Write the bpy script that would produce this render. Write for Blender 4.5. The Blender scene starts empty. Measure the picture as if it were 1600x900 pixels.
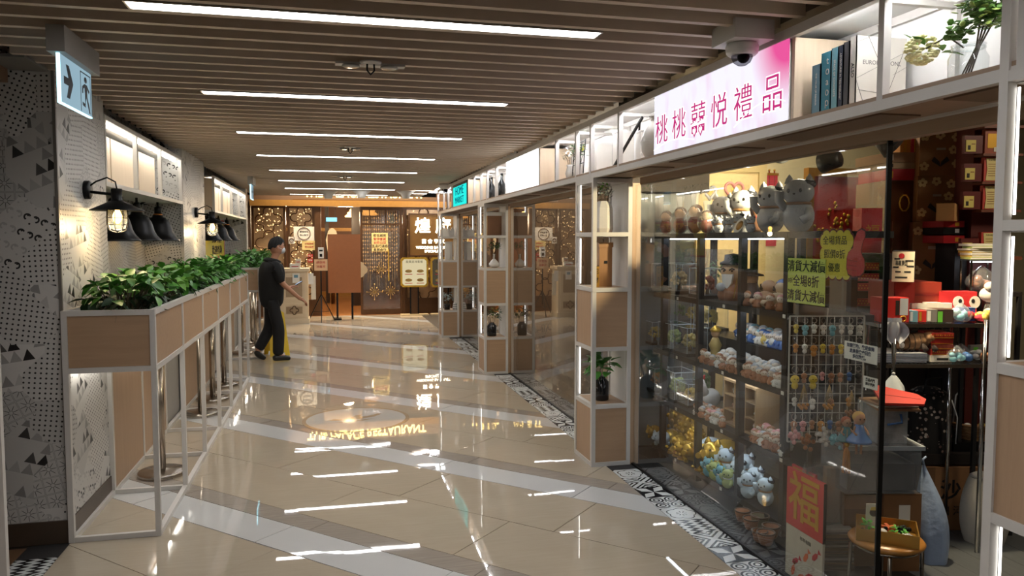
import bpy, bmesh, math, random
from mathutils import Matrix, Vector
random.seed(7)
PI = math.pi
SC = bpy.context.scene
COL = SC.collection

# ------------------------------------------------------------------ camera, world, exposure
YAW, PITCH, FPX, EYE = math.radians(13.42), math.radians(3.6), 1195.0, 1.65
cam = bpy.data.objects.new('camera', bpy.data.cameras.new('camera'))
COL.objects.link(cam)
cam.location = (0, 0, EYE)
cam.rotation_euler = (PI/2 - PITCH, 0, -YAW)
cam.data.sensor_width = 36
cam.data.lens = FPX/1600*36
cam.data.clip_start = .02
SC.camera = cam
W_ = bpy.data.worlds.new('world'); SC.world = W_; W_.use_nodes = True
W_.node_tree.nodes['Background'].inputs[0].default_value = (.9, .88, .85, 1)
W_.node_tree.nodes['Background'].inputs[1].default_value = .05
SC.view_settings.view_transform = 'Standard'
SC.view_settings.look = 'None'
SC.view_settings.gamma = 1
SC.view_settings.exposure = 1.5
SC.cycles.max_bounces = 8
SC.cycles.transparent_max_bounces = 24
SC.cycles.sample_clamp_indirect = 4

FW = Vector((math.sin(YAW)*math.cos(PITCH), math.cos(YAW)*math.cos(PITCH), -math.sin(PITCH)))
RT = Vector((math.cos(YAW), -math.sin(YAW), 0))
UP = RT.cross(FW)
def ray(px, py): return FW + RT*((px-800)/FPX) - UP*((py-450)/FPX)
def at(px, py, **k):
    """surveyed point of the place: the sight line cut with the plane x=, y=, z= or at a horizontal depth d="""
    r = ray(px, py)
    a, v = next(iter(k.items()))
    if a == 'd':
        t = v/(r.x*math.sin(YAW)+r.y*math.cos(YAW))
    else:
        i = 'xyz'.index(a); t = (v-(0, 0, EYE)[i])/r[i]
    return Vector((0, 0, EYE))+r*t

# ------------------------------------------------------------------ node helpers
class G:
    def __init__(s, m):
        m.use_nodes = True; s.t = m.node_tree; s.n = s.t.nodes; s.l = s.t.links
        s.n.clear(); s.out = s.n.new('ShaderNodeOutputMaterial')
    def new(s, ty, **k):
        n = s.n.new('ShaderNode'+ty)
        for a, b in k.items(): setattr(n, a, b)
        return n
    def put(s, sock, v):
        if hasattr(v, 'is_linked'): s.l.new(v, sock)
        elif isinstance(v, (tuple, list)):
            sock.default_value = tuple(v)+((1,) if len(v) == 3 and len(sock.default_value) == 4 else ())
        else: sock.default_value = v
    def m(s, op, a, b=0.0, c=None):
        n = s.new('Math', operation=op)
        s.put(n.inputs[0], a); s.put(n.inputs[1], b)
        if c is not None: s.put(n.inputs[2], c)
        return n.outputs[0]
    def add(s, a, b): return s.m('ADD', a, b)
    def sub(s, a, b): return s.m('SUBTRACT', a, b)
    def mul(s, a, b): return s.m('MULTIPLY', a, b)
    def lt(s, a, b): return s.m('LESS_THAN', a, b)
    def gt(s, a, b): return s.m('GREATER_THAN', a, b)
    def absd(s, a, b): return s.m('ABSOLUTE', s.sub(a, b))
    def OR(s, *a):
        r = a[0]
        for x in a[1:]: r = s.m('MAXIMUM', r, x)
        return r
    def AND(s, *a):
        r = a[0]
        for x in a[1:]: r = s.m('MULTIPLY', r, x)
        return r
    def mix(s, f, a, b):
        n = s.new('MixRGB'); s.put(n.inputs[0], f); s.put(n.inputs[1], a); s.put(n.inputs[2], b)
        return n.outputs[0]
    def fmix(s, f, a, b): return s.add(s.mul(a, s.sub(1.0, f)), s.mul(b, f))
    def coord(s, kind='Object'): return s.new('TexCoord').outputs[kind]
    def xyz(s, v):
        n = s.new('SeparateXYZ'); s.put(n.inputs[0], v); return n.outputs
    def vec(s, x, y, z=0.0):
        n = s.new('CombineXYZ'); s.put(n.inputs[0], x); s.put(n.inputs[1], y); s.put(n.inputs[2], z); return n.outputs[0]
    def noise(s, v, scale, detail=2.0, rough=.5):
        n = s.new('TexNoise'); s.put(n.inputs['Vector'], v); n.inputs['Scale'].default_value = scale
        n.inputs['Detail'].default_value = detail; n.inputs['Roughness'].default_value = rough
        return n.outputs['Fac']
    def mapping(s, v, scale=(1, 1, 1), rot=(0, 0, 0)):
        n = s.new('Mapping'); s.put(n.inputs[0], v); n.inputs['Scale'].default_value = scale
        n.inputs['Rotation'].default_value = rot; return n.outputs[0]
    def bsdf(s, color, rough=.5, metal=0.0, **k):
        p = s.new('BsdfPrincipled')
        s.put(p.inputs['Base Color'], color); s.put(p.inputs['Roughness'], rough); s.put(p.inputs['Metallic'], metal)
        for a, b in k.items(): s.put(p.inputs[a.replace('_', ' ')], b)
        s.l.new(p.outputs[0], s.out.inputs[0]); return p
    def bump(s, p, h, strength=.2, dist=.01):
        b = s.new('Bump'); b.inputs['Strength'].default_value = strength; b.inputs['Distance'].default_value = dist
        s.put(b.inputs['Height'], h); s.l.new(b.outputs[0], p.inputs['Normal'])

def lin(r, g, b):
    f = lambda c: (c/12.92 if c <= .04045 else ((c+.055)/1.055)**2.4)
    return (f(r/255), f(g/255), f(b/255))
MATS = {}
def mat(name, rgb, rough=.5, metal=0.0, var=.08, scale=14.0, bump=0.0, bscale=60., **k):
    """plain surface with a little procedural unevenness; rgb is 0-255 sRGB"""
    if name in MATS: return MATS[name]
    m = bpy.data.materials.new(name); MATS[name] = m
    g = G(m); c = lin(*rgb); co = g.coord()
    n = g.noise(co, scale, 3.0)
    a = tuple(x*(1-var) for x in c); b = tuple(min(1, x*(1+var)) for x in c)
    p = g.bsdf(g.mix(n, a, b), rough, metal, **k)
    if bump: g.bump(p, g.noise(co, bscale, 3.0), bump)
    return m
def glow(name, rgb, strength, rgb2=None, scale=4.0):
    if name in MATS: return MATS[name]
    m = bpy.data.materials.new(name); MATS[name] = m
    g = G(m); e = g.new('Emission')
    c = lin(*rgb); c2 = lin(*rgb2) if rgb2 else tuple(x*.93 for x in c)
    g.put(e.inputs[0], g.mix(g.noise(g.coord(), scale), c, c2)); e.inputs[1].default_value = strength
    g.l.new(e.outputs[0], g.out.inputs[0]); return m
def wood(name, rgb, rgb2, axis='x', rough=.45, scale=1.0, coat=0.0):
    if name in MATS: return MATS[name]
    m = bpy.data.materials.new(name); MATS[name] = m
    g = G(m); co = g.coord()
    sc = {'x': (1.2, 22, 22), 'y': (22, 1.2, 22), 'z': (22, 22, 1.2)}[axis]
    n = g.noise(g.mapping(co, tuple(x*scale for x in sc)), 2.0, 5.0, .65)
    n2 = g.noise(g.mapping(co, tuple(x*scale*4 for x in sc)), 3.0, 2.0)
    f = g.add(g.mul(n, .75), g.mul(n2, .25))
    p = g.bsdf(g.mix(f, lin(*rgb), lin(*rgb2)), rough, 0.0, Coat_Weight=coat)
    g.bump(p, n2, .08, .002)
    return m
def glass(name, tint=(1, 1, 1), gloss=1.7, rough=0.0, haze=0.0):
    """clear sheet: straight transmission plus Fresnel reflection of both faces"""
    if name in MATS: return MATS[name]
    m = bpy.data.materials.new(name); MATS[name] = m
    g = G(m); tr = g.new('BsdfTransparent'); g.put(tr.inputs[0], tint)
    gl = g.new('BsdfGlossy'); gl.inputs['Roughness'].default_value = rough
    fr = g.new('Fresnel'); fr.inputs[0].default_value = 1.5
    geo = g.new('NewGeometry')
    f = g.m('MINIMUM', g.mul(g.mul(fr.outputs[0], gloss), g.sub(1.0, geo.outputs['Backfacing'])), .95)
    mx = g.new('MixShader'); g.put(mx.inputs[0], f); g.l.new(tr.outputs[0], mx.inputs[1]); g.l.new(gl.outputs[0], mx.inputs[2])
    o = mx.outputs[0]
    if haze:
        d = g.new('BsdfDiffuse'); g.put(d.inputs[0], (.8, .85, .9))
        n = g.noise(g.coord(), 9.0, 4.0, .7)
        m2 = g.new('MixShader'); g.put(m2.inputs[0], g.mul(n, haze*2)); g.l.new(o, m2.inputs[1]); g.l.new(d.outputs[0], m2.inputs[2]); o = m2.outputs[0]
    g.l.new(o, g.out.inputs[0]); return m

# ------------------------------------------------------------------ mesh helpers
class MB:
    def __init__(s): s.v = []; s.f = []; s.sm = []; s.T = Matrix()
    def _add(s, vs, fs, smooth=False):
        o = len(s.v); s.v += [tuple(s.T @ Vector(p)) for p in vs]
        for f in fs: s.f.append(tuple(i+o for i in f)); s.sm.append(smooth)
        return s
    def box(s, x0, x1, y0, y1, z0, z1):
        return s._add([(x0, y0, z0), (x1, y0, z0), (x1, y1, z0), (x0, y1, z0), (x0, y0, z1), (x1, y0, z1), (x1, y1, z1), (x0, y1, z1)],
                      [(3, 2, 1, 0), (4, 5, 6, 7), (0, 1, 5, 4), (1, 2, 6, 5), (2, 3, 7, 6), (3, 0, 4, 7)])
    def cbox(s, c, sx, sy, sz): return s.box(c[0]-sx/2, c[0]+sx/2, c[1]-sy/2, c[1]+sy/2, c[2]-sz/2, c[2]+sz/2)
    def bar(s, p, q, w=.02, h=None):
        p = Vector(p); q = Vector(q); d = (q-p); L = d.length; d.normalize(); h = h or w
        u = d.cross(Vector((0, 0, 1)))
        if u.length < 1e-3: u = Vector((1, 0, 0))
        u.normalize(); v = u.cross(d)
        vs = []
        for e in (p, q):
            for a, b in ((-1, -1), (1, -1), (1, 1), (-1, 1)): vs.append(e+u*a*w/2+v*b*h/2)
        return s._add(vs, [(0, 1, 2, 3), (7, 6, 5, 4), (1, 0, 4, 5), (2, 1, 5, 6), (3, 2, 6, 7), (0, 3, 7, 4)])
    def lathe(s, prof, n=20, c=(0, 0, 0), caps=True, R=None, smooth=True):
        vs = []; fs = []; k = len(prof); c = Vector(c)
        for r, z in prof:
            for i in range(n):
                a = 2*PI*i/n; p = Vector((r*math.cos(a), r*math.sin(a), z))
                if R is not None: p = R @ p
                vs.append(p+c)
        for j in range(k-1):
            for i in range(n):
                fs.append((j*n+i, j*n+(i+1) % n, (j+1)*n+(i+1) % n, (j+1)*n+i))
        s._add(vs, fs, smooth)
        if caps:
            o = len(s.v)-k*n
            if prof[0][0] > 1e-4: s.f.append(tuple(o+i for i in reversed(range(n)))); s.sm.append(False)
            if prof[-1][0] > 1e-4: s.f.append(tuple(o+(k-1)*n+i for i in range(n))); s.sm.append(False)
        return s
    def cyl(s, p, q, r, r2=None, n=14):
        p = Vector(p); q = Vector(q); d = q-p
        R = d.to_track_quat('Z', 'Y').to_matrix()
        return s.lathe([(r, 0), (r if r2 is None else r2, d.length)], n, p, True, R)
    def ball(s, c, rx, ry=None, rz=None, n=12, k=8, R=None):
        ry = rx if ry is None else ry; rz = rx if rz is None else rz
        c = Vector(c); vs = []; fs = []
        for j in range(k+1):
            t = PI*j/k
            for i in range(n):
                a = 2*PI*i/n; p = Vector((rx*math.sin(t)*math.cos(a), ry*math.sin(t)*math.sin(a), -rz*math.cos(t)))
                if R is not None: p = R @ p
                vs.append(p+c)
        for j in range(k):
            for i in range(n): fs.append((j*n+i, j*n+(i+1) % n, (j+1)*n+(i+1) % n, (j+1)*n+i))
        return s._add(vs, fs, True)
    def tube(s, pts, r, n=8, closed=False):
        pts = [Vector(p) for p in pts]; m = len(pts); vs = []; fs = []; pu = None
        rr = r if isinstance(r, (list, tuple)) else [r]*m
        for i, p in enumerate(pts):
            a = pts[i-1] if (i > 0 or closed) else p; b = pts[(i+1) % m] if (i < m-1 or closed) else p
            d = (b-a).normalized()
            u = (pu - d*pu.dot(d)) if pu is not None else d.cross(Vector((.3, .2, 1)))
            if u.length < 1e-4: u = d.cross(Vector((1, 0, 0)))
            u.normalize(); pu = u; w = d.cross(u)
            for k in range(n):
                t = 2*PI*k/n; vs.append(p+(u*math.cos(t)+w*math.sin(t))*rr[i])
        for i in range(m if closed else m-1):
            j = (i+1) % m
            for k in range(n): fs.append((i*n+k, i*n+(k+1) % n, j*n+(k+1) % n, j*n+k))
        if not closed: fs += [tuple(reversed(range(n))), tuple((m-1)*n+k for k in range(n))]
        return s._add(vs, fs, True)
    def prism(s, poly, d, M=None):
        """polygon in local xy extruded to +z by d, placed by matrix M"""
        n = len(poly); M = M or Matrix()
        a = sum(poly[i][0]*poly[(i+1) % n][1]-poly[(i+1) % n][0]*poly[i][1] for i in range(n))
        if a < 0: poly = poly[::-1]
        vs = [M @ Vector((x, y, 0)) for x, y in poly]+[M @ Vector((x, y, d)) for x, y in poly]
        fs = [tuple(reversed(range(n))), tuple(range(n, 2*n))]+[(i, (i+1) % n, n+(i+1) % n, n+i) for i in range(n)]
        return s._add(vs, fs)
    def grid(s, P, nu, nv, smooth=True, closed=False):
        vs = [P(i/nu, j/nv) for j in range(nv+1) for i in range(nu+1)]
        fs = [(j*(nu+1)+i, j*(nu+1)+i+1, (j+1)*(nu+1)+i+1, (j+1)*(nu+1)+i) for j in range(nv) for i in range(nu)]
        return s._add(vs, fs, smooth)
    def mesh(s, name, m):
        me = bpy.data.meshes.new(name); me.from_pydata(s.v, [], s.f)
        me.polygons.foreach_set('use_smooth', s.sm)
        if m: me.materials.append(m)
        me.update(); return me
    def obj(s, name, m, parent=None, loc=None, rz=0, label=None):
        return link(name, s.mesh(name, m), parent, loc, rz, label)
def link(name, me, parent=None, loc=None, rz=0, label=None):
    o = bpy.data.objects.new(name, me); COL.objects.link(o)
    if parent: o.parent = parent
    if loc is not None: o.location = loc
    if rz: o.rotation_euler = (0, 0, rz)
    if label: o['label'] = label
    return o
def tag(o, label, cat, group=None):
    o['label'] = label; o['category'] = cat
    if group: o['group'] = group
    return o
def thing(name, label, cat, loc=(0, 0, 0), rz=0, group=None):
    o = bpy.data.objects.new(name, None); COL.objects.link(o); o.empty_display_size = .05
    o.location = loc; o.rotation_euler = (0, 0, rz)
    return tag(o, label, cat, group)
def struct(o): o['kind'] = 'structure'; return o
def stuff(o): o['kind'] = 'stuff'; return o
def B(name, m, parent, *boxes, label=None):
    b = MB()
    for x in boxes: b.box(*x)
    return b.obj(name, m, parent, label=label)
def copy_tree(o, loc, rz=0, label=None, group=None, scale=None, mats=None, rot=None):
    c = o.copy(); COL.objects.link(c); c.location = loc; c.rotation_euler = rot or (0, 0, rz)
    if scale: c.scale = (scale,)*3 if not hasattr(scale, '__len__') else scale
    if label: c['label'] = label
    if group: c['group'] = group
    for ch in list(o.children):
        k = ch.copy(); COL.objects.link(k); k.parent = c
        if mats and k.type == 'MESH':
            nm = ch.name.split('.')[0]
            if nm in mats: recolor(k, mats[nm])
        for g2 in ch.children:
            q = g2.copy(); COL.objects.link(q); q.parent = k
    if mats and c.type == 'MESH' and '' in mats: recolor(c, mats[''])
    return c
def recolor(o, m):
    o.material_slots[0].link = 'OBJECT'; o.material_slots[0].material = m
_used = set()
def first(o):
    """True the first time a prototype is placed: it is then moved instead of copied"""
    if o.name in _used: return False
    _used.add(o.name); return True
def place(p, loc, rz=0, label=None, group=None, scale=None, mats=None):
    if first(p):
        p.location = loc; p.rotation_euler = (0, 0, rz)
        if label: p['label'] = label
        if group: p['group'] = group
        if scale: p.scale = (scale,)*3 if not hasattr(scale, '__len__') else scale
        if mats:
            for ch in p.children:
                nm = ch.name.split('.')[0]
                if nm in mats: recolor(ch, mats[nm])
            if '' in mats and p.type == 'MESH': recolor(p, mats[''])
        return p
    return copy_tree(p, loc, rz, label, group, scale, mats)
# local axes of a flat face: x to the reader's right, y up, z towards the reader
def face_mx(o, right, normal):
    r = Vector(right).normalized(); n = Vector(normal).normalized(); u = n.cross(r)
    return Matrix(((r.x, u.x, n.x, o[0]), (r.y, u.y, n.y, o[1]), (r.z, u.z, n.z, o[2]), (0, 0, 0, 1)))
def M_left(o): return face_mx(o, (0, -1, 0), (-1, 0, 0))     # faces the corridor from the shop side
def M_front(o): return face_mx(o, (1, 0, 0), (0, -1, 0))     # faces back along the corridor
def M_right(o): return face_mx(o, (0, 1, 0), (1, 0, 0))
def M_cam(o, a=0.0): return face_mx(o, (math.cos(-YAW+a), math.sin(-YAW+a), 0), (math.sin(-YAW+a), -math.cos(-YAW+a), 0))
_dg = None
def text(body, size, m, M, parent=None, name='lettering', ext=.002, align='CENTER', sx=1.0, off=0.0, spacing=1.0):
    cu = bpy.data.curves.new(name, 'FONT'); cu.body = body; cu.size = size; cu.extrude = ext
    cu.align_x = align; cu.align_y = 'CENTER'; cu.offset = off; cu.resolution_u = 3; cu.space_character = spacing
    t = bpy.data.objects.new('tmp_text', cu); COL.objects.link(t)
    bpy.context.view_layer.update()
    me = bpy.data.meshes.new_from_object(t.evaluated_get(bpy.context.evaluated_depsgraph_get()))
    bpy.data.objects.remove(t); bpy.data.curves.remove(cu)
    S = Matrix.Diagonal((sx, 1, 1, 1))
    me.transform(M @ S); me.materials.clear(); me.materials.append(m); me.name = name
    return link(name, me, parent)
def skin(name, V, E, R, m, parent, sub=2):
    me = bpy.data.meshes.new(name); me.from_pydata(V, E, []); o = bpy.data.objects.new(name, me); COL.objects.link(o)
    md = o.modifiers.new('s', 'SKIN'); md.use_smooth_shade = True
    for i, r in enumerate(R):
        d = me.skin_vertices[0].data[i]; d.radius = r if hasattr(r, '__len__') else (r, r); d.use_root = (i == 0)
    s2 = o.modifiers.new('d', 'SUBSURF'); s2.levels = sub; s2.render_levels = sub
    bpy.context.view_layer.update()
    nm = bpy.data.meshes.new_from_object(o.evaluated_get(bpy.context.evaluated_depsgraph_get()))
    bpy.data.objects.remove(o); nm.materials.clear(); nm.materials.append(m)
    for p in nm.polygons: p.use_smooth = True
    return link(name, nm, parent)
ORD = 'first second third fourth fifth sixth seventh eighth ninth tenth eleventh twelfth thirteenth fourteenth fifteenth sixteenth seventeenth eighteenth nineteenth twentieth'.split()

# ------------------------------------------------------------------ materials
white = mat('white_metal', (196, 192, 186), .4, 0, .04)
dwhite = mat('white_laminate', (214, 213, 210), .5, 0, .03)
oak = wood('oak_panel', (152, 122, 94), (182, 151, 120), 'x')
oakz = wood('oak_upright', (152, 123, 96), (184, 153, 123), 'z')
oaky = wood('oak_lengthwise', (134, 110, 88), (166, 140, 114), 'y')
pale = wood('pale_ash', (196, 172, 142), (222, 203, 178), 'z')
slatm = wood('slat_oak', (194, 174, 153), (216, 199, 180), 'x', .5)
black = mat('black_metal', (22, 22, 23), .42, .6, .1)
void_ = mat('black_void', (9, 9, 9), .9)
steel = mat('brushed_steel', (168, 160, 150), .22, 1.0, .1)
chrome = mat('chrome', (205, 205, 205), .12, 1.0, .05)
darkrack = mat('dark_grey_steel', (44, 44, 46), .4, .5, .1)
led = glow('led_white', (255, 250, 240), 8.0)
lamp_em = glow('ceiling_diffuser', (250, 249, 250), 11.0)
bulb_em = glow('filament', (255, 190, 92), 7.0)
gold = mat('gold_paint', (226, 182, 70), .25, .55, .12)
goldcard = mat('gold_card', (176, 132, 52), .35, .6, .1)
red = mat('red_card', (178, 34, 30), .5, 0, .12)
dred = mat('dark_red_card', (120, 24, 22), .5, 0, .15)
cream = mat('cream_wall', (204, 194, 158), .6, 0, .04)
card = mat('brown_carton', (134, 96, 62), .75, 0, .12)
carddark = mat('flower_carton', (128, 88, 46), .7, 0, .12)
paper = mat('white_paper', (222, 218, 208), .7, 0, .04)
yellowp = mat('yellow_paper', (196, 182, 60), .7, 0, .06)
greenp = mat('lime_paper', (190, 200, 96), .7, 0, .05)
ink = mat('black_ink', (18, 17, 16), .7)
redink = mat('red_ink', (170, 30, 40), .6)
goldink = mat('gold_ink', (196, 150, 52), .4, .5)
clear = glass('shop_glass', (.93, .95, .94), 1.7)
acry = glass('clear_acrylic', (.95, .97, .98), 1.8, .03, .05)
wrapm = glass('plastic_wrap', (.94, .95, .97), 2.6, .12, .14)
jarg = glass('jar_glass', (.93, .96, .96), 2.2, .02, .03)
ceramic = mat('white_ceramic', (226, 224, 218), .2, 0, .04)
leafm = mat('leaf_green', (62, 122, 40), .45, 0, .4, 9.0)
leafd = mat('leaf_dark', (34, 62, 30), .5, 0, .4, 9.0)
leafl = mat('leaf_lime', (96, 150, 56), .45, 0, .3, 9.0)
stemm = mat('stem_brown', (70, 62, 40), .7)
soilm = mat('soil', (26, 21, 17), .95, 0, .3, 40.0, .6)

def floor_material():
    m = bpy.data.materials.new('beige_marble'); g = G(m); co = g.coord()
    n = g.noise(g.mapping(co, (3, 40, 1), (0, 0, PI/4)), 1.2, 5.0, .65)
    n2 = g.noise(co, 3.0, 3.0)
    f = g.add(g.mul(n, .7), g.mul(n2, .3))
    p = g.bsdf(g.mix(f, lin(164, 151, 132), lin(190, 177, 157)), .014, 0.0)
    p.inputs['IOR'].default_value = 1.62
    return m
tile_beige = floor_material()
tile_white = mat('white_stone', (200, 200, 198), .014, 0, .03, 4.0, IOR=1.62)
def grey_grain():
    m = bpy.data.materials.new('grey_grain_stone'); g = G(m)
    n = g.noise(g.mapping(g.coord(), (3, 60, 1), (0, 0, PI/4)), 1.6, 5.0, .7)
    p = g.bsdf(g.mix(n, lin(122, 113, 104), lin(182, 172, 160)), .025); p.inputs['IOR'].default_value = 1.6
    return m
tile_grey = grey_grain()

def patch_paper():
    """patchwork tile print: patches of dots, stars, triangles and scrolls, each patch turned its own way"""
    m = bpy.data.materials.new('patchwork_print'); g = G(m)
    o = g.xyz(g.coord()); u = g.add(o[0], o[1]); v = o[2]
    vo = g.new('TexVoronoi', voronoi_dimensions='2D', distance='MANHATTAN'); g.put(vo.inputs['Vector'], g.vec(u, v)); vo.inputs['Scale'].default_value = 3.3
    vo.inputs['Randomness'].default_value = .8
    col = g.new('SeparateColor'); g.l.new(vo.outputs['Color'], col.inputs[0])
    pos = g.xyz(vo.outputs['Position'])
    a = g.add(g.mul(col.outputs[0], .9), -.45)
    du = g.sub(u, pos[0]); dv = g.sub(v, pos[1])
    c = g.m('COSINE', a); s = g.m('SINE', a)
    x = g.sub(g.mul(du, c), g.mul(dv, s)); y = g.add(g.mul(du, s), g.mul(dv, c))
    def cell(k):
        X = g.mul(x, k); Y = g.mul(y, k)
        fx = g.sub(g.sub(X, g.m('FLOOR', X)), .5); fy = g.sub(g.sub(Y, g.m('FLOOR', Y)), .5)
        return fx, fy, g.m('FLOOR', X), g.m('FLOOR', Y)
    def ln(a, b): return g.m('SQRT', g.add(g.mul(a, a), g.mul(b, b)))
    # dots, two sizes
    fx, fy, _, _ = cell(37.0); dots = g.lt(ln(fx, fy), .2)
    # stars
    fx, fy, _, _ = cell(11.0); r = ln(fx, fy); th = g.m('ARCTAN2', fy, fx)
    star = g.AND(g.lt(g.m('ABSOLUTE', g.m('SINE', g.mul(th, 4.0))), g.add(.1, g.mul(g.sub(.42, r), .9))), g.gt(r, .13), g.lt(r, .44))
    ln2 = g.AND(g.lt(g.absd(g.m('MAXIMUM', g.m('ABSOLUTE', fx), g.m('ABSOLUTE', fy)), .47), .014), 1.0)
    star = g.OR(star, g.mul(ln2, .45), g.mul(g.lt(g.absd(r, .12), .02), .5))
    # triangles
    fx, fy, ix, iy = cell(16.0)
    wn = g.new('TexWhiteNoise', noise_dimensions='2D'); g.put(wn.inputs['Vector'], g.vec(ix, iy))
    tri = g.AND(g.lt(g.add(g.m('ABSOLUTE', fx), g.mul(fy, .5)), .24), g.gt(wn.outputs['Value'], .45)); tri = g.mul(tri, g.m('MINIMUM', g.mul(g.sub(wn.outputs['Value'], .35), 1.7), 1.0))
    # scrolls
    fx, fy, ix, iy = cell(11.5)
    ax = g.sub(g.m('ABSOLUTE', fx), .24)
    r1 = ln(ax, fy); ring = g.AND(g.lt(g.absd(r1, .17), .05), g.gt(g.add(fy, g.mul(ax, 1.5)), -.12))
    dt = g.lt(ln(ax, g.sub(fy, .1)), .06); ring = g.OR(ring, dt, g.lt(ln(fx, g.add(fy, .36)), .06))
    wn2 = g.new('TexWhiteNoise', noise_dimensions='2D'); g.put(wn2.inputs['Vector'], g.vec(ix, iy))
    ring = g.mul(ring, g.fmix(g.gt(wn2.outputs['Value'], .55), .3, 1.0))
    t = col.outputs[1]
    k = g.fmix(g.gt(t, .28), dots, star); k = g.fmix(g.gt(t, .52), k, tri); k = g.fmix(g.gt(t, .74), k, ring)
    tone = g.mix(col.outputs[2], lin(176, 174, 170), lin(206, 203, 198))
    base = g.mix(g.mul(g.noise(g.vec(u, v), 5.0, 3.0), .3), tone, lin(168, 164, 158))
    g.bsdf(g.mix(k, base, lin(30, 28, 27)), .42)
    return m
patch = patch_paper()

def mosaic(kind):
    m = bpy.data.materials.new('mosaic_'+kind); g = G(m)
    o = g.xyz(g.coord()); S = 1/.2
    x = g.mul(o[0], S); y = g.mul(o[1], S)           # -.5..5 over the tile
    r = g.m('SQRT', g.add(g.mul(x, x), g.mul(y, y))); th = g.m('ARCTAN2', y, x)
    ax = g.m('ABSOLUTE', x); ay = g.m('ABSOLUTE', y)
    if kind == 'flower':
        lob = g.add(.36, g.mul(g.m('ABSOLUTE', g.m('COSINE', g.mul(th, 2.5))), .08))
        k = g.OR(g.lt(g.absd(r, lob), .018), g.AND(g.lt(g.m('ABSOLUTE', g.m('SINE', g.mul(th, 4.0))), .45), g.gt(r, .06), g.lt(r, .17)),
                 g.gt(g.add(ax, ay), .9))
    elif kind == 'cross':
        d = g.m('MINIMUM', g.m('ABSOLUTE', g.sub(x, y)), g.m('ABSOLUTE', g.add(x, y)))
        k = g.gt(g.m('FRACT', g.mul(d, 5.5)), .5)
    elif kind == 'petal':
        q = g.m('MINIMUM', g.add(g.mul(g.m('POWER', g.mul(g.sub(ax, .25), 1.0), 2.0), 14.0), g.mul(g.m('POWER', g.sub(ay, .25), 2.0), 14.0)), 1.0)
        d1 = g.m('ABSOLUTE', g.sub(ax, ay))
        k = g.gt(g.add(g.mul(d1, 2.2), g.mul(g.absd(g.add(ax, ay), .5), 1.1)), .52)
    elif kind == 'scroll':
        fx = g.sub(ax, .25); fy = g.sub(ay, .25); rr = g.m('SQRT', g.add(g.mul(fx, fx), g.mul(fy, fy)))
        k = g.OR(g.lt(g.absd(rr, .2), .03), g.lt(g.absd(rr, .09), .025), g.AND(g.lt(r, .15), g.lt(g.m('ABSOLUTE', g.m('SINE', g.mul(th, 2.0))), .5)))
    else:
        k = g.gt(g.m('FRACT', g.add(g.mul(x, 2.5), g.mul(g.m('PINGPONG', g.mul(y, 5.0), .5), 1.0))), .52)
    g.bsdf(g.mix(k, lin(205, 208, 206), lin(20, 20, 26)), .22)
    return m
MOS = [mosaic(k) for k in ('cross', 'flower', 'scroll', 'zigzag', 'petal')]

# ------------------------------------------------------------------ floor
YE = 17.0                      # where the corridor ends at the restaurant
floor = struct(B('floor', mat('grout', (58, 50, 42), .8), None, (-3.2, 7.5, -7.5, 24, -.08, -.006)))
def clip(poly, axis, v, keep_less):
    out = []
    n = len(poly)
    for i in range(n):
        a, b = poly[i], poly[(i+1) % n]
        ia = (a[axis] <= v) == keep_less; ib = (b[axis] <= v) == keep_less
        if ia: out.append(a)
        if ia != ib:
            t = (v-a[axis])/(b[axis]-a[axis]); out.append((a[0]+t*(b[0]-a[0]), a[1]+t*(b[1]-a[1])))
    return out
rt2 = math.sqrt(2)
ROT = math.radians(44.6)
ca, sa = math.cos(ROT), math.sin(ROT)
def tilepoly(a0, a1, b0, b1):
    # a runs across the bands, b along them
    return [(ca*a-sa*b, sa*a+ca*b) for a, b in ((a0, b0), (a1, b0), (a1, b1), (a0, b1))]
rows = []
P0 = 2.72
for k in range(-3, 9):
    s = P0+1.56*k
    rows += [(s, s+.28, 3.36, tile_white), (s+.28, s+.44, 3.24, tile_grey), (s+.44, s+1.0, 3.48, tile_beige), (s+1.0, s+1.56, 4.325, tile_beige)]
gap = .0026
ntile = 0
for a0, a1, b0, m in rows:
    for j in range(-14, 16):
        p = tilepoly(a0+gap, a1-gap, b0+1.14*j+gap, b0+1.14*(j+1)-gap)
        for ax, v, le in ((0, -1.395, False), (0, 1.945, True), (1, -.6, False), (1, YE, True)):
            p = clip(p, ax, v, le)
            if len(p) < 3: break
        if len(p) < 3: continue
        ar = abs(sum(p[i][0]*p[(i+1) % len(p)][1]-p[(i+1) % len(p)][0]*p[i][1] for i in range(len(p))))/2
        if ar < .002: continue
        cx = sum(q[0] for q in p)/len(p); cy = sum(q[1] for q in p)/len(p)
        if abs(math.hypot(cx, cy)) < .9: continue
        tx, ty = random.gauss(0, .0012), random.gauss(0, .0012)
        b = MB(); n = len(p)
        # a slightly sprung, not perfectly level slab
        top = [(x-cx, y-cy, tx*(x-cx)+ty*(y-cy)) for x, y in p]; bot = [(x-cx, y-cy, -.006) for x, y in p]
        mid = (0, 0, random.gauss(0, .00022))
        b._add(top+bot+[mid], [(i, (i+1) % n, 2*n) for i in range(n)]+[(n+i, n+(i+1) % n, (i+1) % n, i) for i in range(n)], False)
        o = b.obj('tile', m, floor, (cx, cy, 0)); ntile += 1
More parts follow.
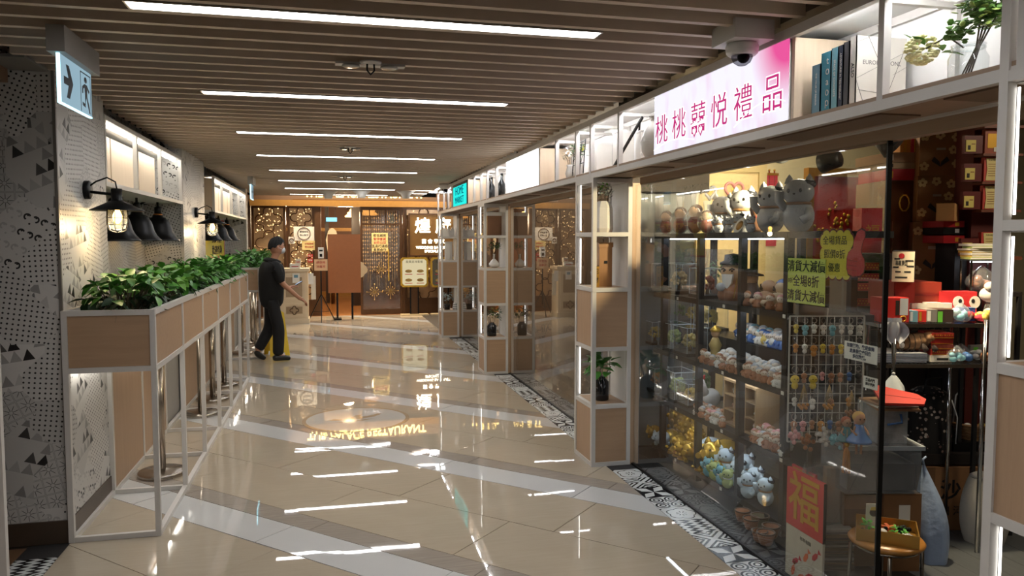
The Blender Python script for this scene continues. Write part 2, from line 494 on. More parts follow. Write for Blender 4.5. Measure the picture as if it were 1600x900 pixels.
# patterned border strips of square tiles
def border(name, x0, x1, y0, y1):
    base = struct(B(name, mat('grout_dark', (40, 38, 38), .8), None, (x0, x1, y0, y1, -.006, -.002)))
    n = int((y1-y0)/.203)
    mes = []
    for m in MOS:
        b = MB(); h = .0985
        b._add([(-h, -h, 0), (h, -h, 0), (h, h, 0), (-h, h, 0), (-h, -h, -.004), (h, -h, -.004), (h, h, -.004), (-h, h, -.004)],
               [(0, 1, 2, 3), (0, 4, 5, 1), (1, 5, 6, 2), (2, 6, 7, 3), (3, 7, 4, 0)])
        mes.append(b.mesh('mosaic_tile', m))
    seq = [0, 3, 1, 2, 4, 0, 1, 3, 2, 4]
    for i in range(n):
        y = y0+.1015+i*.203
        o = link('mosaic_tile', mes[seq[i % 10]], base, ((x0+x1)/2, y, 0))
        o.scale = ((x1-x0-.003)/.197, 1, 1)
border('trim_1', 1.947, 2.15, -.4, 5.175)
border('trim_2', 1.947, 2.15, 5.6, 9.13)
border('trim_3', 1.947, 2.15, 9.55, 12.78)
border('trim_4', -1.6, -1.397, 1.9, 4.53)
# brown board left of the border and the shops' dark floor boards
struct(B('floor_board_left', wood('brown_board', (92, 66, 44), (120, 90, 62), 'y'), None, (-3.0, -1.602, -.5, 4.5, -.006, -.001)))
shopfl = struct(B('shop_floor', mat('subfloor', (60, 60, 62), .8), None, (2.16, 7.4, -.6, 13.4, -.006, -.003)))
greyboard = wood('grey_vinyl_board', (66, 70, 74), (98, 102, 106), 'y', .4)
for i in range(16):
    x = 2.165+i*.155
    if i < 14: B('plank', greyboard if i > 3 else mat('shaded_board', (34, 34, 36), .35), shopfl, (x, x+.153, .6, 5.6, -.003, 0))  # planks next to the glass coloured near black in place of shade
darkboard = wood('dark_shop_board', (60, 54, 50), (86, 78, 70), 'y', .35)
for i in range(12):
    x = 2.165+i*.155
    B('plank', darkboard, shopfl, (x, x+.153, 5.75, 13.3, -.003, 0))
# thin round medallion disc with a phoenix-like motif, laid on the floor
md = thing('floor_medallion', 'round pale disc with a bird motif set in the glossy floor', 'floor inlay', (.22, 7.11, .0006))
MB().lathe([(.47, 0), (.47, .0018), (0, .0018)], 48, smooth=False).obj('disc', mat('pale_disc', (192, 188, 180), .03, 0, .05), md)
MB().lathe([(.485, 0), (.485, .002), (.45, .002), (.45, 0)], 48, smooth=False, caps=False).obj('ring', mat('tan_motif', (172, 152, 126), .03), md)
bird = MB()
bird.prism([(-.26, -.02), (-.2, .03), (-.12, .0), (-.05, .05), (.0, .14), (.06, .16), (.03, .08), (.12, .1), (.2, .17), (.24, .16), (.17, .06), (.06, .0), (-.04, -.05), (-.14, -.05)], .0025)
bird.prism([(-.2, -.1), (-.08, -.12), (.06, -.08), (.16, -.02), (.05, -.04), (-.08, -.08)], .0025)
bird.obj('bird_motif', mat('tan_motif', (172, 152, 126), .03), md)

# ------------------------------------------------------------------ ceiling
ceiling = struct(B('ceiling', void_, None, (-3.2, 2.2, -7.5, 16.1, 2.72, 2.78), (-3.2, 2.2, 16.06, 16.1, 2.54, 2.72)))
sl = MB().box(-1.47, 1.859, -.0175, .0175, 0, .1).mesh('slat', slatm)
for k in range(-58, 73):
    y = 3.3+.1765*k
    o = link('slat', sl, ceiling, (0, y, 2.54))
PITCHL = 1.765
for i in range(-5, 8):
    y = 3.208+PITCHL*i
    where = ('overhead, nearest of the row' if i == 0 else '%s of the row along the slatted ceiling' % ORD[max(i, 0)])
    lab = 'long white linear ceiling light, ' + where if i >= 0 else 'long white linear ceiling light behind the viewer, ' + ORD[-i-1]+' one back'
    t = thing('linear_light', lab, 'ceiling light', (.21, y, 2.535), 0, 'linear lights in the slatted ceiling')
    B('housing', mat('aluminium_trim', (170, 165, 158), .35, .8), t, (-.945, .945, -.056, -.046, 0, .06), (-.945, .945, .046, .056, 0, .06), (-.945, -.937, -.046, .046, 0, .06), (.937, .945, -.046, .046, 0, .06), (-.937, .937, -.046, .046, .05, .06))
    B('diffuser', lamp_em, t, (-.935, .935, -.045, .045, .004, .03))
# two more fittings over the side aisle at the far end
for y, l in ((14.0, 'nearer'), (14.85, 'farther')):
    t = thing('linear_light', 'long white linear ceiling light over the side aisle, %s of the two' % l, 'ceiling light', (2.5, y, 2.56), 0, 'linear lights over the side aisle')
    B('housing', mat('aluminium_trim', (170, 165, 158), .35, .8), t, (-.945, .945, -.056, .056, .03, .04)); B('diffuser', lamp_em, t, (-.935, .935, -.045, .045, .0, .03))

# ------------------------------------------------------------------ left wall
WL = -1.40
NB = -1.76                       # back of the niches
wl = struct(B('wall_left', patch, None,
    (-3.1, WL, 4.54, 5.45, 0, 2.72),         # first pier
    (-3.1, NB, 5.45, 8.15, 0, 2.72),         # niche back
    (-3.1, WL, 8.15, 9.5, 0, 2.72),          # second pier
    (-3.1, NB, 9.5, 14.1, 0, 2.72),
    (-3.1, WL, 14.1, 14.35, 0, 2.72)))
B('corner_bead', mat('grey_bead', (120, 116, 110), .4, .3), wl, (WL-.012, WL+.003, 4.535, 4.552, 0, 2.6))
B('niche_bead', white, wl, (WL-.02, WL+.002, 8.14, 8.155, .0, 2.6))
B('niche_bead', white, wl, (WL-.02, WL+.002, 14.09, 14.105, .0, 2.6))
struct(B('baseboard_left', mat('bronze_skirting', (84, 70, 58), .35, .4), None, (-3.0, WL+.006, 4.528, 4.545, 0, .125), (WL-.001, WL+.008, 4.53, 5.45, 0, .125), (WL-.001, WL+.008, 8.15, 9.5, 0, .125)))
struct(B('trim_5', mat('grey_ledge', (150, 146, 140), .5), None, (NB, WL-.02, 5.45, 8.15, 0, .9), (NB, WL-.02, 9.5, 14.1, 0, .9)))
# wall beyond, towards the restaurant, and the closing walls
struct(B('wall_back', mat('plain_wall', (150, 146, 140), .6), None, (-3.2, 2.4, -7.6, -7.5, 0, 2.72)))
struct(B('wall_side', mat('far_shop_wall', (92, 86, 80), .6), None, (-3.2, -3.1, -7.5, 17, 0, 2.78), (2.15, 2.2, -7.5, .2, 0, 2.78)))
# left beam of the shop opposite
struct(B('trim_6', wood('brown_beam', (110, 82, 58), (136, 104, 76), 'y'), None, (-1.86, -1.6, -2, 4.5, 2.46, 2.53)))
struct(B('trim_7', mat('grey_corner_panel', (110, 106, 100), .6), None, (-1.6, -1.42, 4.2, 4.53, 2.53, 2.545)))

def wall_shelf(Y0, Y1, cuts, where, side=False):
    z0, z1 = 2.0, 2.46
    t = thing('lit_wall_shelf', 'white framed lit wall shelf with pale back, '+where, 'wall shelf', (WL, Y0, z0), 0, 'lit wall shelves on the printed wall')
    L = Y1-Y0; h = z1-z0; w = .03; D = -.35
    B('frame', white, t, (-w, 0, 0, L, 0, w), (-w, 0, 0, L, h-w, h), (-w, 0, 0, w, w, h-w), (-w, 0, L-w, L, w, h-w), (D, -w, 0, w, 0, w), (D, -w, L-w, L, 0, w))
    for c in cuts: B('divider', white, t, (-w, 0, c-Y0-w/2, c-Y0+w/2, w, h-w))
    B('bottom_board', dwhite, t, (D, -w, w, L-w, .005, .025))
    B('top_board', dwhite, t, (D, -w, w, L-w, h-.02, h-.005))
    ys = [Y0]+list(cuts)+[Y1-.3]
    for a, b in zip(ys[:-1], ys[1:]):
        B('back_panel', pale, t, (-.2, -.186, a-Y0+.016, b-Y0-.016, .03, h-.05))
    if side: B('end_panel', pale, t, (D, -w, .002, .02, .03, h-.03))
    n = len(cuts)+1; ys2 = [Y0]+list(cuts)+[Y1]
    for a, b in zip(ys2[:-1], ys2[1:]):
        B('led_strip', led, t, (-.075, -.05, a-Y0+.05, b-Y0-.03, h-.045, h-.03))
    return t
wall_shelf(5.47, 8.14, (6.33, 7.19), 'over the nearer black lamps')
wall_shelf(10.33, 14.09, (11.1, 12.1, 13.1), 'farther along, over the yellow poster', True)

# wall lamps
def cage_lamp(y, where):
    t = thing('cage_wall_lamp', 'black caged wall lamp with glowing filament bulb, '+where, 'wall lamp', (WL, y, 1.945), 0, 'caged wall lamps on the piers')
    MB().lathe([(.055, 0), (.055, .025), (.045, .03), (0, .03)], 24, R=Matrix.Rotation(PI/2, 3, 'Y')).obj('wall_plate', black, t)
    MB().cyl((.02, 0, -.01), (.2, 0, -.03), .009).obj('arm', black, t)
    MB().tube([(.02, 0, .02), (.06, 0, .05), (.12, .0, .075), (.165, 0, .05), (.172, 0, .01)], .005, 6).obj('cable', black, t)
    c = (.17, 0, 0)
    MB().lathe([(.03, .01), (.032, -.005), (.03, -.01), (.03, -.06), (.045, -.068), (.148, -.117), (.15, -.122), (.145, -.122), (.04, -.075)], 32, c, False).obj('lamp_shade', black, t)
    cg = MB()
    for k in range(8):
        a = 2*PI*k/8; X, Y = math.cos(a), math.sin(a)
        cg.tube([(c[0]+.058*X, .058*Y, -.115), (c[0]+.06*X, .06*Y, -.2), (c[0]+.045*X, .045*Y, -.24), (c[0]+.01*X, .01*Y, -.252)], .0022, 5)
    for z in (-.165, -.205): cg.tube([(c[0]+.061*math.cos(a), .061*math.sin(a), z) for a in [2*PI*i/20 for i in range(20)]], .0022, 5, True)
    cg.obj('cage', black, t)
    jar = MB().lathe([(.05, -.1), (.052, -.19), (.04, -.228), (0, -.238)], 20, c, False).obj('glass_jar', jarg, t)
    MB().lathe([(.012, -.1), (.014, -.12), (.026, -.15), (.026, -.17), (.012, -.195), (0, -.2)], 16, c, False).obj('bulb', bulb_em, jar)
    l = bpy.data.lights.new('bulb_light', 'POINT'); l.energy = 2.6; l.color = (1, .74, .42); l.shadow_soft_size = .03
    lo = bpy.data.objects.new('bulb_light', l); COL.objects.link(lo); lo.parent = t; lo.location = (.17, 0, -.215)
    return t
cage_lamp(5.014, 'on the nearer printed pier')
cage_lamp(8.845, 'on the farther printed pier')
copper = mat('copper_ring', (190, 120, 66), .3, .9)
warm_bulb = glow('warm_bulb', (255, 214, 150), 14.0)
def dome_lamp(x, y, where):
    z = 1.64
    t = thing('dome_wall_lamp', 'black dome shade lamp on a gooseneck arm, '+where, 'wall lamp', (x, y, z), 0, 'black dome lamps in the wall niches')
    shade = MB().lathe([(.186, 0), (.189, .006), (.176, .02), (.15, .05), (.132, .085), (.122, .125), (.112, .16), (.096, .185), (.09, .19), (.088, .2), (.074, .205), (.07, .218), (.05, .224), (.046, .242), (.03, .255), (.0, .258)], 36, caps=False).obj('lamp_shade', black, t)
    MB().lathe([(.038, .238), (.042, .243), (.042, .252), (.03, .258)], 24, caps=False).obj('ring', copper, shade, label='copper coloured ring round the neck')
    MB().lathe([(.03, .25), (.03, .31), (.018, .325), (0, .325)], 18).obj('socket', black, t)
    dx = NB-x
    MB().tube([(0, 0, .315), (0, 0, .37), (-.02, 0, .395), (-.06, 0, .4), (dx+.01, 0, .33)], .011, 8).obj('arm', black, t)
    MB().lathe([(.05, 0), (.05, .02), (0, .02)], 20, (dx+.002, 0, .33), R=Matrix.Rotation(PI/2, 3, 'Y')).obj('wall_plate', black, t)
    MB().ball((0, 0, .07), .03).obj('bulb', warm_bulb, shade)
    return t
for i, y in enumerate((6.3, 7.04, 7.85)):
    dome_lamp(-1.575, y, ('beside the nearer caged lamp', 'second past the nearer caged lamp', 'third past the nearer caged lamp')[i])
for i, y in enumerate((10.9, 11.95, 12.9)):
    dome_lamp(-1.575, y, ('beside the farther caged lamp', 'second past the farther caged lamp', 'third past the farther caged lamp')[i])
# yellow poster in the second niche
t = thing('yellow_poster', 'yellow Chinese notice with red border on the wall behind the farther caged lamp', 'poster', (NB, 12.75, 1.67))
B('sheet', mat('poster_yellow', (190, 176, 40), .6), t, (.004, .008, -1.2, 1.2, -.31, .31))
B('border', mat('poster_red', (170, 40, 34), .6), t, (.008, .01, -1.2, 1.2, -.31, -.28), (.008, .01, -1.2, 1.2, .28, .31), (.008, .01, 1.14, 1.2, -.28, .28), (.008, .01, -1.2, -1.14, -.28, .28))
for j, s in enumerate(('特價優惠', '由即日起', '歡迎查詢')):
    text(s, .15, ink, M_right((.011, .3, .17-.18*j)), t, sx=1.8)

# ------------------------------------------------------------------ planters
XO, XI = -.95, -1.388
def leaf_mesh(m, name='leaf'):
    b = MB()
    pts = [(0, 0, 0), (.022, .02, .006), (.03, .045, .004), (.02, .072, -.006), (0, .1, -.02), (-.02, .072, -.006), (-.03, .045, .004), (-.022, .02, .006)]
    mid = [(0, .03, -.002), (0, .06, -.008)]
    b._add(pts+mid, [(0, 1, 8), (1, 2, 8), (2, 9, 8), (2, 3, 9), (3, 4, 9), (4, 5, 9), (5, 6, 9), (6, 8, 9), (6, 7, 8), (7, 0, 8)], True)
    return b.mesh(name, m)
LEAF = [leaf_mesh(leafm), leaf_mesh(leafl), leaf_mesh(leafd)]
def leafy_plant(loc, label, n, each, wx=.17, wy=.2, zt=.2, group=None):
    t = thing('leafy_plant', label, 'plant', loc, 0, group)
    st = MB(); fol = MB()
    for i in range(n):
        a = random.uniform(0, 2*PI); q = math.sqrt(random.random())
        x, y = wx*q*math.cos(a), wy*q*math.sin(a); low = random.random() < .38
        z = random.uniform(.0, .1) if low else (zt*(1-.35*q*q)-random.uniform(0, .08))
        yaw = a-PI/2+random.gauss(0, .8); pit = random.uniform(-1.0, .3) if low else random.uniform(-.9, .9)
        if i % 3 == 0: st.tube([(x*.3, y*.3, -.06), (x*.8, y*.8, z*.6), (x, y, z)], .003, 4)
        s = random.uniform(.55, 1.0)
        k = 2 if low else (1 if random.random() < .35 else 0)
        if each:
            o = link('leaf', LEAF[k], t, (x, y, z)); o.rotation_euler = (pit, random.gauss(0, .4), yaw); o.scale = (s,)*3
        else:
            M = Matrix.Translation((x, y, z)) @ Matrix.Rotation(yaw, 4, 'Z') @ Matrix.Rotation(pit, 4, 'X') @ Matrix.Scale(s*1.1, 4)
            fol.T = M; me = LEAF[0]
            fol._add([v.co for v in me.vertices], [tuple(p.vertices) for p in me.polygons], True)
    st.obj('stem', stemm, t)
    if not each: stuff(fol.obj('foliage', leafm, t))
    return t
def planter(Y0, n, bay, wood_low, open_end, tagtext, nplants, each_upto, skip=()):
    Y1 = Y0+n*bay; w = .03
    t = thing('planter_stand', tagtext, 'planter', (0, Y0, 0), 0, 'white framed planters along the printed wall')
    L = Y1-Y0
    fr = MB()
    for x in (XO, XI):
        for z0 in (0, .93, 1.24): fr.box(x-w/2, x+w/2, 0, L, z0, z0+w)
    for k in range(n+1):
        y = k*bay
        for x in (XO, XI): fr.box(x-w/2+.001, x+w/2-.001, y-w/2, y+w/2, .001, 1.269)
    for k in (0, n):
        y = k*bay
        for z0 in (.93, 1.24): fr.box(XI, XO, y-w/2+.001, y+w/2-.001, z0+.0005, z0+w-.0005)
    for k in range(n+1): fr.box(XI, XO, k*bay-w/2+.002, k*bay+w/2-.002, .0015, w-.001)
    fr.obj('frame', white, t)
    for k in range(n):
        B('side_panel', oaky if False else oak, t, (XO-.006, XO+.006, k*bay+w/2, (k+1)*bay-w/2, .96, 1.24))
        B('rear_panel', oak, t, (XI-.006, XI+.006, k*bay+w/2, (k+1)*bay-w/2, .96, 1.24))
        if k in wood_low: B('low_panel', oakz, t, (XI-.006, XI+.006, k*bay+w/2, (k+1)*bay-w/2, .031, .93))
    for y in (0, L): B('end_panel', oak, t, (XI+w/2, XO-w/2, y-.006, y+.006, .96, 1.24))
    B('bottom_board', dwhite, t, (XI+.016, XO-.016, .015, L-.015, .945, .957))
    for k in range(n):
        if k < 4: B('led_strip', led, t, (XI+.03, XI+.045, k*bay+.1, (k+1)*bay-.1, .925, .935))
    stuff(B('soil', soilm, t, (XI+.017, XO-.017, .017, L-.017, .96, 1.225)))
    for i in range(nplants):
        y = Y0+.2+(L-.4)*i/(nplants-1)
        nm = '%s plant from the open end' % ORD[i] if i < 20 else ''
        leafy_plant((-1.15+random.gauss(0, .01), y, 1.235), 'leafy green plant in the %s planter trough, %s' % ('nearer' if Y0 < 8 else 'farther', nm), 150 if i < each_upto else 190, i < each_upto,
                     .185, .2, .235, 'leafy plants in the planter troughs')
    return t
planter(4.53, 6, .82, (1, 2, 4, 5), True, 'white framed planter stand with oak panels, the nearer long one by the pier', 13, 6)
planter(11.06, 4, .8, (0, 2), False, 'white framed planter stand with oak panels, the farther one behind the person', 7, 0)

def stanchion(x, y, lab):
    t = thing('stanchion', lab, 'barrier post', (x, y, 0), 0, 'steel barrier posts stored under the planters')
    MB().lathe([(.155, 0), (.16, .004), (.16, .028), (.15, .036), (.05, .045), (.034, .05), (0, .05)], 32).obj('base', steel, t)
    MB().cyl((0, 0, .045), (0, 0, .91), .027, None, 18).obj('pole', mat('tarnished_steel', (172, 160, 146), .25, 1.0, .15), t)
    return t
for (x, y, w) in ((-1.168, 5.72, 'nearest under the planter trough'), (-1.2, 7.62, 'second under the nearer planter'), (-1.19, 8.3, 'third under the nearer planter'), (-1.18, 9.1, 'fourth under the nearer planter'),
                  (-1.25, 11.6, 'first under the farther planter'), (-1.1, 12.1, 'second under the farther planter'), (-1.22, 12.8, 'third under the farther planter')):
    stanchion(x, y, 'tarnished steel barrier post on a round base, '+w)

# ------------------------------------------------------------------ display columns
XC0, XC1 = 1.83, 2.13
def column(Y0, cells, lab, X0=XC0, X1=XC1, D=.40, top=2.09, led_on=True, group='white and oak display columns', led_n=None):
    """cells: list of (z0, z1, 'wood' or 'open')"""
    t = thing('display_column', lab, 'display shelf', (X0, Y0, 0), 0, group)
    w = .03; Wd = X1-X0; fr = MB()
    for x in (0, Wd-w):
        for y in (0, D-w): fr.box(x, x+w, y, y+w, 0, top)
    for z in sorted({c[0] for c in cells} | {c[1] for c in cells}):
        z0 = max(0, z-w/2)
        if z0+w > top: z0 = top-w
        for y in (.0005, D-w+.0005): fr.box(w, Wd-w, y, y+w-.001, z0, z0+w)
        for x in (.0005, Wd-w+.0005): fr.box(x, x+w-.001, w, D-w, z0, z0+w)
    fr.obj('frame', white, t)
    for z0, z1, k in cells:
        if k == 'wood':
            B('wood_panel', oak, t, (w, Wd-w, .008, .02, z0+w/2, z1-w/2), label='oak panel facing down the corridor')
            B('wood_panel', oakz, t, (.008, .02, w, D-w, z0+w/2, z1-w/2))
        else:
            B('shelf_board', oak, t, (w, Wd-w, w, D-w, z0+w/2-.012, z0+w/2))
            B('back_panel', dwhite, t, (Wd-.02, Wd-.008, w, D-w, z0+w/2, z1-w/2))
            if led_on: B('led_strip', glow('column_led', (255, 252, 246), 2.0), t, (w+.001, w+.005, D-w-.008, D-w-.002, z0+w, z1-w))
            B('top_board', dwhite, t, (w, Wd-w, w, D-w, z1-w/2-.004, z1-w/2))
    return t
CELLS = [(.015, .44, 'wood'), (.44, .86, 'open'), (.86, 1.29, 'wood'), (1.29, 1.69, 'open'), (1.69, 2.1, 'open')]
column(5.185, CELLS, 'white and oak display column beside the pink sign, holding the tall white vase')
column(9.13, CELLS, 'white and oak display column in the middle, holding the brown wooden box')
column(12.80, CELLS, 'white and oak display column farthest down, holding a white statuette')
column(1.37, CELLS, 'white and oak display column nearest, at the shop doorway', X0=1.823, D=.42, top=2.53)
column(3.30, [(.015, .95, 'wood'), (.95, 1.7, 'wood'), (1.7, 2.4, 'wood')], 'white framed column against the printed pier nearest the viewer', X0=-1.72, X1=-1.402, D=.44, top=2.45, led_on=False)
# oak jambs beside the columns
for n, y in enumerate((5.2, 9.145, 12.815)):
    struct(B('door_jamb', oakz, None, (2.131, 2.2, y, y+.36, 0, 2.06)))

# ------------------------------------------------------------------ overhead shelf boxes
def overhead(Y0, Y1, posts, woods, lab):
    t = thing('overhead_shelf', lab, 'overhead shelf', (XC0, Y0, 2.09), 0, 'white overhead shelf boxes above the shopfronts')
    L = Y1-Y0; D = .32; w = .03; h = .42
    B('frame', white, t, (0, w, 0, L, 0, .036), (0, w, 0, L, h-.04, h), (D-w, D, 0, L, 0, .036), (D-w, D, 0, L, h-.04, h))
    for p in posts:
        B('post', white, t, (.0005, w-.0005, p-Y0-.014, p-Y0+.014, .036, h-.04), (D-w, D-.001, p-Y0-.014, p-Y0+.014, .036, h-.04), (w, D-w, p-Y0-.012, p-Y0+.012, h-.06, h-.041))
    for p in woods: B('divider', pale, t, (.02, D, p-Y0-.01, p-Y0+.01, .036, h-.04))
    B('shelf_board', oaky, t, (.002, D-w, 0, L, .036, .05))
    B('back_panel', dwhite, t, (D-.012, D-.001, 0, L, .036, h-.04))
    B('top_board', dwhite, t, (w+.001, D-w, 0, L, h-.009, h-.002))
    B('soffit_board', oaky, t, (w, D+.02, 0, L, .008, .02))
    n = max(1, int(L/.9))
    for i in range(n):
        y = L*(i+.5)/n
        B('soffit_panel', mat('soffit_recess', (112, 90, 70), .6), t, (.07, .24, y-.36, y+.36, .002, .0075))
    return t
overhead(.2, 5.24, (1.2, 1.73, 2.28, 4.71), (2.815, 4.165), 'white overhead shelf box holding the pink sign and books, nearest')
overhead(5.242, 9.36, (5.26, 5.594, 6.13, 8.475, 8.98), (6.675, 7.975), 'white overhead shelf box holding the blank lit sign, in the middle')
overhead(9.362, 13.25, (9.38, 9.852, 11.67, 12.06, 12.545, 13.23), (10.34, 11.57), 'white overhead shelf box holding the turquoise sign, farthest')
ledrun = led
for (y0, y1, n, w) in ((1.25, 2.75, 2, 'books'), (4.25, 6.6, 3, 'white pots'), (8.05, 10.3, 3, 'bottles'), (11.62, 13.2, 2, 'slim ornaments')):
    t = thing('shelf_light', 'slim white LED strip light inside the overhead shelf with the '+w, 'strip light', (XC0+.034, y0, 2.488), 0, 'LED strips inside the overhead shelves')
    L = (y1-y0)/n
    for i in range(n):
        B('strip', glow('shelf_led', (250, 250, 255), 24.0), t, (0, .02, i*L+.03, (i+1)*L-.03, 0, .008))
    B('housing', dwhite, t, (0, .02, 0, y1-y0, .0085, .012))
for (y0, y1) in ((1.8, 5.1), (5.65, 9.1), (9.6, 12.75)):
    struct(B('trim_8', oaky, None, (2.15, 2.2, y0, y1, 2.04, 2.092)))
# ---- sign boxes
def pink_face():
    m = bpy.data.materials.new('pink_sign_face'); g = G(m); o = g.xyz(g.coord())
    # local: y runs along the shopfront (0 near .. 1.35 far), z up (0 .. .35)
    y, z = o[1], o[2]
    a = g.m('MAXIMUM', g.sub(1.0, g.mul(g.m('SQRT', g.add(g.mul(y, y), g.m('POWER', g.sub(z, .36), 2.0))), 3.4)), 0.0)
    n = g.noise(g.mapping(g.coord(), (1, 4.0, 2.0), (.5, 0, 0)), 2.2, 2.0)
    b = g.m('MINIMUM', g.add(g.mul(a, 1.6), g.mul(g.m('MAXIMUM', g.sub(n, .5), 0.0), 1.0)), 1.0)
    e = g.new('Emission'); g.put(e.inputs[0], g.mix(b, lin(238, 236, 250), lin(224, 84, 150))); e.inputs[1].default_value = .40
    g.l.new(e.outputs[0], g.out.inputs[0]); return m
signz = .045
t = thing('shop_sign', 'pink and white lightbox shop sign with magenta Chinese characters over the gift shop', 'shop sign', (XC0+.006, 2.83, 2.135))
B('box', dwhite, t, (.006, .2, 0, 1.325, 0, .335))
face = B('face', pink_face(), t, (0, .006, 0, 1.325, 0, .335))
mag = glow('magenta_letter', (202, 52, 126), .36)
whl = glow('white_letter_edge', (255, 255, 255), .5)
for ch, y in zip('桃桃囍悦禮品', (1.22, 1.0, .78, .565, .345, .11)):
    text(ch, .17, whl, M_left((-.0005, y, .125)), face, 'letter_outline', .0005, sx=1.0, off=.005)
    text(ch, .17, mag, M_left((-.002, y, .125)), face, 'lettering', .001, sx=1.0, off=-.001)
def heart(s): return [(s*.9*math.sin(a)**3, s*(.78*math.cos(a)-.3*math.cos(2*a)-.12*math.cos(3*a)-.06*math.cos(4*a))) for a in [2*PI*i/24 for i in range(24)]]
hb = MB()
for dy in (-.034, .034): hb.prism(heart(.03), .002, M_left((-.003, .78-dy, .07)))
hb.obj('heart', mag, face)
hb = MB()
for dy in (-.034, .034): hb.prism(heart(.02), .002, M_left((-.0036, .78-dy, .071)))
hb.obj('heart_centre', whl, face)
sw = MB()
sw.tube([(-.003, 1.32-.5*u, .03+.03*math.sin(u*3.1)) for u in [i/14 for i in range(15)]], .0025, 5)
sw.tube([(-.003, .42-.41*u, .035+.075*math.sin(u*2.4)) for u in [i/14 for i in range(15)]], .0025, 5)
sw.obj('white_swirl', whl, face)
t = thing('blank_sign', 'blank white lightbox sign glowing over the second shopfront', 'shop sign', (XC0+.006, 6.69, 2.135))
B('box', dwhite, t, (.006, .2, 0, 1.27, 0, .335))
B('face', glow('white_sign_face', (255, 255, 255), .7), t, (0, .006, 0, 1.27, 0, .335))
t = thing('turquoise_sign', 'turquoise lit sign with white lettering in a black box over the third shopfront', 'shop sign', (XC0+.004, 10.36, 2.1))
B('box', black, t, (.006, .2, 0, 1.2, 0, .38))
face = B('face', glow('turquoise_face', (20, 240, 225), .36, (60, 250, 240)), t, (0, .006, .04, 1.16, .05, .33))
tl = glow('teal_letter', (10, 110, 130), .3)
text('HOME', .17, tl, M_left((-.001, .6, .255)), face, sx=1.5); text('MARKET', .13, tl, M_left((-.001, .6, .125)), face, sx=1.5)

# ------------------------------------------------------------------ shop windows
def shop_window(i, y0, y1, joints=()):
    t = struct(thing('window_%d' % i, '', '', (2.15, y0, 0))); del t['label']; del t['category']
    ys = [y0]+list(joints)+[y1]
    for a, b in zip(ys[:-1], ys[1:]):
        B('glass_pane', clear, t, (0, .01, a-y0+.004, b-y0-.004, .012, 2.045))
    B('channel', black, t, (-.008, .02, 0, y1-y0, 0, .012))
    return t
w1 = shop_window(1, 2.615, 5.19)
B('edge_strip', mat('black_rubber', (10, 10, 11), .5), w1, (-.006, .016, -.004, .004, .012, 2.04))
shop_window(2, 5.62, 9.13, (7.3,))
shop_window(3, 9.56, 12.8, (11.2,))

# ------------------------------------------------------------------ shop shells
struct(B('wall_partition', cream, None, (2.3, 7.2, 5.68, 5.75, 0, 2.8)))
struct(B('wall_right', mat('shop_dark_wall', (70, 60, 52), .7), None, (6.6, 6.7, -.5, 5.68, 0, 2.8)))
struct(B('wall_front', mat('shop_dark_wall', (70, 60, 52), .7), None, (2.2, 6.7, -.6, -.5, 0, 2.8)))
struct(B('ceiling_shop', mat('shop_ceiling', (120, 114, 104), .8), None, (2.2, 7.4, -.6, 13.4, 2.8, 2.86)))
shop2 = mat('brown_shop_wall', (96, 78, 64), .7)
struct(B('wall_shop', shop2, None, (4.3, 4.4, 5.75, 13.3, 0, 2.8), (2.3, 4.3, 9.32, 9.4, 0, 2.8), (2.2, 4.4, 13.22, 13.3, 0, 2.8)))

# ------------------------------------------------------------------ ornaments on the overhead shelf and in the columns
ZS = 2.14
def book(px0, px1, h, m, lab, title=None, tm=None, ts=.02, dep=.2):
    y1 = at(px0, 150, x=1.885).y; y0 = at(px1, 150, x=1.885).y; th = y1-y0
    t = thing('book', lab, 'book', (1.885, y0, ZS+.001), 0, 'books on the overhead shelf')
    B('cover', m, t, (0, .004, 0, th-.001, 0, h), (0, dep, 0, .003, 0, h), (0, dep, th-.004, th-.001, 0, h))
    B('pages', paper, t, (.004, dep-.006, .003, th-.004, .003, h-.004))
    if title: text(title, ts, tm or paper, face_mx((-.0006, th/2, h*.52), (0, 0, -1), (-1, 0, 0)), t, ext=.0004)
    return t
teal = mat('teal_cover', (40, 128, 148), .5); navy = mat('navy_cover', (34, 44, 66), .5); dgrey = mat('charcoal_cover', (60, 60, 64), .5); skyb = mat('pale_blue_cover', (96, 138, 156), .5)
book(1268, 1281, .2, skyb, 'short blue grey book at the far end of the row', 'THE HOUSE OF COLOUR', None, .011)
book(1282, 1297, .235, teal, 'thick teal book with big white letters on the spine', None)
b = [o for o in bpy.data.objects if o.name == 'book.001'][0]
for k, ch in enumerate('tоaор'): text(ch, .04, paper, M_left((-.0006, .02, .2-.04*k)), b, ext=.0004)
book(1297.5, 1308, .24, mat('aqua_cover', (110, 168, 180), .5), 'pale aqua book beside the thick teal book', 'SPACE OF CONCRETE', None, .014)
book(1308.5, 1316, .24, navy, 'navy book with fine white spine lettering', 'ADVENTURES IN TECHNOLOGY', None, .012)
book(1316.5, 1325, .245, dgrey, 'charcoal book beside the large white book', None)
t = book(1326, 1336, .255, paper, 'large white book with fine black lines across its cover', 'ALSO', ink, .022, .215)
text('EUROPEAN ONL', .022, mat('grey_print', (120, 118, 114), .6), M_front((.11, -.0006, .16)), t, ext=.0003)
fl_ = MB()
for p, q in (((.0, .23), (.06, .255)), ((.05, .255), (.09, .18)), ((.0, .1), (.2, .2)), ((.13, .03), (.215, .235)), ((.01, .06), (.11, .05)), ((.04, .0), (.0, .1)), ((.215, .15), (.16, .12)), ((.11, .05), (.14, .06))):
    fl_.bar((p[0], -.0004, p[1]), (q[0], -.0004, q[1]), .0016, .0006)
fl_.obj('line_print', ink, t)

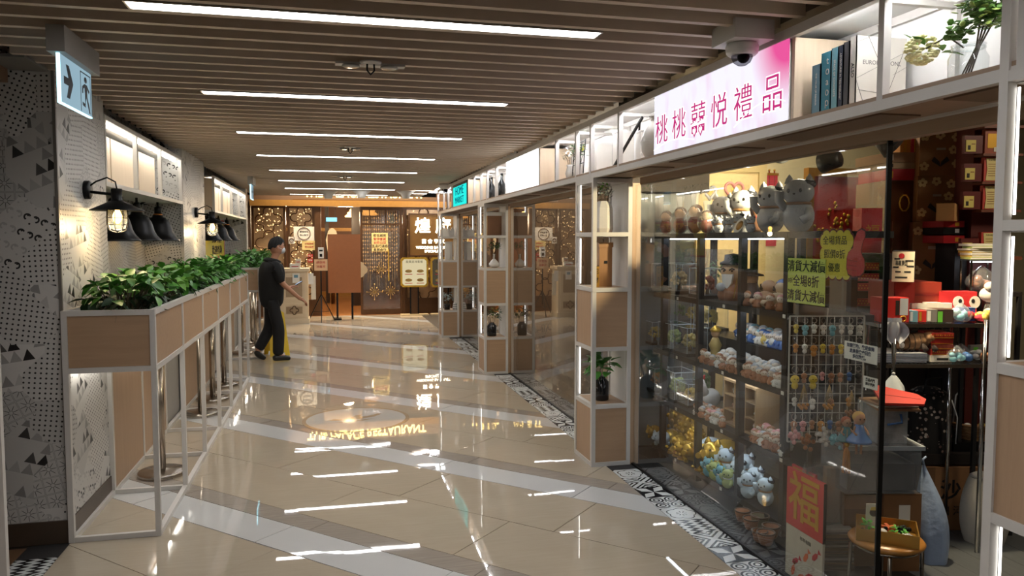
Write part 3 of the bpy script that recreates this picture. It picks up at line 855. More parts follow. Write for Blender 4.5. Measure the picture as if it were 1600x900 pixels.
def leaf_cluster(b, c, R, n, s, up=.3, flat=1.0):
    me = LEAF[0]
    for i in range(n):
        a = random.uniform(0, 2*PI); e = random.uniform(-.5, 1.2); q = R*random.uniform(.35, 1)
        p = Vector((q*math.cos(a)*math.cos(e), q*math.sin(a)*math.cos(e), q*math.sin(e)*flat))+Vector(c)
        b.T = Matrix.Translation(p) @ Matrix.Rotation(a-PI/2+random.gauss(0, .6), 4, 'Z') @ Matrix.Rotation(random.uniform(-.6, 1.0), 4, 'X') @ Matrix.Scale(s*random.uniform(.7, 1.2), 4)
        b._add([v.co for v in me.vertices], [tuple(f.vertices) for f in me.polygons], True)
    b.T = Matrix()
def vase_plant(name, lab, loc, prof, vm, R, n, s, lm, zc, cat='vase', stems=6, group=None, lm2=None):
    t = thing(name, lab, cat, loc, 0, group)
    MB().lathe(prof, 24).obj('vase', vm, t)
    z0 = prof[-1][1]*.4; sb = MB()
    for i in range(stems):
        a = 2*PI*i/stems; sb.tube([(0.006*math.cos(a), .006*math.sin(a), z0), (.4*R*math.cos(a), .4*R*math.sin(a), zc*.8), (.75*R*math.cos(a), .75*R*math.sin(a), zc+.5*R*math.sin(3*a))], .0025, 5)
    sb.obj('stems', stemm, t)
    f = MB(); leaf_cluster(f, (0, 0, zc), R, n, s); stuff(f.obj('foliage', lm, t))
    if lm2:
        f = MB(); leaf_cluster(f, (R*.2, -R*.2, zc+.2*R), R*.6, n//4, s); stuff(f.obj('blossom', lm2, t))
    return t
# jar with boxwood and a hydrangea
p = at(1512, 113, x=1.97)
t = thing('jar_plant', 'clear glass jar holding a bushy boxwood sprig on the overhead shelf', 'plant', (p.x, p.y, ZS+.001))
MB().lathe([(.045, 0), (.056, .01), (.058, .08), (.047, .1), (.046, .12), (.05, .122)], 24).obj('jar', jarg, t)
b = MB(); b.tube([(.046*math.cos(u), .046*math.sin(u), .112) for u in [2*PI*i/20 for i in range(20)]], .004, 5, True); b.obj('neck_ring', jarg, t)
b = MB()
for i in range(4): b.tube([(.01*i-.02, .0, .03), (.004*i, -.03, .11), (.02*i-.03, -.075, .2)], .0028, 5)
b.obj('stems', stemm, t)
bl = [mat('boxwood_leaf', (84, 124, 50), .4, 0, .4, 30.), mat('boxwood_light', (132, 156, 70), .4, 0, .3, 30.)]
for nm, m_, n_, c_, R_ in (('foliage', bl[0], 420, (-.0, -.085, .235), .088), ('young_leaves', bl[1], 110, (-.02, -.09, .235), .095), ('side_sprig', bl[0], 60, (-.02, .02, .17), .04)):
    f = MB()
    for i in range(n_):
        d = Vector((random.gauss(0, 1), random.gauss(0, 1), random.gauss(0, 1))).normalized()*R_*random.uniform(.45, 1); k = random.uniform(.009, .0145)
        f.ball(Vector(c_)+d, k, k*.9, k*.16, 6, 4, Matrix.Rotation(random.uniform(0, 6), 3, 'Z') @ Matrix.Rotation(random.gauss(0, .7), 3, 'X'))
    stuff(f.obj(nm, m_, t))
q = at(1440, 78, x=1.95)
t = thing('hydrangea', 'cream and green hydrangea bloom leaning out from the glass jar', 'flower', (q.x, q.y, q.z))
f = MB()
for i in range(110):
    d = Vector((random.gauss(0, 1), random.gauss(0, 1), random.gauss(0, 1))).normalized()*.047
    f.ball(d, .011, .011, .006, 6, 4)
f.obj('petals', mat('cream_petal', (226, 222, 170), .6, 0, .2), t)
f = MB(); leaf_cluster(f, (.01, -.02, -.01), .05, 6, .6); f.obj('leaf', leafl, t)
MB().tube([(.0, -.02, 0), (.01, -.1, .02), (p.x-q.x, p.y-q.y+.02, ZS+.12-q.z)], .003, 6).obj('stem', stemm, t)

wv = ceramic; wpaint = mat('matt_white', (214, 210, 202), .6)
def on_shelf(px, x=1.97): return (x, at(px, 250, x=x).y, ZS+.001)
# pots and frames between the pink sign and the blank sign
p = on_shelf(1008, 1.93)
t = thing('white_vase', 'white glazed bottle vase beside the pink sign', 'vase', (p[0], 4.36, p[2])); MB().lathe([(.05, 0), (.075, .04), (.085, .1), (.06, .18), (.026, .225), (.022, .24), (.04, .255)], 28).obj('body', wv, t); MB().tube([(.085*math.cos(a), .085*math.sin(a), .1) for a in [2*PI*i/28 for i in range(28)]], .002, 5, True).obj('glaze_ring', wpaint, t)
t = thing('wood_block', 'upright brown wooden block behind the white vase next the pink sign', 'block', (1.86, 4.2, ZS+.001)); B('block', oakz, t, (.08, .22, 0, .07, 0, .28)); B('groove', black, t, (.079, .0805, 0, .07, .19, .195))
t = thing('black_easel', 'black leaning stick frame on the overhead shelf near the pink sign', 'easel', (1.9, 4.75, ZS+.001)); MB().bar((0, .22, .004), (.03, -.2, .28), .014).obj('rod', black, t); MB().bar((.16, .2, .004), (.03, -.16, .26), .012).obj('prop', black, t)
for k, (y, h, d, lb) in enumerate(((5.02, .25, .1, 'tall white box behind the black stick frame'), (4.62, .2, .08, 'shorter white box in front of the black stick frame'), (5.45, .22, .08, 'white box next to the wire frame'))):
    t = thing('white_box', lb, 'box', (1.95, y, ZS+.001), 0, 'white boxes on the overhead shelf'); B('box', wpaint, t, (0, .12, 0, d, 0, h)); B('lid', dwhite, t, (-.003, .123, -.003, d+.003, h, h+.012))
t = thing('wire_grid_stand', 'black wire grid frame standing on the overhead shelf', 'frame', (1.9, 5.62, ZS+.001)); wb = MB()
for i in range(4): wb.bar((0, .09*i, .003), (.02, .09*i, .28), .006)
for z in (.006, .1, .19, .27): wb.bar((.02*z/.28, 0, z), (.02*z/.28, .27, z), .006)
wb.obj('grid', black, t)
for k, (y, lb, lm, l2) in enumerate(((6.02, 'white jug with pale roses on the overhead shelf', mat('rose_white', (222, 214, 200), .6), None), (5.82, 'white pot with green and yellow blossoms on the overhead shelf', leafm, mat('yellow_bloom', (196, 190, 90), .6)))):
    vase_plant('potted_flowers', lb, (1.93, y, ZS+.001), [(.03, 0), (.045, .05), (.03, .1), (.035, .12)], wv, .07, 50, .35, lm, .2, 'flowers', 4, None, l2)
# bottles and boards between the blank sign and the turquoise sign
for k, (y, lb) in enumerate(((8.6, 'dark bottle nearest the blank lit sign'), (9.15, 'dark bottle in the middle of the overhead shelf'), (9.3, 'dark bottle behind the middle one'))):
    t = thing('dark_bottle', lb, 'bottle', (1.93, y, ZS+.001), 0, 'dark bottles on the overhead shelf'); MB().lathe([(.035, 0), (.04, .01), (.04, .15), (.014, .2), (.013, .25)], 18).obj('body', mat('dark_glass', (26, 28, 30), .12), t); MB().lathe([(.015, .25), (.015, .27), (0, .27)], 12).obj('cap', black, t)
for k, (y, lb) in enumerate(((9.65, 'pale wooden board nearer the turquoise sign'), (10.1, 'pale wooden board touching the turquoise sign box'))):
    t = thing('wood_board', lb, 'board', (1.9, y, ZS+.001), 0, 'boards on the overhead shelf'); B('board', pale, t, (0, .16, 0, .03, 0, .29)); B('edge', oakz, t, (-.004, 0, 0, .03, 0, .29))
t = thing('glass_carafe', 'clear glass carafe beside the blank lit sign', 'carafe', (1.95, 8.25, ZS+.001)); MB().lathe([(.05, 0), (.06, .08), (.03, .18), (.04, .24)], 20).obj('body', jarg, t); MB().ball((0, 0, .05), .035).obj('stopper', wv, t)
for k, (y, lb) in enumerate(((11.85, 'slim dark ornament beside the turquoise sign'), (12.25, 'slim dark ornament in the last but one bay'), (12.85, 'slim dark ornament in the last bay'))):
    t = thing('slim_ornament', lb, 'ornament', (1.95, y, ZS+.001), 0, 'slim ornaments on the overhead shelf'); MB().lathe([(.03, 0), (.03, .01), (.012, .02), (.02, .14), (.01, .27), (0, .28)], 14).obj('body', black, t); MB().lathe([(.036, -.0005), (.036, .006), (0, .006)], 14).obj('foot', oak, t)

# column one
cx, cy = 1.985, 5.385
facet = [(.065, 0), (.075, .03), (.07, .18), (.05, .225), (.045, .23)]
t = thing('tall_vase', 'tall faceted white vase with eucalyptus sprigs in the column by the pink sign', 'vase', (cx, cy, 1.7055))
MB().lathe(facet, 8, smooth=False).obj('vase', wpaint, t)
f = MB()
for i in range(7):
    a = i*.9; pts = [(0.01*math.cos(a), .01*math.sin(a), .15), (.04*math.cos(a), .04*math.sin(a), .28), (.065*math.cos(a), .065*math.sin(a), .32+.015*(i % 3))]; f.tube(pts, .002, 5)
f.obj('stems', stemm, t)
f = MB(); leaf_cluster(f, (0, 0, .285), .07, 80, .3); stuff(f.obj('foliage', mat('eucalyptus', (150, 158, 150), .6, 0, .3), t))
f = MB(); leaf_cluster(f, (-.01, -.03, .33), .03, 14, .3); stuff(f.obj('blossom', leafl, t))
t = thing('wooden_caddy', 'tall brown wooden bottle box with a lid in the column by the pink sign', 'box', (cx+.0, cy, 1.3055))
B('box', wood('teak', (140, 98, 58), (172, 126, 78), 'z'), t, (-.05, .05, -.05, .05, 0, .29)); B('lid', wood('teak', (140, 98, 58), (172, 126, 78), 'z'), t, (-.056, .056, -.056, .056, .29, .325)); B('latch', black, t, (-.012, .012, -.054, -.0495, .17, .19))
MB().tube([(0, .0, .325), (0, 0, .34), (.012, 0, .355), (0, 0, .37), (-.012, 0, .355), (0, 0, .34)], .003, 6).obj('hook', steel, t)
t = thing('small_gold_plaque', 'small black plaque with gold characters in front of the wooden box', 'plaque', (1.872, 5.3, 1.3055)); B('plaque', goldcard, t, (0, .05, 0, .012, 0, .15)); B('back', black, t, (-.003, .053, .012, .02, 0, .156))
text('招', .045, ink, M_front((.025, -.0006, .11)), t, ext=.0003); text('財', .045, ink, M_front((.025, -.0006, .05)), t, ext=.0003)
smoke = mat('smoked_glass', (26, 26, 28), .08)
vase_plant('jar_plant', 'dark glass jar with broad green leaves in the column by the pink sign', (cx-.02, cy-.03, .4555), [(.05, 0), (.056, .01), (.056, .14), (.03, .165), (.034, .18)], smoke, .1, 34, 1.0, leafm, .25, 'plant')
# column two
cy = 9.33
t = thing('brown_gift_box', 'brown gift box with a pale lid in the middle column', 'box', (cx, cy, 1.7055)); B('box', mat('brown_box', (122, 84, 56), .6), t, (-.09, .09, -.08, .08, 0, .24)); B('lid', wpaint, t, (-.095, .095, -.085, .085, .24, .285)); B('tape', goldcard, t, (-.0915, -.09, -.08, .08, .0, .239))
vase_plant('vase_plant', 'round white bulb vase with dark sprigs in the middle column', (cx, cy-.05, 1.3055), [(.03, 0), (.06, .02), (.065, .05), (.04, .085), (.014, .11), (.012, .16), (.018, .17)], wv, .085, 110, .32, leafd, .25, 'vase', 6, None, leafl)
vase_plant('jar_plant', 'dark jar with small leaved sprigs in the middle column', (cx-.03, cy-.05, .4555), [(.055, 0), (.06, .01), (.06, .13), (.03, .16), (.034, .17)], smoke, .12, 150, .36, leafd, .26, 'plant', 6, None, leafl)
# column three
cy = 13.0
t = thing('crown_ornament', 'white crown shaped statuette in the farthest column', 'statuette', (cx, cy, 1.7055)); MB().prism([(-.1, 0), (.1, 0), (.1, .1), (.06, .16), (.03, .1), (.0, .19), (-.03, .1), (-.06, .17), (-.1, .1)], .05, M_front((0, .02, 0))).obj('crown', wv, t); B('foot', wpaint, t, (-.11, .11, -.04, .03, 0, .012))
t = thing('white_column_box', 'tall pale box standing in the farthest column', 'box', (cx, cy, 1.3055)); B('box', wpaint, t, (-.06, .06, -.05, .05, 0, .3)); B('lid', dwhite, t, (-.063, .063, -.053, .053, .3, .315))
vase_plant('vase_plant', 'pale leafy sprig in a dark pot in the farthest column', (cx-.03, cy, .4555), [(.05, 0), (.055, .08), (.05, .1)], smoke, .11, 70, .45, mat('pale_leaf', (150, 170, 170), .6), .2, 'plant')
t = thing('striped_ornament', 'black and white striped ornament beside the pale sprig in the farthest column', 'ornament', (cx+.09, cy-.12, .4555)); MB().lathe([(.04, 0), (.045, .05), (.03, .12), (0, .14)], 16).obj('body', wpaint, t)
sb = MB()
for z in (.03, .065, .1): sb.tube([((.048-.12*max(0, z-.05))*math.cos(a), (.048-.12*max(0, z-.05))*math.sin(a), z) for a in [2*PI*i/16 for i in range(16)]], .004, 5, True)
sb.obj('stripes', black, t)
# nearest column: gold boxes and hanging charms
for i in range(2):
    for j in range(3):
        t = thing('gold_box', 'gold gift box in the nearest column, %s layer, %s' % (('lower', 'middle', 'upper')[j], ('near the doorway', 'farther in')[i]), 'box', (1.99, 1.47+.15*i, 1.7065+.106*j), 0, 'gold boxes in the nearest column')
        B('box', mat('gold_box', (190, 156, 50), .5, .1), t, (-.08, .07, -.06, .06, 0, .085)); B('lid', mat('gold_lid', (206, 172, 66), .5, .1), t, (-.083, .073, -.063, .063, .085, .104))
for i in range(5):
    t = thing('hanging_charm', 'red and gold string charm hanging in the nearest column, %s from the doorway' % ORD[i], 'charm', (1.95+.02*(i % 2), 1.7-.055*i, 1.295), 0, 'hanging charms in the nearest column')
    MB().tube([(0, 0, .378), (0, 0, .1)], .002, 5).obj('cord', red, t)
    f = MB()
    for k in range(4): f.ball((0, 0, .32-.07*k), .022, .018, .026, 8, 6)
    f.obj('beads', (gold, red)[i % 2], t)
    MB().cyl((0, 0, .1), (0, 0, .02), .008, .016, 8).obj('tassel', red, t)

# ------------------------------------------------------------------ things on the ceiling
def cctv(loc, lab, s=1.0, boxed=True):
    t = thing('dome_camera', lab, 'security camera', loc, 0, 'dome cameras under the ceiling')
    cm = mat('camera_white', (198, 196, 190), .45, 0, .03)
    if boxed: B('mount', cm, t, (-.09*s, .09*s, -.1*s, .1*s, -.05*s, .03*s))
    z = -.05*s if boxed else 0
    MB().lathe([(.062*s, z), (.07*s, z-.012*s), (.066*s, z-.04*s), (.055*s, z-.05*s), (0, z-.05*s)], 28).obj('housing', cm, t)
    MB().lathe([(.045*s, z-.045*s), (.044*s, z-.06*s), (.035*s, z-.078*s), (.018*s, z-.09*s), (0, z-.094*s)], 24, caps=False).obj('dome', glass('camera_dome', (.5, .5, .52), 2.0), t)
    MB().ball((0, -.012*s, z-.058*s), .026*s).obj('lens', black, t)
    return t
p = at(1160, 52, z=2.53); cctv((p.x, p.y, 2.535), 'white boxed dome camera under the slats by the pink sign')
p = at(697, 291, z=2.5); cctv((p.x, p.y, 2.535), 'white dome camera above the turquoise sign', 1.6, False)
def cone_speaker(px, py, lab):
    p = at(px, py, z=2.5); t = thing('ceiling_speaker', lab, 'speaker', (p.x, p.y, 2.535), 0, 'white cone fittings at the far end')
    MB().lathe([(.16, 0), (.15, -.02), (.08, -.07), (.07, -.13), (0, -.13)], 24).obj('cone', mat('camera_white', (198, 196, 190), .45, 0, .03), t); MB().lathe([(.17, .004), (.17, -.006), (.15, -.008)], 24, caps=False).obj('flange', white, t)
for px, py, l in ((513, 302, 'white cone fitting under the far ceiling, above the reception desk'), (565, 301, 'white cone fitting under the far ceiling, in front of the glass door'), (634, 302, 'white cone fitting under the far ceiling, beside the gold sign')): cone_speaker(px, py, l)
def twin_light(px0, px1, py, lab):
    a = at(px0, py, z=2.53); b = at(px1, py, z=2.53); c = (a+b)/2; L = (b-a).length/2
    t = thing('emergency_light', lab, 'emergency light', (c.x, c.y, 2.528), 0, 'twin spot emergency lights')
    pl = mat('camera_white', (198, 196, 190), .45, 0, .03)
    B('plate', pl, t, (-L, L, -.03, .03, 0, .012))
    for s in (-1, 1):
        MB().lathe([(.045, 0), (.045, -.006), (.035, -.01), (0, -.01)], 20, (s*L*.55, 0, 0)).obj('spot', mat('spot_lens', (150, 148, 142), .2), t)
    MB().lathe([(.055, .0), (.05, -.008), (0, -.008)], 20, (0, -.05, .01)).obj('escutcheon', white, t)
    MB().tube([(-.016, -.04, .02), (-.018, -.04, -.03), (0, -.04, -.05), (.018, -.04, -.03), (.016, -.04, .02)], .005, 6).obj('sprinkler', black, t)
twin_light(525, 632, 103, 'white twin spot emergency light between the first two linear lights')
twin_light(531, 563, 232, 'white twin spot emergency light in front of the fourth linear light')
twin_light(527, 551, 276, 'white twin spot emergency light far down the ceiling')
def exit_sign(x, y, L, lab, arrow=True):
    t = thing('exit_sign', lab, 'exit sign', (x, y, 0), 0, 'hanging exit signs')
    B('housing', mat('grey_housing', (150, 148, 144), .5), t, (-.035, .035, 0, L, 2.43, 2.539))
    zt = 2.429; H = .2
    B('panel', glow('exit_panel', (176, 206, 220), .27, (160, 196, 214)), t, (-.006, .006, .03, L-.04, zt-H, zt))
    B('edge', glow('exit_edge', (170, 240, 255), 1.2), t, (-.007, .007, .024, .03, zt-H, zt), (-.007, .007, .024, L-.04, zt-H-.005, zt-H))
    ik = mat('exit_ink', (16, 30, 44), .6)
    z = zt-H/2; a = MB(); M = M_right((.0065, .13, z-.0))
    a.prism([(-.06, -.016), (.0, -.016), (-.028, -.07), (.01, -.07), (.06, 0), (.01, .07), (-.028, .07), (.0, .016), (-.06, .016)], .001, M); a.obj('arrow', ik, t)
    m = MB(); M = M_right((.0065, L-.13, z))
    m.prism([(.02*math.cos(u), .055+.014*math.sin(u)) for u in [2*PI*i/12 for i in range(12)]], .001, M)
    for P in ([(-.02, .035), (.022, .035), (.02, -.02), (-.01, -.02)], [(.0, -.015), (.02, -.02), (.05, -.06), (.06, -.09), (.046, -.09), (.03, -.062)], [(-.01, -.01), (.006, -.018), (-.014, -.055), (-.05, -.05), (-.05, -.065), (-.008, -.07)], [(.015, .035), (.02, .02), (.048, .0), (.056, .012)], [(-.018, .035), (-.05, .02), (-.052, -.01), (-.04, -.01), (-.036, .012), (-.012, .022)]):
        m.prism(P, .001, M)
    m.obj('running_figure', ik, t)
    fr = MB()
    for x0, x1, y0, y1 in ((-.075, -.07, -.095, .085), (.07, .075, -.095, .085), (-.07, .07, .08, .085)): fr.prism([(x0, y0), (x1, y0), (x1, y1), (x0, y1)], .0008, M)
    fr.obj('doorway', ik, t)
exit_sign(-1.09, 3.57, .5, 'lit exit sign with an arrow and running figure, hanging by the nearer pier')
p = at(393, 277, z=2.54); exit_sign(p.x, p.y-.2, .42, 'small lit exit sign hanging over the farther planter')

# ------------------------------------------------------------------ restaurant front at the end
YF = 17.1
bronze = mat('bronze_frame', (88, 62, 40), .3, .5, .15)
goldwood = mat('gilt_beam', (150, 112, 60), .35, .4, .15)
rw = struct(B('wall_far', mat('dark_brown_wall', (70, 52, 38), .5), None, (-3.2, 4.6, 17.3, 17.36, 2.45, 3.3), (-3.2, 4.6, 16.05, 16.1, 2.78, 3.3), (-3.2, -1.62, 17.1, 17.36, 0, 2.45), (4.4, 4.6, 13.3, 17.36, 0, 3.3)))
struct(B('ceiling_far', mat('tan_ceiling', (150, 128, 100), .7), None, (-3.2, 4.6, 16.05, 17.36, 3.3, 3.36), (-3.2, 4.6, 17.36, 23.2, 2.62, 2.68), (2.2, 4.6, 13.3, 16.05, 2.6, 2.66)))
struct(B('trim_9', goldwood, None, (-1.62, 4.4, 17.0, 17.3, 2.37, 2.5)))
# lettering over the beam, partly hidden by the corridor ceiling
t = thing('restaurant_letters', 'row of glowing warm letters above the gilt beam of the restaurant front', 'sign', (0, 17.1, 2.5))
lg = glow('warm_letter', (255, 216, 130), 3.2)
xs0, xs1 = at(465, 310, y=17.1).x, at(672, 310, y=17.1).x
text('THE PALACE RESTAURANT', .25, lg, M_front(((xs0+xs1)/2, 0, .15)), t, ext=.02, off=.004, sx=(xs1-xs0)/3.35)
B('rail', bronze, t, (xs0-.1, xs1+.1, -.02, .05, 0, .02))
# lattice screens
def quatre(c, r, seg=8):
    pts = []
    for k in range(4):
        a0 = k*PI/2; ox, oz = math.cos(a0)*r*.72, math.sin(a0)*r*.72
        for i in range(seg+1):
            a = a0-1.9+3.8*i/seg; rr = r*.46
            pts.append((c[0]+ox+rr*math.cos(a), c[1], c[2]+oz+rr*math.sin(a)))
    return pts
mirror = mat('bronze_mirror', (200, 168, 130), .28, .55, .35, 5.0)
def lattice(x0, x1, z0, z1, nx, nz, lab):
    t = thing('lattice_screen', lab, 'lattice screen', (0, YF, 0), 0, 'quatrefoil lattice screens of the restaurant front')
    B('mirror_back', mirror, t, (x0, x1, .1, .12, z0, z1))
    B('frame', bronze, t, (x0-.05, x0, 0, .12, 0, 2.37), (x1, x1+.05, 0, .12, 0, 2.37), (x0, x1, 0, .12, z1, 2.37), (x0, x1, 0, .12, 0, z0))
    dx = (x1-x0)/nx; dz = (z1-z0)/nz
    for i in range(nx):
        for j in range(nz):
            c = (x0+dx*(i+.5), .06, z0+dz*(j+.5))
            MB().tube(quatre(c, min(dx, dz)*.47), .013, 5, True).obj('quatrefoil', bronze, t)
    br = MB()
    for i in range(1, nx): br.box(x0+dx*i-.012, x0+dx*i+.012, .05, .07, z0, z1)
    if nx > 1: br.obj('mullion', bronze, t)
    cr = MB()
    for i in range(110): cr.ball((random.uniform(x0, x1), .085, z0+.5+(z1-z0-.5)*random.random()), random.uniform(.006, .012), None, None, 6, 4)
    stuff(cr.obj('glint_beads', glow('crystal_glint', (255, 224, 160), 1.6, (150, 100, 50), 14.0), t))  # glints put in as small glowing beads
lattice(-1.55, -.95, .35, 2.33, 1, 4, 'bronze quatrefoil lattice screen behind the person')
lattice(-.82, -.35, .35, 2.33, 1, 5, 'bronze quatrefoil lattice screen beside the doorway with certificates')
lattice(1.68, 2.45, .35, 2.33, 1, 4, 'bronze quatrefoil lattice screen behind the gold sign')
lattice(2.6, 3.4, .35, 2.33, 1, 4, 'bronze quatrefoil lattice screen at the far side of the gold sign')
# glazed door leaf
t = struct(thing('door_1', '', '', (0, YF, 0))); del t['label']; del t['category']
x0, x1 = .66, 1.55
B('door_frame', bronze, t, (x0, x0+.05, 0, .08, 0, 2.37), (x1-.03, x1+.03, 0, .08, 0, 2.37), (x0+.05, x1-.03, .002, .08, 2.3, 2.37), (x0+.05, x1-.03, .002, .08, 0, .12), (x0+.05, x1-.03, .02, .06, 1.98, 2.01), (x0+.2, x0+.22, .021, .059, 2.01, 2.3), (x0+.55, x0+.57, .019, .059, 2.01, 2.3))
B('glass_pane', glass('bronze_glass', (.5, .42, .33), 2.6, .05, .06), t, (x0+.05, x1-.03, .03, .042, .12, 2.3))
or_ = MB()
for cx_, cz in ((x0+.45, 1.0), (x0+.3, .5), (x0+.65, .52)):
    for k in range(12):
        a = 2*PI*k/12; L = .17 if k % 3 == 0 else .1
        or_.bar((cx_, .02, cz), (cx_+L*math.cos(a), .02, cz+L*math.sin(a)), .01)
        or_.ball((cx_+L*math.cos(a), .02, cz+L*math.sin(a)), .014, None, None, 6, 4)
or_.obj('star_ornament', mat('gilt_star', (206, 170, 110), .25, .7), t)
B('handle', gold, t, (x0+.6, x0+.62, -.05, -.03, .75, 1.45), (x0+.6, x0+.62, -.03, .03, .8, .82), (x0+.6, x0+.62, -.03, .03, 1.38, 1.4))
struct(B('door_jamb', bronze, None, (-.3, -.17, 17.05, 17.3, 0, 2.37), (1.585, 1.625, 17.05, 17.3, 0, 2.37)))
t = thing('sparkle_strands', 'curtain of added glowing gold bead strands hanging behind the glazed door', 'sparkle', (0, 17.65, 0)); B('rail', bronze, t, (.72, 1.52, -.01, .01, 2.35, 2.38)); b = MB()  # bead strands added to stand for the gold sparkle behind the glass
for i in range(16):
    x = .75+.05*i
    b.bar((x, 0, .75+.25*math.sin(i*1.7)), (x, 0, 2.35), .004)
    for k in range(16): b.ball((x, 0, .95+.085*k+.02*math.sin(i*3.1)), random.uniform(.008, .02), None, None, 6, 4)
stuff(b.obj('glow_strands', glow('crystal_glint', (255, 224, 160), 1.6, (150, 100, 50), 14.0), t))
t = thing('door_poster', 'cream poster with red and black Chinese print on the glazed door', 'poster', (0, YF+.028, 0))
a = at(581, 393, y=YF); b = at(606, 364, y=YF)
B('sheet', mat('cream_poster', (214, 194, 130), .6), t, (a.x, b.x, -.004, 0, a.z, b.z))
for i, (s, m_) in enumerate((('敬告顧客', ink), ('暫停營業', redink), ('由即日起', redink), ('至另行通告', ink), ('多謝合作', ink))):
    text(s, .07, m_, M_front(((a.x+b.x)/2, -.005, b.z-.06-.078*i)), t, ext=.001)
# gold sign
a = at(641, 399, y=16.9); b = at(712, 336, y=16.9)
t = thing('gold_sign', 'dark gold sign board with glowing Chinese title and wedding banquet lettering', 'sign', (0, 16.9, 0))
board = B('board', mat('gold_board', (134, 98, 48), .35, .4, .12), t, (a.x, b.x, 0, .08, a.z, b.z)); B('frame', bronze, t, (a.x-.03, a.x, -.01, .09, a.z, b.z), (b.x, b.x+.03, -.01, .09, a.z, b.z), (a.x-.03, b.x+.03, -.011, .09, b.z, b.z+.03), (a.x-.03, b.x+.03, -.011, .09, a.z-.03, a.z))
wl_ = glow('sign_white_letter', (255, 244, 214), 2.6)
cxs = (a.x+b.x)/2
text('煌', .36, wl_, M_front((a.x+.28, -.004, b.z-.26)), board, ext=.004, off=.006); text('府', .36, wl_, M_front((a.x+.73, -.004, b.z-.26)), board, ext=.004, off=.006)
text('宴 會 專 家', .105, wl_, M_front((cxs, -.004, a.z+.3)), board, ext=.003, off=.002)
text('WEDDING BANQUET', .078, wl_, M_front((cxs, -.004, a.z+.17)), board, ext=.003, off=.001); text('SPECIALIST', .078, wl_, M_front((cxs, -.004, a.z+.09)), board, ext=.003, off=.001)
B('post', bronze, t, (a.x+.1, a.x+.16, .02, .07, 0, a.z), (b.x-.16, b.x-.1, .02, .07, 0, a.z))
# menu stands
def menu(x0, x1, z0, z1, y, lab, face):
    t = thing('menu_stand', lab, 'menu stand', (0, y, 0), 0, 'gilt framed menu stands')
    c = .05; w = x1-x0; h = z1-z0
    octo = [(x0+c, z0), (x1-c, z0), (x1, z0+c), (x1, z1-c), (x1-c, z1), (x0+c, z1), (x0, z1-c), (x0, z0+c)]
    M = face_mx((0, .03, 0), (1, 0, 0), (0, -1, 0))
    MB().prism(octo, .03, M).obj('frame', gold, t)
    i_ = .04; xm, zm = (x0+x1)/2, (z0+z1)/2
    inn = [(xm+(x-xm)*(1-2*i_/w), zm+(z-zm)*(1-2*i_/h)) for x, z in octo]
    mf = MB().prism(inn, .004, face_mx((0, -.001, 0), (1, 0, 0), (0, -1, 0))).obj('menu_face', face, t)
    text('龍鳳呈祥套餐', .062, ink, M_front((xm, -.006, z1-.1)), mf, ext=.001)
    f = MB(); f2 = MB()
    for i in range(2):
        for j in range(2):
            q = (xm+(i-.5)*w*.42, z0+h*(.24+.3*j)); f.prism([(q[0]+.075*math.cos(u), q[1]+.035*math.sin(u)) for u in [2*PI*k/14 for k in range(14)]], .001, M_front((0, -.006, 0)))
            f2.prism([(q[0]-.08, q[1]-.075), (q[0]+.08, q[1]-.075), (q[0]+.08, q[1]-.06), (q[0]-.08, q[1]-.06)], .001, M_front((0, -.006, 0)))
    f.obj('dish_picture', mat('dish_print', (150, 120, 60), .6), mf); f2.obj('dish_caption', redink, mf)
    B('post', black, t, (xm-.1, xm-.07, .03, .06, .02, z0+.1), (xm+.07, xm+.1, .03, .06, .02, z0+.1)); B('post_panel', bronze, t, (xm-.07, xm+.07, .04, .05, .02, z0+.1))
    B('base', mat('pale_base', (200, 180, 140), .4), t, (xm-.3, xm+.3, -.08, .16, 0, .03))
a = at(626, 449, y=16.7); b = at(669, 402, y=16.7); menu(a.x, b.x, a.z, b.z, 16.7, 'gilt octagonal menu stand with a cream menu under the gold sign', glow('menu_cream', (236, 220, 176), .3))
a = at(673, 449, y=16.7); b = at(716, 402, y=16.7); menu(a.x, b.x, a.z, b.z, 16.7, 'gilt octagonal menu stand with a dark food picture, beside the cream one', glow('menu_dark', (90, 80, 62), .25))
# brown folding screen
t = thing('folding_screen', 'plain brown partition screen on short black legs in the restaurant doorway', 'screen', (0, 16.2, 0))
a = at(513, 458, y=16.2); b = at(563, 366, y=16.2)
B('panel', mat('brown_leatherette', (142, 86, 46), .5, 0, .08), t, (a.x, b.x, 0, .05, a.z, b.z))
B('leg', black, t, (a.x+.16, a.x+.2, .0, .05, 0, a.z)); B('leg', black, t, (b.x-.2, b.x-.16, .0, .05, 0, a.z)); B('foot', black, t, (a.x+.1, a.x+.26, -.12, .17, 0, .03))
cl = MB().prism([(.0, -.17), (.05, -.15), (.08, -.1), (.13, -.06), (.14, 0), (.12, .06), (.07, .09), (.05, .14), (0, .16)], .03, M_front((b.x, .04, at(563, 421, y=16.2).z)))
cl.obj('scallop_edge', mat('cream_scallop', (196, 170, 130), .5), t)
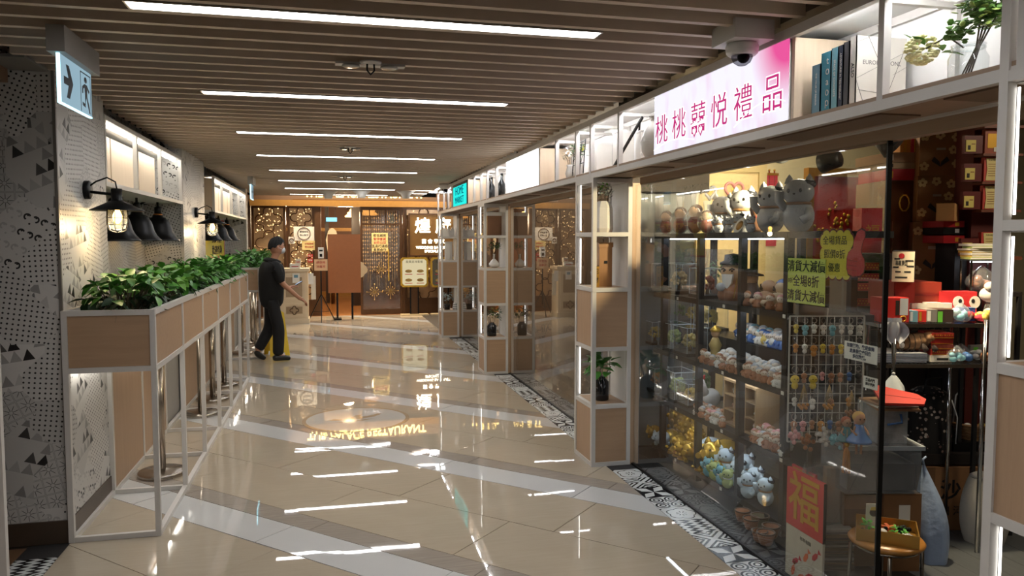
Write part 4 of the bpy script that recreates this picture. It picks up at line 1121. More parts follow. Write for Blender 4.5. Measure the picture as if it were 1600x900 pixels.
# reception desk
desk = mat('ivory_paint', (208, 190, 160), .45, 0, .04)
t = thing('reception_desk', 'ivory panelled reception desk at the restaurant entrance, behind the person', 'desk', (-.95, 15.55, 0))
B('body', desk, t, (0, .53, 0, .5, .0, 1.03)); B('top', desk, t, (-.03, .56, -.03, .53, 1.03, 1.09)); B('plinth', desk, t, (-.02, .55, -.02, .52, 0, .1))
for (z0, z1) in ((.14, .4), (.47, .98)):
    B('moulding', desk, t, (.05, .48, -.014, 0, z0, z0+.03), (.05, .48, -.014, 0, z1-.03, z1), (.05, .08, -.014, 0, z0+.03, z1-.03), (.45, .48, -.014, 0, z0+.03, z1-.03))
    B('panel', mat('taupe_panel', (150, 128, 100), .5), t, (.11, .42, -.006, 0, z0+.06, z1-.06))
gb = MB(); gb.tube(quatre((.265, -.01, .27), .07), .008, 5, True); gb.obj('grille', bronze, t)
t = thing('mask_notice', 'white notice with a blue mask picture on the reception desk', 'notice', (0, 15.53, 0)); a = at(457, 442, y=15.53); b = at(468, 427, y=15.53)
B('sheet', paper, t, (a.x, b.x, -.004, 0, a.z, b.z)); B('picture', skyb, t, (a.x+.03, b.x-.03, -.006, -.004, a.z+.1, b.z-.03))
for s, (x, z0, w, h, m_, lb) in {'tissue_box': (-.66, 1.091, .2, .09, paper, 'white tissue box on the reception desk'), 'card_box': (-.6, 1.182, .1, .09, mat('cream_box', (216, 206, 184), .6), 'small cream box stacked on the tissue box')}.items():
    t = thing(s, lb, 'box', (x, 15.65, z0)); B('box', m_, t, (-w/2, w/2, -.06, .06, 0, h)); B('slot', redink, t, (-w/3, w/3, -.0615, -.06, h*.3, h*.5))
t = thing('desk_paper', 'white papers pinned at the side of the reception desk', 'paper', (-.41, 15.4, .78)); B('sheet', paper, t, (0, .1, .1, .104, 0, .22)); B('under_sheet', mat('cream_box', (216, 206, 184), .6), t, (.05, .14, .106, .11, -.3, .16))
# certificates on the lattice
def cert(px0, px1, py0, py1, name, lab, m_, ring=False, lines=()):
    a = at(px0, py1, y=YF-.03); b = at(px1, py0, y=YF-.03); t = thing(name, lab, 'notice', (0, YF-.03, 0), 0, 'notices beside the restaurant door')
    B('sheet', m_, t, (a.x, b.x, 0, .006, a.z, b.z)); c = ((a.x+b.x)/2, (a.z+b.z)/2)
    if ring: MB().tube([(c[0]+ring*math.cos(u), -.003, c[1]+ring*math.sin(u)) for u in [2*PI*i/30 for i in range(30)]], .008, 5, True).obj('ring_print', bronze, t)
    for i, (s, m2) in enumerate(lines): text(s, .045, m2, M_front((c[0], -.001, c[1]+.035*(len(lines)-1)-.07*i)), t, ext=.0008)
cert(459, 491, 354, 376, 'certificate', 'large white notice with a round emblem beside the doorway', paper, .13, (('嚴選食材', ink), ('用心製作', ink)))
cert(451, 460, 370, 381, 'small_certificate', 'small white notice with a round stamp, overlapping the large one', paper, .04)
cert(472, 494, 376, 391, 'cream_notice', 'cream notice with red lines below the large white notice', mat('cream_poster', (214, 194, 130), .6), False, (('訂座熱線', redink), ('歡迎查詢', redink)))
cert(481, 489, 397, 402, 'red_plate', 'upper red plate with white print below the cream notice', red, False, (('推介', paper),))
cert(481, 489, 404, 410, 'red_plate', 'lower red plate with white print below the cream notice', red, False, (('優質', paper),))
# tripod stand with hand sanitiser
t = thing('tripod_stand', 'black tripod stand carrying a notice board in front of the doorway', 'stand', (-.17, 15.9, 0))
MB().cyl((0, 0, .25), (0, 0, 1.35), .014).obj('pole', black, t)
for k in range(3):
    a = PI/6+2*PI*k/3; MB().bar((0, 0, .55), (.3*math.cos(a), .3*math.sin(a), .005), .016).obj('leg', black, t)
b = MB()
for k in range(3):
    a = PI/6+2*PI*k/3; b.bar((0, 0, .2), (.19*math.cos(a), .19*math.sin(a), .2), .01)
b.obj('brace', black, t); B('board', mat('peach_notice', (206, 170, 130), .6), t, (-.13, .13, -.03, -.02, 1.03, 1.26))
for i, s in enumerate(('請使用', '消毒液')): text(s, .06, redink, M_front((0, -.032, 1.19-.08*i)), t, ext=.001)
B('dispenser', paper, t, (-.05, .06, -.05, .03, 1.28, 1.5)); B('nozzle', black, t, (-.02, .03, -.052, -.05, 1.31, 1.37)); B('sensor', black, t, (-.03, .04, -.0515, -.05, 1.42, 1.45))
# restaurant interior
struct(B('restaurant_floor', wood('amber_board', (120, 76, 40), (164, 112, 62), 'x', .25), None, (-3.2, 4.4, 17.001, 23, -.006, .003)))
struct(B('wall_inner', mat('brown_panel_wall', (104, 66, 40), .5, 0, .15), None, (-3.2, 4.6, 22.9, 23, 0, 2.65), (-3.2, -3.1, 17.3, 23, 0, 2.65), (4.4, 4.6, 17.3, 23, 0, 2.65)))
struct(B('trim_10', goldwood, None, (-3, 4.4, 22.86, 22.9, 1.9, 2.0), (-3, 4.4, 22.86, 22.9, 0, .15)))
struct(B('column_inner', mat('dark_post', (44, 32, 26), .4), None, (.55, .75, 19.5, 19.7, 0, 2.62), (-.1, 0, 20.5, 20.6, 0, 2.62)))
struct(B('beam_inner', mat('dark_post', (44, 32, 26), .4), None, (.5, .58, 17.4, 22, 2.5, 2.62)))
pend = glow('warm_pendant', (255, 200, 120), 2.0)
for i, (x, y, z, l) in enumerate(((.95, 19.0, 2.3, 'glowing crystal chandelier seen through the glazed door'), (.62, 20.8, 2.3, 'glowing crystal chandelier above the brown screen'), (-.6, 19.2, 2.2, 'glowing crystal chandelier behind the lattice with certificates'), (2.2, 19.2, 2.3, 'glowing crystal chandelier behind the gold sign'))):
    t = thing('chandelier', l, 'chandelier', (x, y, z), 0, 'chandeliers inside the restaurant')
    MB().cyl((0, 0, .1), (0, 0, 2.62-z), .008).obj('rod', bronze, t)
    for k in range(3): MB().lathe([(.2-.06*k, -.05+.08*k), (.21-.06*k, -.02+.08*k), (.16-.06*k, .02+.08*k)], 20).obj('tier', pend, t)
p = at(518, 343, y=19.5)
t = thing('exit_box', 'blue lit exit box hanging inside the restaurant doorway', 'exit sign', (p.x, 19.5, p.z)); B('face', glow('exit_blue', (120, 190, 220), .9), t, (-.13, .13, 0, .04, -.05, .05)); B('hanger', black, t, (-.1, -.09, .015, .025, .05, 2.62-p.z), (.09, .1, .015, .025, .05, 2.62-p.z))
p = at(519, 365, y=20.2)
t = thing('cone_lamp', 'tall pale cone shaped lamp inside the doorway above the screen', 'lamp', (p.x, 20.2, 0)); MB().lathe([(.03, 1.2), (.12, 1.35), (.16, 1.65), (.1, 1.88), (.03, 1.95)], 20).obj('shade', glow('pale_shade', (255, 210, 150), .4), t); MB().cyl((0, 0, 0), (0, 0, 1.25), .05).obj('stand', bronze, t)
for i, (x, y) in enumerate(((.4, 18.4), (-.8, 18.6), (2.3, 18.4), (1.2, 20.5))):
    l = bpy.data.lights.new('restaurant_light', 'POINT'); l.energy = 26; l.color = (1, .76, .48); l.shadow_soft_size = .15
    o = bpy.data.objects.new('restaurant_light', l); COL.objects.link(o); o.location = (x, y, 2.15)
l = bpy.data.lights.new('facade_fill', 'AREA'); l.shape = 'RECTANGLE'; l.size = 4; l.size_y = .3; l.energy = 95; l.color = (1, .8, .55)  # fill light added to brighten the restaurant front, no fitting there
o = bpy.data.objects.new('facade_fill', l); COL.objects.link(o); o.location = (.8, 16.7, 3.25)
# black service cabinet at the end of the printed wall
t = thing('dark_cabinet', 'tall dark glass cabinet past the end of the printed wall', 'cabinet', (-1.6, 15.4, 0)); B('body', black, t, (-.6, .0, 0, .4, 0, 2.4)); B('shelf', bronze, t, (-.3, .06, .41, .7, 1.45, 1.5)); B('front', mirror, t, (-.55, -.05, -.012, 0, .1, 2.3))

# ------------------------------------------------------------------ caution sign and person
t = thing('caution_sign', 'yellow folding floor caution sign behind the walking person', 'caution sign', (-.76, 11.42, 0), .35)
cy_ = mat('caution_yellow', (222, 186, 36), .45)
for s in (-1, 1):
    b = MB(); b.T = Matrix.Translation((0, s*.16, 0)) @ Matrix.Rotation(s*.25, 4, 'X')
    b.prism([(-.14, 0), (-.08, .0), (-.07, .05), (.07, .05), (.08, .0), (.14, 0), (.11, .62), (.05, .66), (-.05, .66), (-.11, .62)], .014, face_mx((0, 0, 0), (1, 0, 0), (0, -1, 0)))
    b.obj('board', cy_, t)
text('小心', .09, redink, Matrix.Translation((0, -.176, 0)) @ Matrix.Rotation(-.25, 4, 'X') @ M_front((0, 0, .4)), t, ext=.001)

skinm = mat('skin', (176, 126, 98), .5, 0, .05); cloth = mat('black_cotton', (13, 13, 14), .85, 0, .2); trous = mat('black_trouser', (15, 15, 17), .8, 0, .2); hair = mat('black_hair', (9, 8, 8), .8, 0, .2)
PX, PY, PR = -.745, 10.85, math.radians(18)
# local: x = way the person faces, y = the person's left, z up
V = []; E = []; R = []
def jt(p, r, par=None):
    V.append(p); R.append(r); i = len(V)-1
    if par is not None: E.append((par, i))
    return i
pel = jt((-.02, 0, .86), .07)
sp = jt((-.03, 0, 1.02), .085, pel); ch = jt((-.01, 0, 1.2), .1, sp); nk0 = jt((.0, 0, 1.36), .06, ch); nk = jt((.03, 0, 1.43), .046, nk0)
h1 = jt((.055, 0, 1.5), .07, nk); h2 = jt((.06, 0, 1.575), .078, h1)
for s in (1, -1):
    sh = jt((-.01, s*.16, 1.31), .042, ch); el = jt(((.02 if s > 0 else .06), s*.21, 1.07), .04, sh)
    wr = jt(((.2 if s > 0 else .27), s*(.13 if s > 0 else .2), (.98 if s > 0 else .88)), .027, el); jt(((.24 if s > 0 else .315), s*(.12 if s > 0 else .19), (.99 if s > 0 else .845)), .03, wr)
    hp = jt((-.02, s*.075, .78), .04, pel)
    if s > 0: kn = jt((-.03, .09, .45), .058, hp); an = jt((-.22, .08, .16), .038, kn); ft = jt((-.16, .08, .06), .035, an)
    else: kn = jt((.04, -.09, .45), .058, hp); an = jt((.02, -.09, .085), .04, kn); ft = jt((.14, -.09, .04), .034, an)
person = skin('person', V, E, R, skinm, None, 1)
tag(person, 'person in black shirt and trousers walking past the planter looking down at a phone', 'person')
person.location = (PX, PY, 0); person.rotation_euler = (0, 0, PR)
# clothing
sv = []; se = []; sr = []
V, E, R = [], [], []
a = jt((-.02, 0, .69), (.14, .185)); b_ = jt((-.035, 0, .95), (.125, .175), a); c_ = jt((-.02, 0, 1.2), (.135, .2), b_); d_ = jt((-.01, 0, 1.34), (.11, .175), c_); jt((.01, 0, 1.41), (.075, .09), d_)
for s in (1, -1):
    sh = jt((-.01, s*.165, 1.305), .072, c_); jt(((.0 if s > 0 else .03), s*.2, 1.17), .068, sh); jt(((.01 if s > 0 else .05), s*.21, 1.06), .066, len(V)-1)
skin('shirt', V, E, R, cloth, person, 2)
V, E, R = [], [], []
a = jt((-.03, 0, .93), (.09, .13))
for s in (1, -1):
    hp = jt((-.03, s*.08, .76), .088, a)
    if s > 0: k = jt((-.03, .09, .46), .088, hp); k = jt((-.13, .085, .28), .078, k); jt((-.205, .08, .15), .07, k)
    else: k = jt((.035, -.09, .46), .088, hp); k = jt((.03, -.09, .25), .08, k); jt((.02, -.09, .075), .076, k)
skin('trousers', V, E, R, trous, person, 2)
for s, pts in ((1, [(-.245, .08, .15), (-.2, .08, .09), (-.14, .08, .045), (-.1, .08, .035)]), (-1, [(-.06, -.09, .05), (.02, -.09, .055), (.11, -.09, .045), (.19, -.09, .03)])):
    V, E, R = [], [], []
    for i, q in enumerate(pts): jt(q, ((.05, .045), (.055, .05), (.048, .042), (.042, .03))[i], i-1 if i else None)
    o = skin('shoe', V, E, R, mat('black_shoe', (14, 14, 14), .35), person, 2)
# head details
hd = MB()
hd.ball((.055, 0, 1.555), .098, .08, .115, 18, 12)
hd.obj('head', skinm, person)
hr = MB()
def HP(u, v):
    th = u*2*PI; ph = v*(1.5-.42*math.cos(th)+.09*math.sin(th*9))
    r = 1.1+.05*math.sin(th*13+v*7)*math.sin(ph)+.04*math.cos(th)
    return (.05+.104*r*math.sin(ph)*math.cos(th), .088*r*math.sin(ph)*math.sin(th), 1.562+.122*r*math.cos(ph))
hr.grid(HP, 60, 12); hr.obj('hair', hair, person)
fc = MB()
fc.prism([(0, 0), (.014, -.012), (.002, -.03)], .02, face_mx((.15, .01, 1.565), (1, 0, 0), (0, -1, 0))); fc.obj('nose', skinm, person)
for s in (1, -1):
    MB().ball((.135, s*.032, 1.575), .011, .012, .008, 8, 6).obj('eye', black, person)
    MB().ball((.045, s*.08, 1.55), .018, .01, .03, 8, 6).obj('ear', skinm, person)
mk = MB(); mk.ball((.118, 0, 1.51), .052, .062, .05, 16, 10); mk.obj('face_mask', mat('mask_white', (196, 200, 204), .7), person)
mk = MB()
for s in (1, -1): mk.tube([(.12, s*.06, 1.52), (.07, s*.078, 1.54), (.045, s*.085, 1.56)], .003, 5)
mk.obj('mask_strap', mat('mask_white', (196, 200, 204), .7), person)
def hand(w, d, up, lab):
    # palm with four curled fingers and a thumb
    w = Vector(w); d = Vector(d).normalized(); up = Vector(up).normalized(); sd = d.cross(up)
    V.clear(); E.clear(); R.clear()
    a = jt(tuple(w), .026); p1 = jt(tuple(w+d*.05), (.032, .02), a); p2 = jt(tuple(w+d*.085), (.036, .016), p1)
    for k in range(4):
        o = sd*(.026-.0175*k); L = (.06, .07, .066, .052)[k]
        q = jt(tuple(w+d*.095+o), .0095, p2); q = jt(tuple(w+d*(.095+L*.5)+o-up*.012), .0088, q); jt(tuple(w+d*(.095+L*.75)+o-up*.035), .008, q)
    q = jt(tuple(w+d*.03+sd*.035), .013, p1); q = jt(tuple(w+d*.06+sd*.055-up*.008), .011, q); jt(tuple(w+d*.085+sd*.05-up*.016), .009, q)
    skin('hand', V, E, R, skinm, person, 1)
V, E, R = [], [], []
hand((.3, -.195, .86), (.8, .1, -.6), (.6, 0, .8), '')
hand((.22, .125, .985), (.9, -.1, .25), (-.3, 0, .95), '')
t = thing('phone', 'dark phone held in the walking person\'s raised hand', 'phone', (PX+.36*math.cos(PR)-.11*math.sin(PR), PY+.36*math.sin(PR)+.11*math.cos(PR), 1.04), PR)
b = MB(); b.T = Matrix.Rotation(-.5, 4, 'Y'); b.box(-.035, .07, -.036, .036, -.004, .004); b.obj('body', black, t)
b = MB(); b.T = Matrix.Rotation(-.5, 4, 'Y'); b.box(-.03, .065, -.032, .032, .004, .0046); b.obj('screen', glow('phone_screen', (190, 205, 225), .3), t)

# ------------------------------------------------------------------ gift shop: rack behind the glass
t = thing('display_rack', 'black steel display rack full of figurines behind the shop glass', 'shelf rack', (2.45, 3.4, 0))
RY0, RY1, RX0, RX1 = 3.42, 5.45, 2.42, 2.86
SH = [.075, .45, .825, 1.25, 1.695]
for y in (3.71, 4.19, 4.73, 5.3):
    for x in (RX0+.02, RX1-.02): B('post', darkrack, t, (x-.02-2.45, x+.02-2.45, y-.02-3.4, y+.02-3.4, 0, 1.66))
for i, z in enumerate(SH):
    y0 = 3.5 if i < 4 else 3.42
    B('shelf', darkrack, t, (RX0-2.45, RX1-2.45, y0-3.4, RY1-3.4, z-.035, z))
    for k in range(6):
        if i < 4 and k % 2 == 0: B('price_tag', paper, t, (RX0-.003-2.45, RX0-2.45, y0+.2+.33*k-3.4, y0+.225+.33*k-3.4, z-.028, z-.008))
for z in SH[1:]:
    B('led_strip', glow('rack_led', (235, 242, 255), 5.0), t, (RX0+.06-2.45, RX0+.08-2.45, 3.75-3.4, 5.3-3.4, z-.043, z-.036))

eyem = ink
def proto(name, cat): return thing(name, 'x', cat)
# --- lucky cat, 0.2 m tall
def make_cat():
    t = thing('lucky_cat', 'x', 'figurine')
    b = MB(); b.ball((0, 0, .058), .058, .052, .066, 14, 9); b.obj('body', ceramic, t)
    b = MB(); b.ball((0, -.006, .145), .058, .05, .05, 14, 9)
    for s in (-1, 1): b.lathe([(.02, 0), (.012, .02), (0, .036)], 8, (s*.036, 0, .178))
    b.obj('head', ceramic, t)
    b = MB(); b.tube([(-.04, -.02, .085), (-.062, -.03, .115), (-.06, -.036, .15)], [.016, .016, .018], 8); b.obj('raised_paw', ceramic, t)
    b = MB(); b.tube([(.04, -.02, .08), (.048, -.045, .055), (.03, -.056, .04)], [.015, .015, .016], 8); b.obj('paw', ceramic, t)
    b = MB(); b.tube([(.042*math.cos(a), .04*math.sin(a)-.004, .104) for a in [2*PI*i/16 for i in range(16)]], .006, 5, True); b.obj('collar', red, t)
    b = MB()
    for s in (-1, 1): b.ball((s*.022, -.052, .15), .006, .004, .008, 6, 5)
    b.ball((0, -.056, .138), .005, .004, .004, 6, 5); b.obj('face_marks', eyem, t)
    b = MB(); b.ball((.03, .008, .175), .03, .036, .02, 10, 6); b.obj('patch', mat('brown_patch', (130, 80, 50), .3), t)
    return t
def make_pig():
    t = thing('piggy', 'x', 'figurine')
    b = MB(); b.ball((0, 0, .075), .075, .09, .07, 14, 9)
    for x in (-.04, .04):
        for y in (-.045, .045): b.cyl((x, y, .035), (x, y, 0), .02, .018, 8)
    b.obj('body', gold, t)
    b = MB(); b.ball((0, -.085, .1), .048, .045, .045, 12, 8)
    for s in (-1, 1): b.lathe([(.018, 0), (.012, .02), (0, .034)], 8, (s*.03, -.08, .13))
    b.obj('head', gold, t)
    b = MB(); b.cyl((0, -.12, .095), (0, -.142, .095), .02, .018, 10); b.obj('snout', gold, t)
    b = MB()
    for s in (-1, 1): b.ball((s*.022, -.122, .115), .006, .005, .006, 6, 5)
    b.obj('eye', eyem, t)
    return t
def make_pineapple():
    t = thing('gold_pineapple', 'x', 'ornament')
    b = MB(); b.ball((0, 0, .08), .055, .055, .08, 14, 10)
    for j in range(1, 9):
        for i in range(9):
            th = PI*j/9; a = 2*PI*(i+.5*(j % 2))/9
            b.ball((.055*math.sin(th)*math.cos(a), .055*math.sin(th)*math.sin(a), .08-.08*math.cos(th)), .012, None, None, 5, 4)
    b.obj('fruit', gold, t)
    b = MB()
    for i in range(14):
        a = i*2.4; L = .1*(1-.03*i); sp = .5-.035*i
        b.bar((0, 0, .15), (L*sp*math.cos(a), L*sp*math.sin(a), .15+L), .013, .004)
    b.obj('crown', gold, t); return t
def make_child():
    t = thing('child_figurine', 'x', 'figurine')
    b = MB(); b.lathe([(.026, 0), (.03, .012), (.022, .035), (.014, .05)], 12)
    for s in (-1, 1): b.tube([(s*.012, 0, .045), (s*.028, -.01, .03), (s*.02, -.024, .026)], .006, 6)
    b.obj('body', ceramic, t)
    MB().ball((0, 0, .066), .024, .022, .023, 12, 8).obj('head', mat('glazed_face', (224, 206, 186), .3), t)
    MB().ball((0, .005, .073), .0255, .0235, .02, 12, 6).obj('cap', ceramic, t)
    b = MB()
    for s in (-1, 1): b.ball((s*.008, -.0215, .066), .0025, .002, .003, 5, 4)
    b.obj('eye', eyem, t); return t
def make_bowl():
    t = thing('flower_pot', 'x', 'pot')
    MB().lathe([(.035, 0), (.045, .015), (.06, .075), (.062, .085), (.055, .085), (.048, .03), (0, .02)], 20).obj('bowl', ceramic, t)
    MB().lathe([(.0605, .078), (.064, .082), (.064, .089), (.055, .089), (.054, .083)], 20, caps=False).obj('rim', mat('brown_rim', (96, 70, 50), .3), t)
    return t
def make_case():
    t = thing('clear_case', 'x', 'case')
    B('base', mat('dark_base', (40, 34, 30), .4), t, (-.1, .1, -.07, .07, 0, .018))
    B('cover', acry, t, (-.096, .096, -.066, .066, .0185, .17)); b = MB()
    for x in (-.096, .096):
        for y in (-.066, .066): b.bar((x, y, .0185), (x, y, .171), .002)
        b.bar((x, -.066, .17), (x, .066, .17), .0025)
    for y in (-.066, .066): b.bar((-.096, y, .17), (.096, y, .17), .0025)
    b.obj('edge', mat('acrylic_edge', (214, 226, 232), .2), t); return t
def make_tree():
    t = thing('gold_tree', 'x', 'ornament')
    MB().cyl((0, 0, 0), (0, 0, .04), .012, .008, 8).obj('trunk', mat('tree_trunk', (110, 80, 40), .5), t)
    b = MB()
    for i in range(60):
        a = random.uniform(0, 2*PI); e = random.random(); q = .05*math.sqrt(1-e*e*.7)*random.uniform(.5, 1)
        b.ball((q*math.cos(a), q*math.sin(a), .035+.07*e), .011, None, None, 5, 4)
    b.obj('leaves', mat('citrine', (200, 180, 110), .3, .2, .25), t); return t
def make_bag():
    t = thing('wrapped_doll', 'x', 'figurine')
    b = MB(); b.ball((0, 0, .06), .05, .045, .06, 12, 8); b.obj('body', mat('doll_red', (150, 70, 40), .5, 0, .3, 30.), t)
    b = MB(); b.ball((0, 0, .14), .042, .04, .042, 12, 8); b.obj('head', mat('doll_face', (200, 160, 120), .5), t)
    b = MB(); b.ball((0, .01, .155), .046, .04, .036, 12, 8); b.obj('hair', mat('doll_hair', (70, 44, 30), .6), t)
    b = MB()
    def P(u, v):
        a = 2*PI*u; r = .07*(1+.12*math.sin(5*a+6*v))*(math.sin(PI*min(1, v*1.15+.12)) if v < .75 else .3+.35*(v-.75))
        return (r*math.cos(a), r*math.sin(a), .265*v)
    b.grid(P, 20, 12); b.obj('plastic_wrap', wrapm, t); return t
CAT, PIG, PINE, KID, BOWL, CASE, TREE, DOLL = make_cat(), make_pig(), make_pineapple(), make_child(), make_bowl(), make_case(), make_tree(), make_bag()
W2 = mat('grey_glaze', (182, 186, 192), .15, 0, .06); BLU = mat('blue_glaze', (70, 110, 170), .25); AQU = mat('aqua_glaze', (130, 190, 205), .25); LIM = mat('lime_glaze', (190, 205, 130), .25); BRN = mat('brown_glaze', (150, 96, 60), .35, 0, .25, 40.); TER = mat('terracotta', (176, 120, 84), .45, 0, .2, 30.); PNK = mat('pink_glaze', (214, 150, 150), .3); GRN = mat('green_glaze', (96, 150, 90), .3); YEL = mat('yellow_glaze', (214, 186, 90), .3)
TOW = -PI/2-.5                     # turned to the corridor: local -y looks towards -x and a little up the corridor
def to_corr(j=.3): return -1.0+random.uniform(-j, j)
wy = lambda px, x: at(px, 400, x=x).y
# top shelf (z 1.695)
z = SH[4]+.001
for i, (px, s) in enumerate(((1040, .95), (1062, 1.05), (1085, 1.1), (1103, .85))):
    place(DOLL, (2.56, wy(px, 2.56), z), to_corr(), 'brown and red doll in a crinkled plastic bag, %s along the top shelf' % ORD[i], 'wrapped dolls on the top rack shelf', s)
bigc = {'body': W2, 'head': W2, 'raised_paw': W2, 'paw': W2, 'patch': mat('dark_patch', (50, 52, 58), .25), 'collar': mat('tan_collar', (150, 110, 70), .4)}
for i, (px, s) in enumerate(((1203, 1.45), (1246, 1.55))):
    place(CAT, (2.62, wy(px, 2.62), z), to_corr(.1), 'large grey glazed lucky cat under plastic on the top rack shelf, %s' % ('beside the dark gourd' if i == 0 else 'nearest the shelf end'), 'large grey lucky cats', s, bigc)
for i, (px, x, s, dz) in enumerate(((1128, 2.72, 1.35, 0), (1160, 2.74, 1.5, 0), (1122, 2.5, .55, 0), (1138, 2.47, .5, 0), (1153, 2.5, .62, 0), (1172, 2.47, .5, 0), (1112, 2.62, .6, 0))):
    place(CAT, (x, wy(px, x), z+dz), to_corr(.5), '%s white lucky cat on the top rack shelf, %s from the wrapped dolls' % ('tall' if s > .9 else 'small', ORD[i if i < 2 else i-2]), 'white lucky cats on the top shelf', s)
p = (2.7, wy(1180, 2.7), z)
t = thing('gourd_ornament', 'dark brown gourd shaped ornament leaning among the white cats', 'ornament', p); b = MB(); b.lathe([(.03, 0), (.05, .04), (.03, .1), (.042, .15), (.03, .2), (.01, .225), (0, .23)], 16); b.obj('body', mat('dark_gourd', (84, 58, 40), .3), t); b = MB(); b.lathe([(.028, .098), (.034, .103), (.028, .108)], 16, caps=False); b.obj('tie', red, t)
t = thing('ingot_plate', 'white oval plate with a gold coin pattern among the small cats', 'plate', (2.46, wy(1152, 2.46)-.03, z)); b = MB(); b.T = Matrix.Translation((0, 0, .04)) @ Matrix.Rotation(-1.1, 4, 'Y'); b.lathe([(.04, 0), (.055, .008), (.05, .008), (.03, .003)], 20); b.obj('plate', ceramic, t); b = MB(); b.T = Matrix.Translation((0, 0, .04)) @ Matrix.Rotation(-1.1, 4, 'Y'); b.lathe([(.032, .0045), (.032, .009), (0, .011)], 14); b.obj('coins', goldcard, t)
# second shelf (z 1.25): clear cases, bamboo wraps, the bearded figure, reclining figures
z = SH[3]+.001
def case_at(px, x, z, s, lab, tree=True, tm=None, sy=None):
    y = wy(px, x)
    s *= 1.25; sy = sy and sy*1.15
    c = place(CASE, (x, y, z), PI/2, lab, 'clear display cases on the rack', (s, s, s) if sy is None else (s, s, sy))
    if tree:
        place(TREE, (x, y, z+.019*(s if sy is None else sy)), 0, lab.replace('clear acrylic case', 'leafy ornament in the case').replace('large ', '').replace('from the far end of', 'along').replace('of the upper row at the back of', 'in the upper row of').replace(' rack', ''), 'ornaments in the display cases', s*.95 if sy is None else min(s, sy)*.95, {'leaves': tm} if tm else None)
for i, (px, s, tm) in enumerate(((1024, 1.0, mat('amber_leaves', (176, 120, 60), .4, .2)), (1062, 1.05, mat('ivory_leaves', (210, 186, 140), .4)), (1106, .95, mat('rust_leaves', (150, 70, 40), .4)))):
    case_at(px, 2.55, z, s, 'clear acrylic case, %s from the far end of the second rack shelf' % ORD[i], True, tm)
for i, (px, m_) in enumerate(((1062, YEL), (1088, mat('rust_leaves', (150, 70, 40), .4)), (1122, GRN))):
    x = 2.76; y = wy(px, x); t = thing('wrapped_bamboo', 'tall clear cellophane wrap round a %s sprig at the back of the second shelf' % ('yellow', 'red', 'green')[i], 'plant', (x, y, z), 0, 'cellophane wrapped sprigs')
    MB().cyl((0, 0, 0), (0, 0, .05), .04, .05, 14).obj('pot', BRN, t)
    b = MB(); leaf_cluster(b, (0, 0, .17), .08, 40, .4); stuff(b.obj('foliage', m_, t))
    b = MB(); b.grid(lambda u, v: ((.055+.045*v)*(1+.12*math.sin(10*PI*u))*math.cos(2*PI*u), (.055+.045*v)*(1+.12*math.sin(10*PI*u))*math.sin(2*PI*u), .33*v), 24, 4); b.obj('cellophane', wrapm, t)
x = 2.6; y = wy(1146, x)
t = thing('bearded_figure', 'large bearded old man figurine with a black hat on the second shelf', 'figurine', (x, y, z), to_corr(.05))
MB().lathe([(.09, 0), (.1, .03), (.09, .09), (.06, .13)], 18).obj('robe', BRN, t); MB().ball((0, -.01, .19), .075, .07, .075, 16, 10).obj('head', mat('doll_face', (200, 160, 120), .5), t)
MB().lathe([(.09, .235), (.085, .25), (.06, .262), (.055, .3), (0, .31)], 18).obj('hat', black, t)
b = MB(); b.prism([(-.04, .0), (.04, 0), (.03, -.06), (0, -.1), (-.03, -.06)], .02, M_front((0, -.07, .175))); b.obj('beard', ceramic, t)
b = MB()
for s in (-1, 1): b.tube([(s*.012, -.085, .2), (s*.03, -.084, .212), (s*.045, -.075, .205)], .005, 5); b.ball((s*.028, -.078, .195), .006)
b.obj('face_marks', ink, t); b = MB(); b.bar((.05, -.09, .02), (.07, -.085, .15), .025, .006); b.obj('scroll', goldcard, t); b = MB(); b.ball((-.04, -.095, .09), .03); b.obj('coin_ball', W2, t)
x = 2.68; y = wy(1176, x)
t = thing('hatted_figure', 'smaller figurine with a dark wide hat beside the bearded one', 'figurine', (x, y, z), to_corr(.1)); MB().lathe([(.05, 0), (.06, .04), (.035, .12)], 14).obj('robe', mat('dark_robe', (60, 50, 46), .5), t); MB().ball((0, 0, .15), .04).obj('head', mat('doll_face', (200, 160, 120), .5), t); MB().lathe([(.075, .165), (.07, .175), (.035, .185), (.03, .21), (0, .215)], 16).obj('hat', black, t)
for i, (px, m_) in enumerate(((1196, mat('tan_figure', (196, 160, 128), .4)), (1216, mat('sand_figure', (206, 182, 150), .4)))):
    x = 2.56; y = wy(px, x); t = thing('reclining_figurine', 'reclining tan figurine %s on the second shelf' % ('beside the hatted one' if i == 0 else 'with a striped blue cap behind the lime poster'), 'figurine', (x, y, z), to_corr(.1))
    b = MB(); b.ball((0, 0, .045), .05, .09, .045, 14, 9); b.tube([(0, -.06, .03), (-.04, -.09, .03), (-.05, -.04, .02)], .02, 8); b.obj('body', m_, t); b = MB(); b.ball((0, .06, .115), .045, .045, .04, 14, 9); b.obj('head', m_, t)
    if i: MB().ball((0, .075, .135), .046, .045, .035, 14, 8).obj('cap', BLU, t); b = MB(); b.tube([(.045*math.cos(a), .07+.045*math.sin(a), .12) for a in [2*PI*k/14 for k in range(14)]], .005, 5, True); b.obj('cap_band', ceramic, t)
    b = MB()
    for s in (-1, 1): b.ball((s*.016-.02, .022, .12), .005)
    b.ball((-.035, .03, .105), .012); b.obj('face_marks', ink, t)
for i, px in enumerate((1168, 1185, 1205, 1222)):
    place(KID, (2.46, wy(px, 2.46), z), to_corr(.4), 'tiny brown figurine at the front of the second shelf, %s past the bearded man' % ORD[i], 'tiny figurines on the second shelf', 1.0, {'body': (BRN, TER)[i % 2], 'cap': (TER, PNK)[i % 2]})
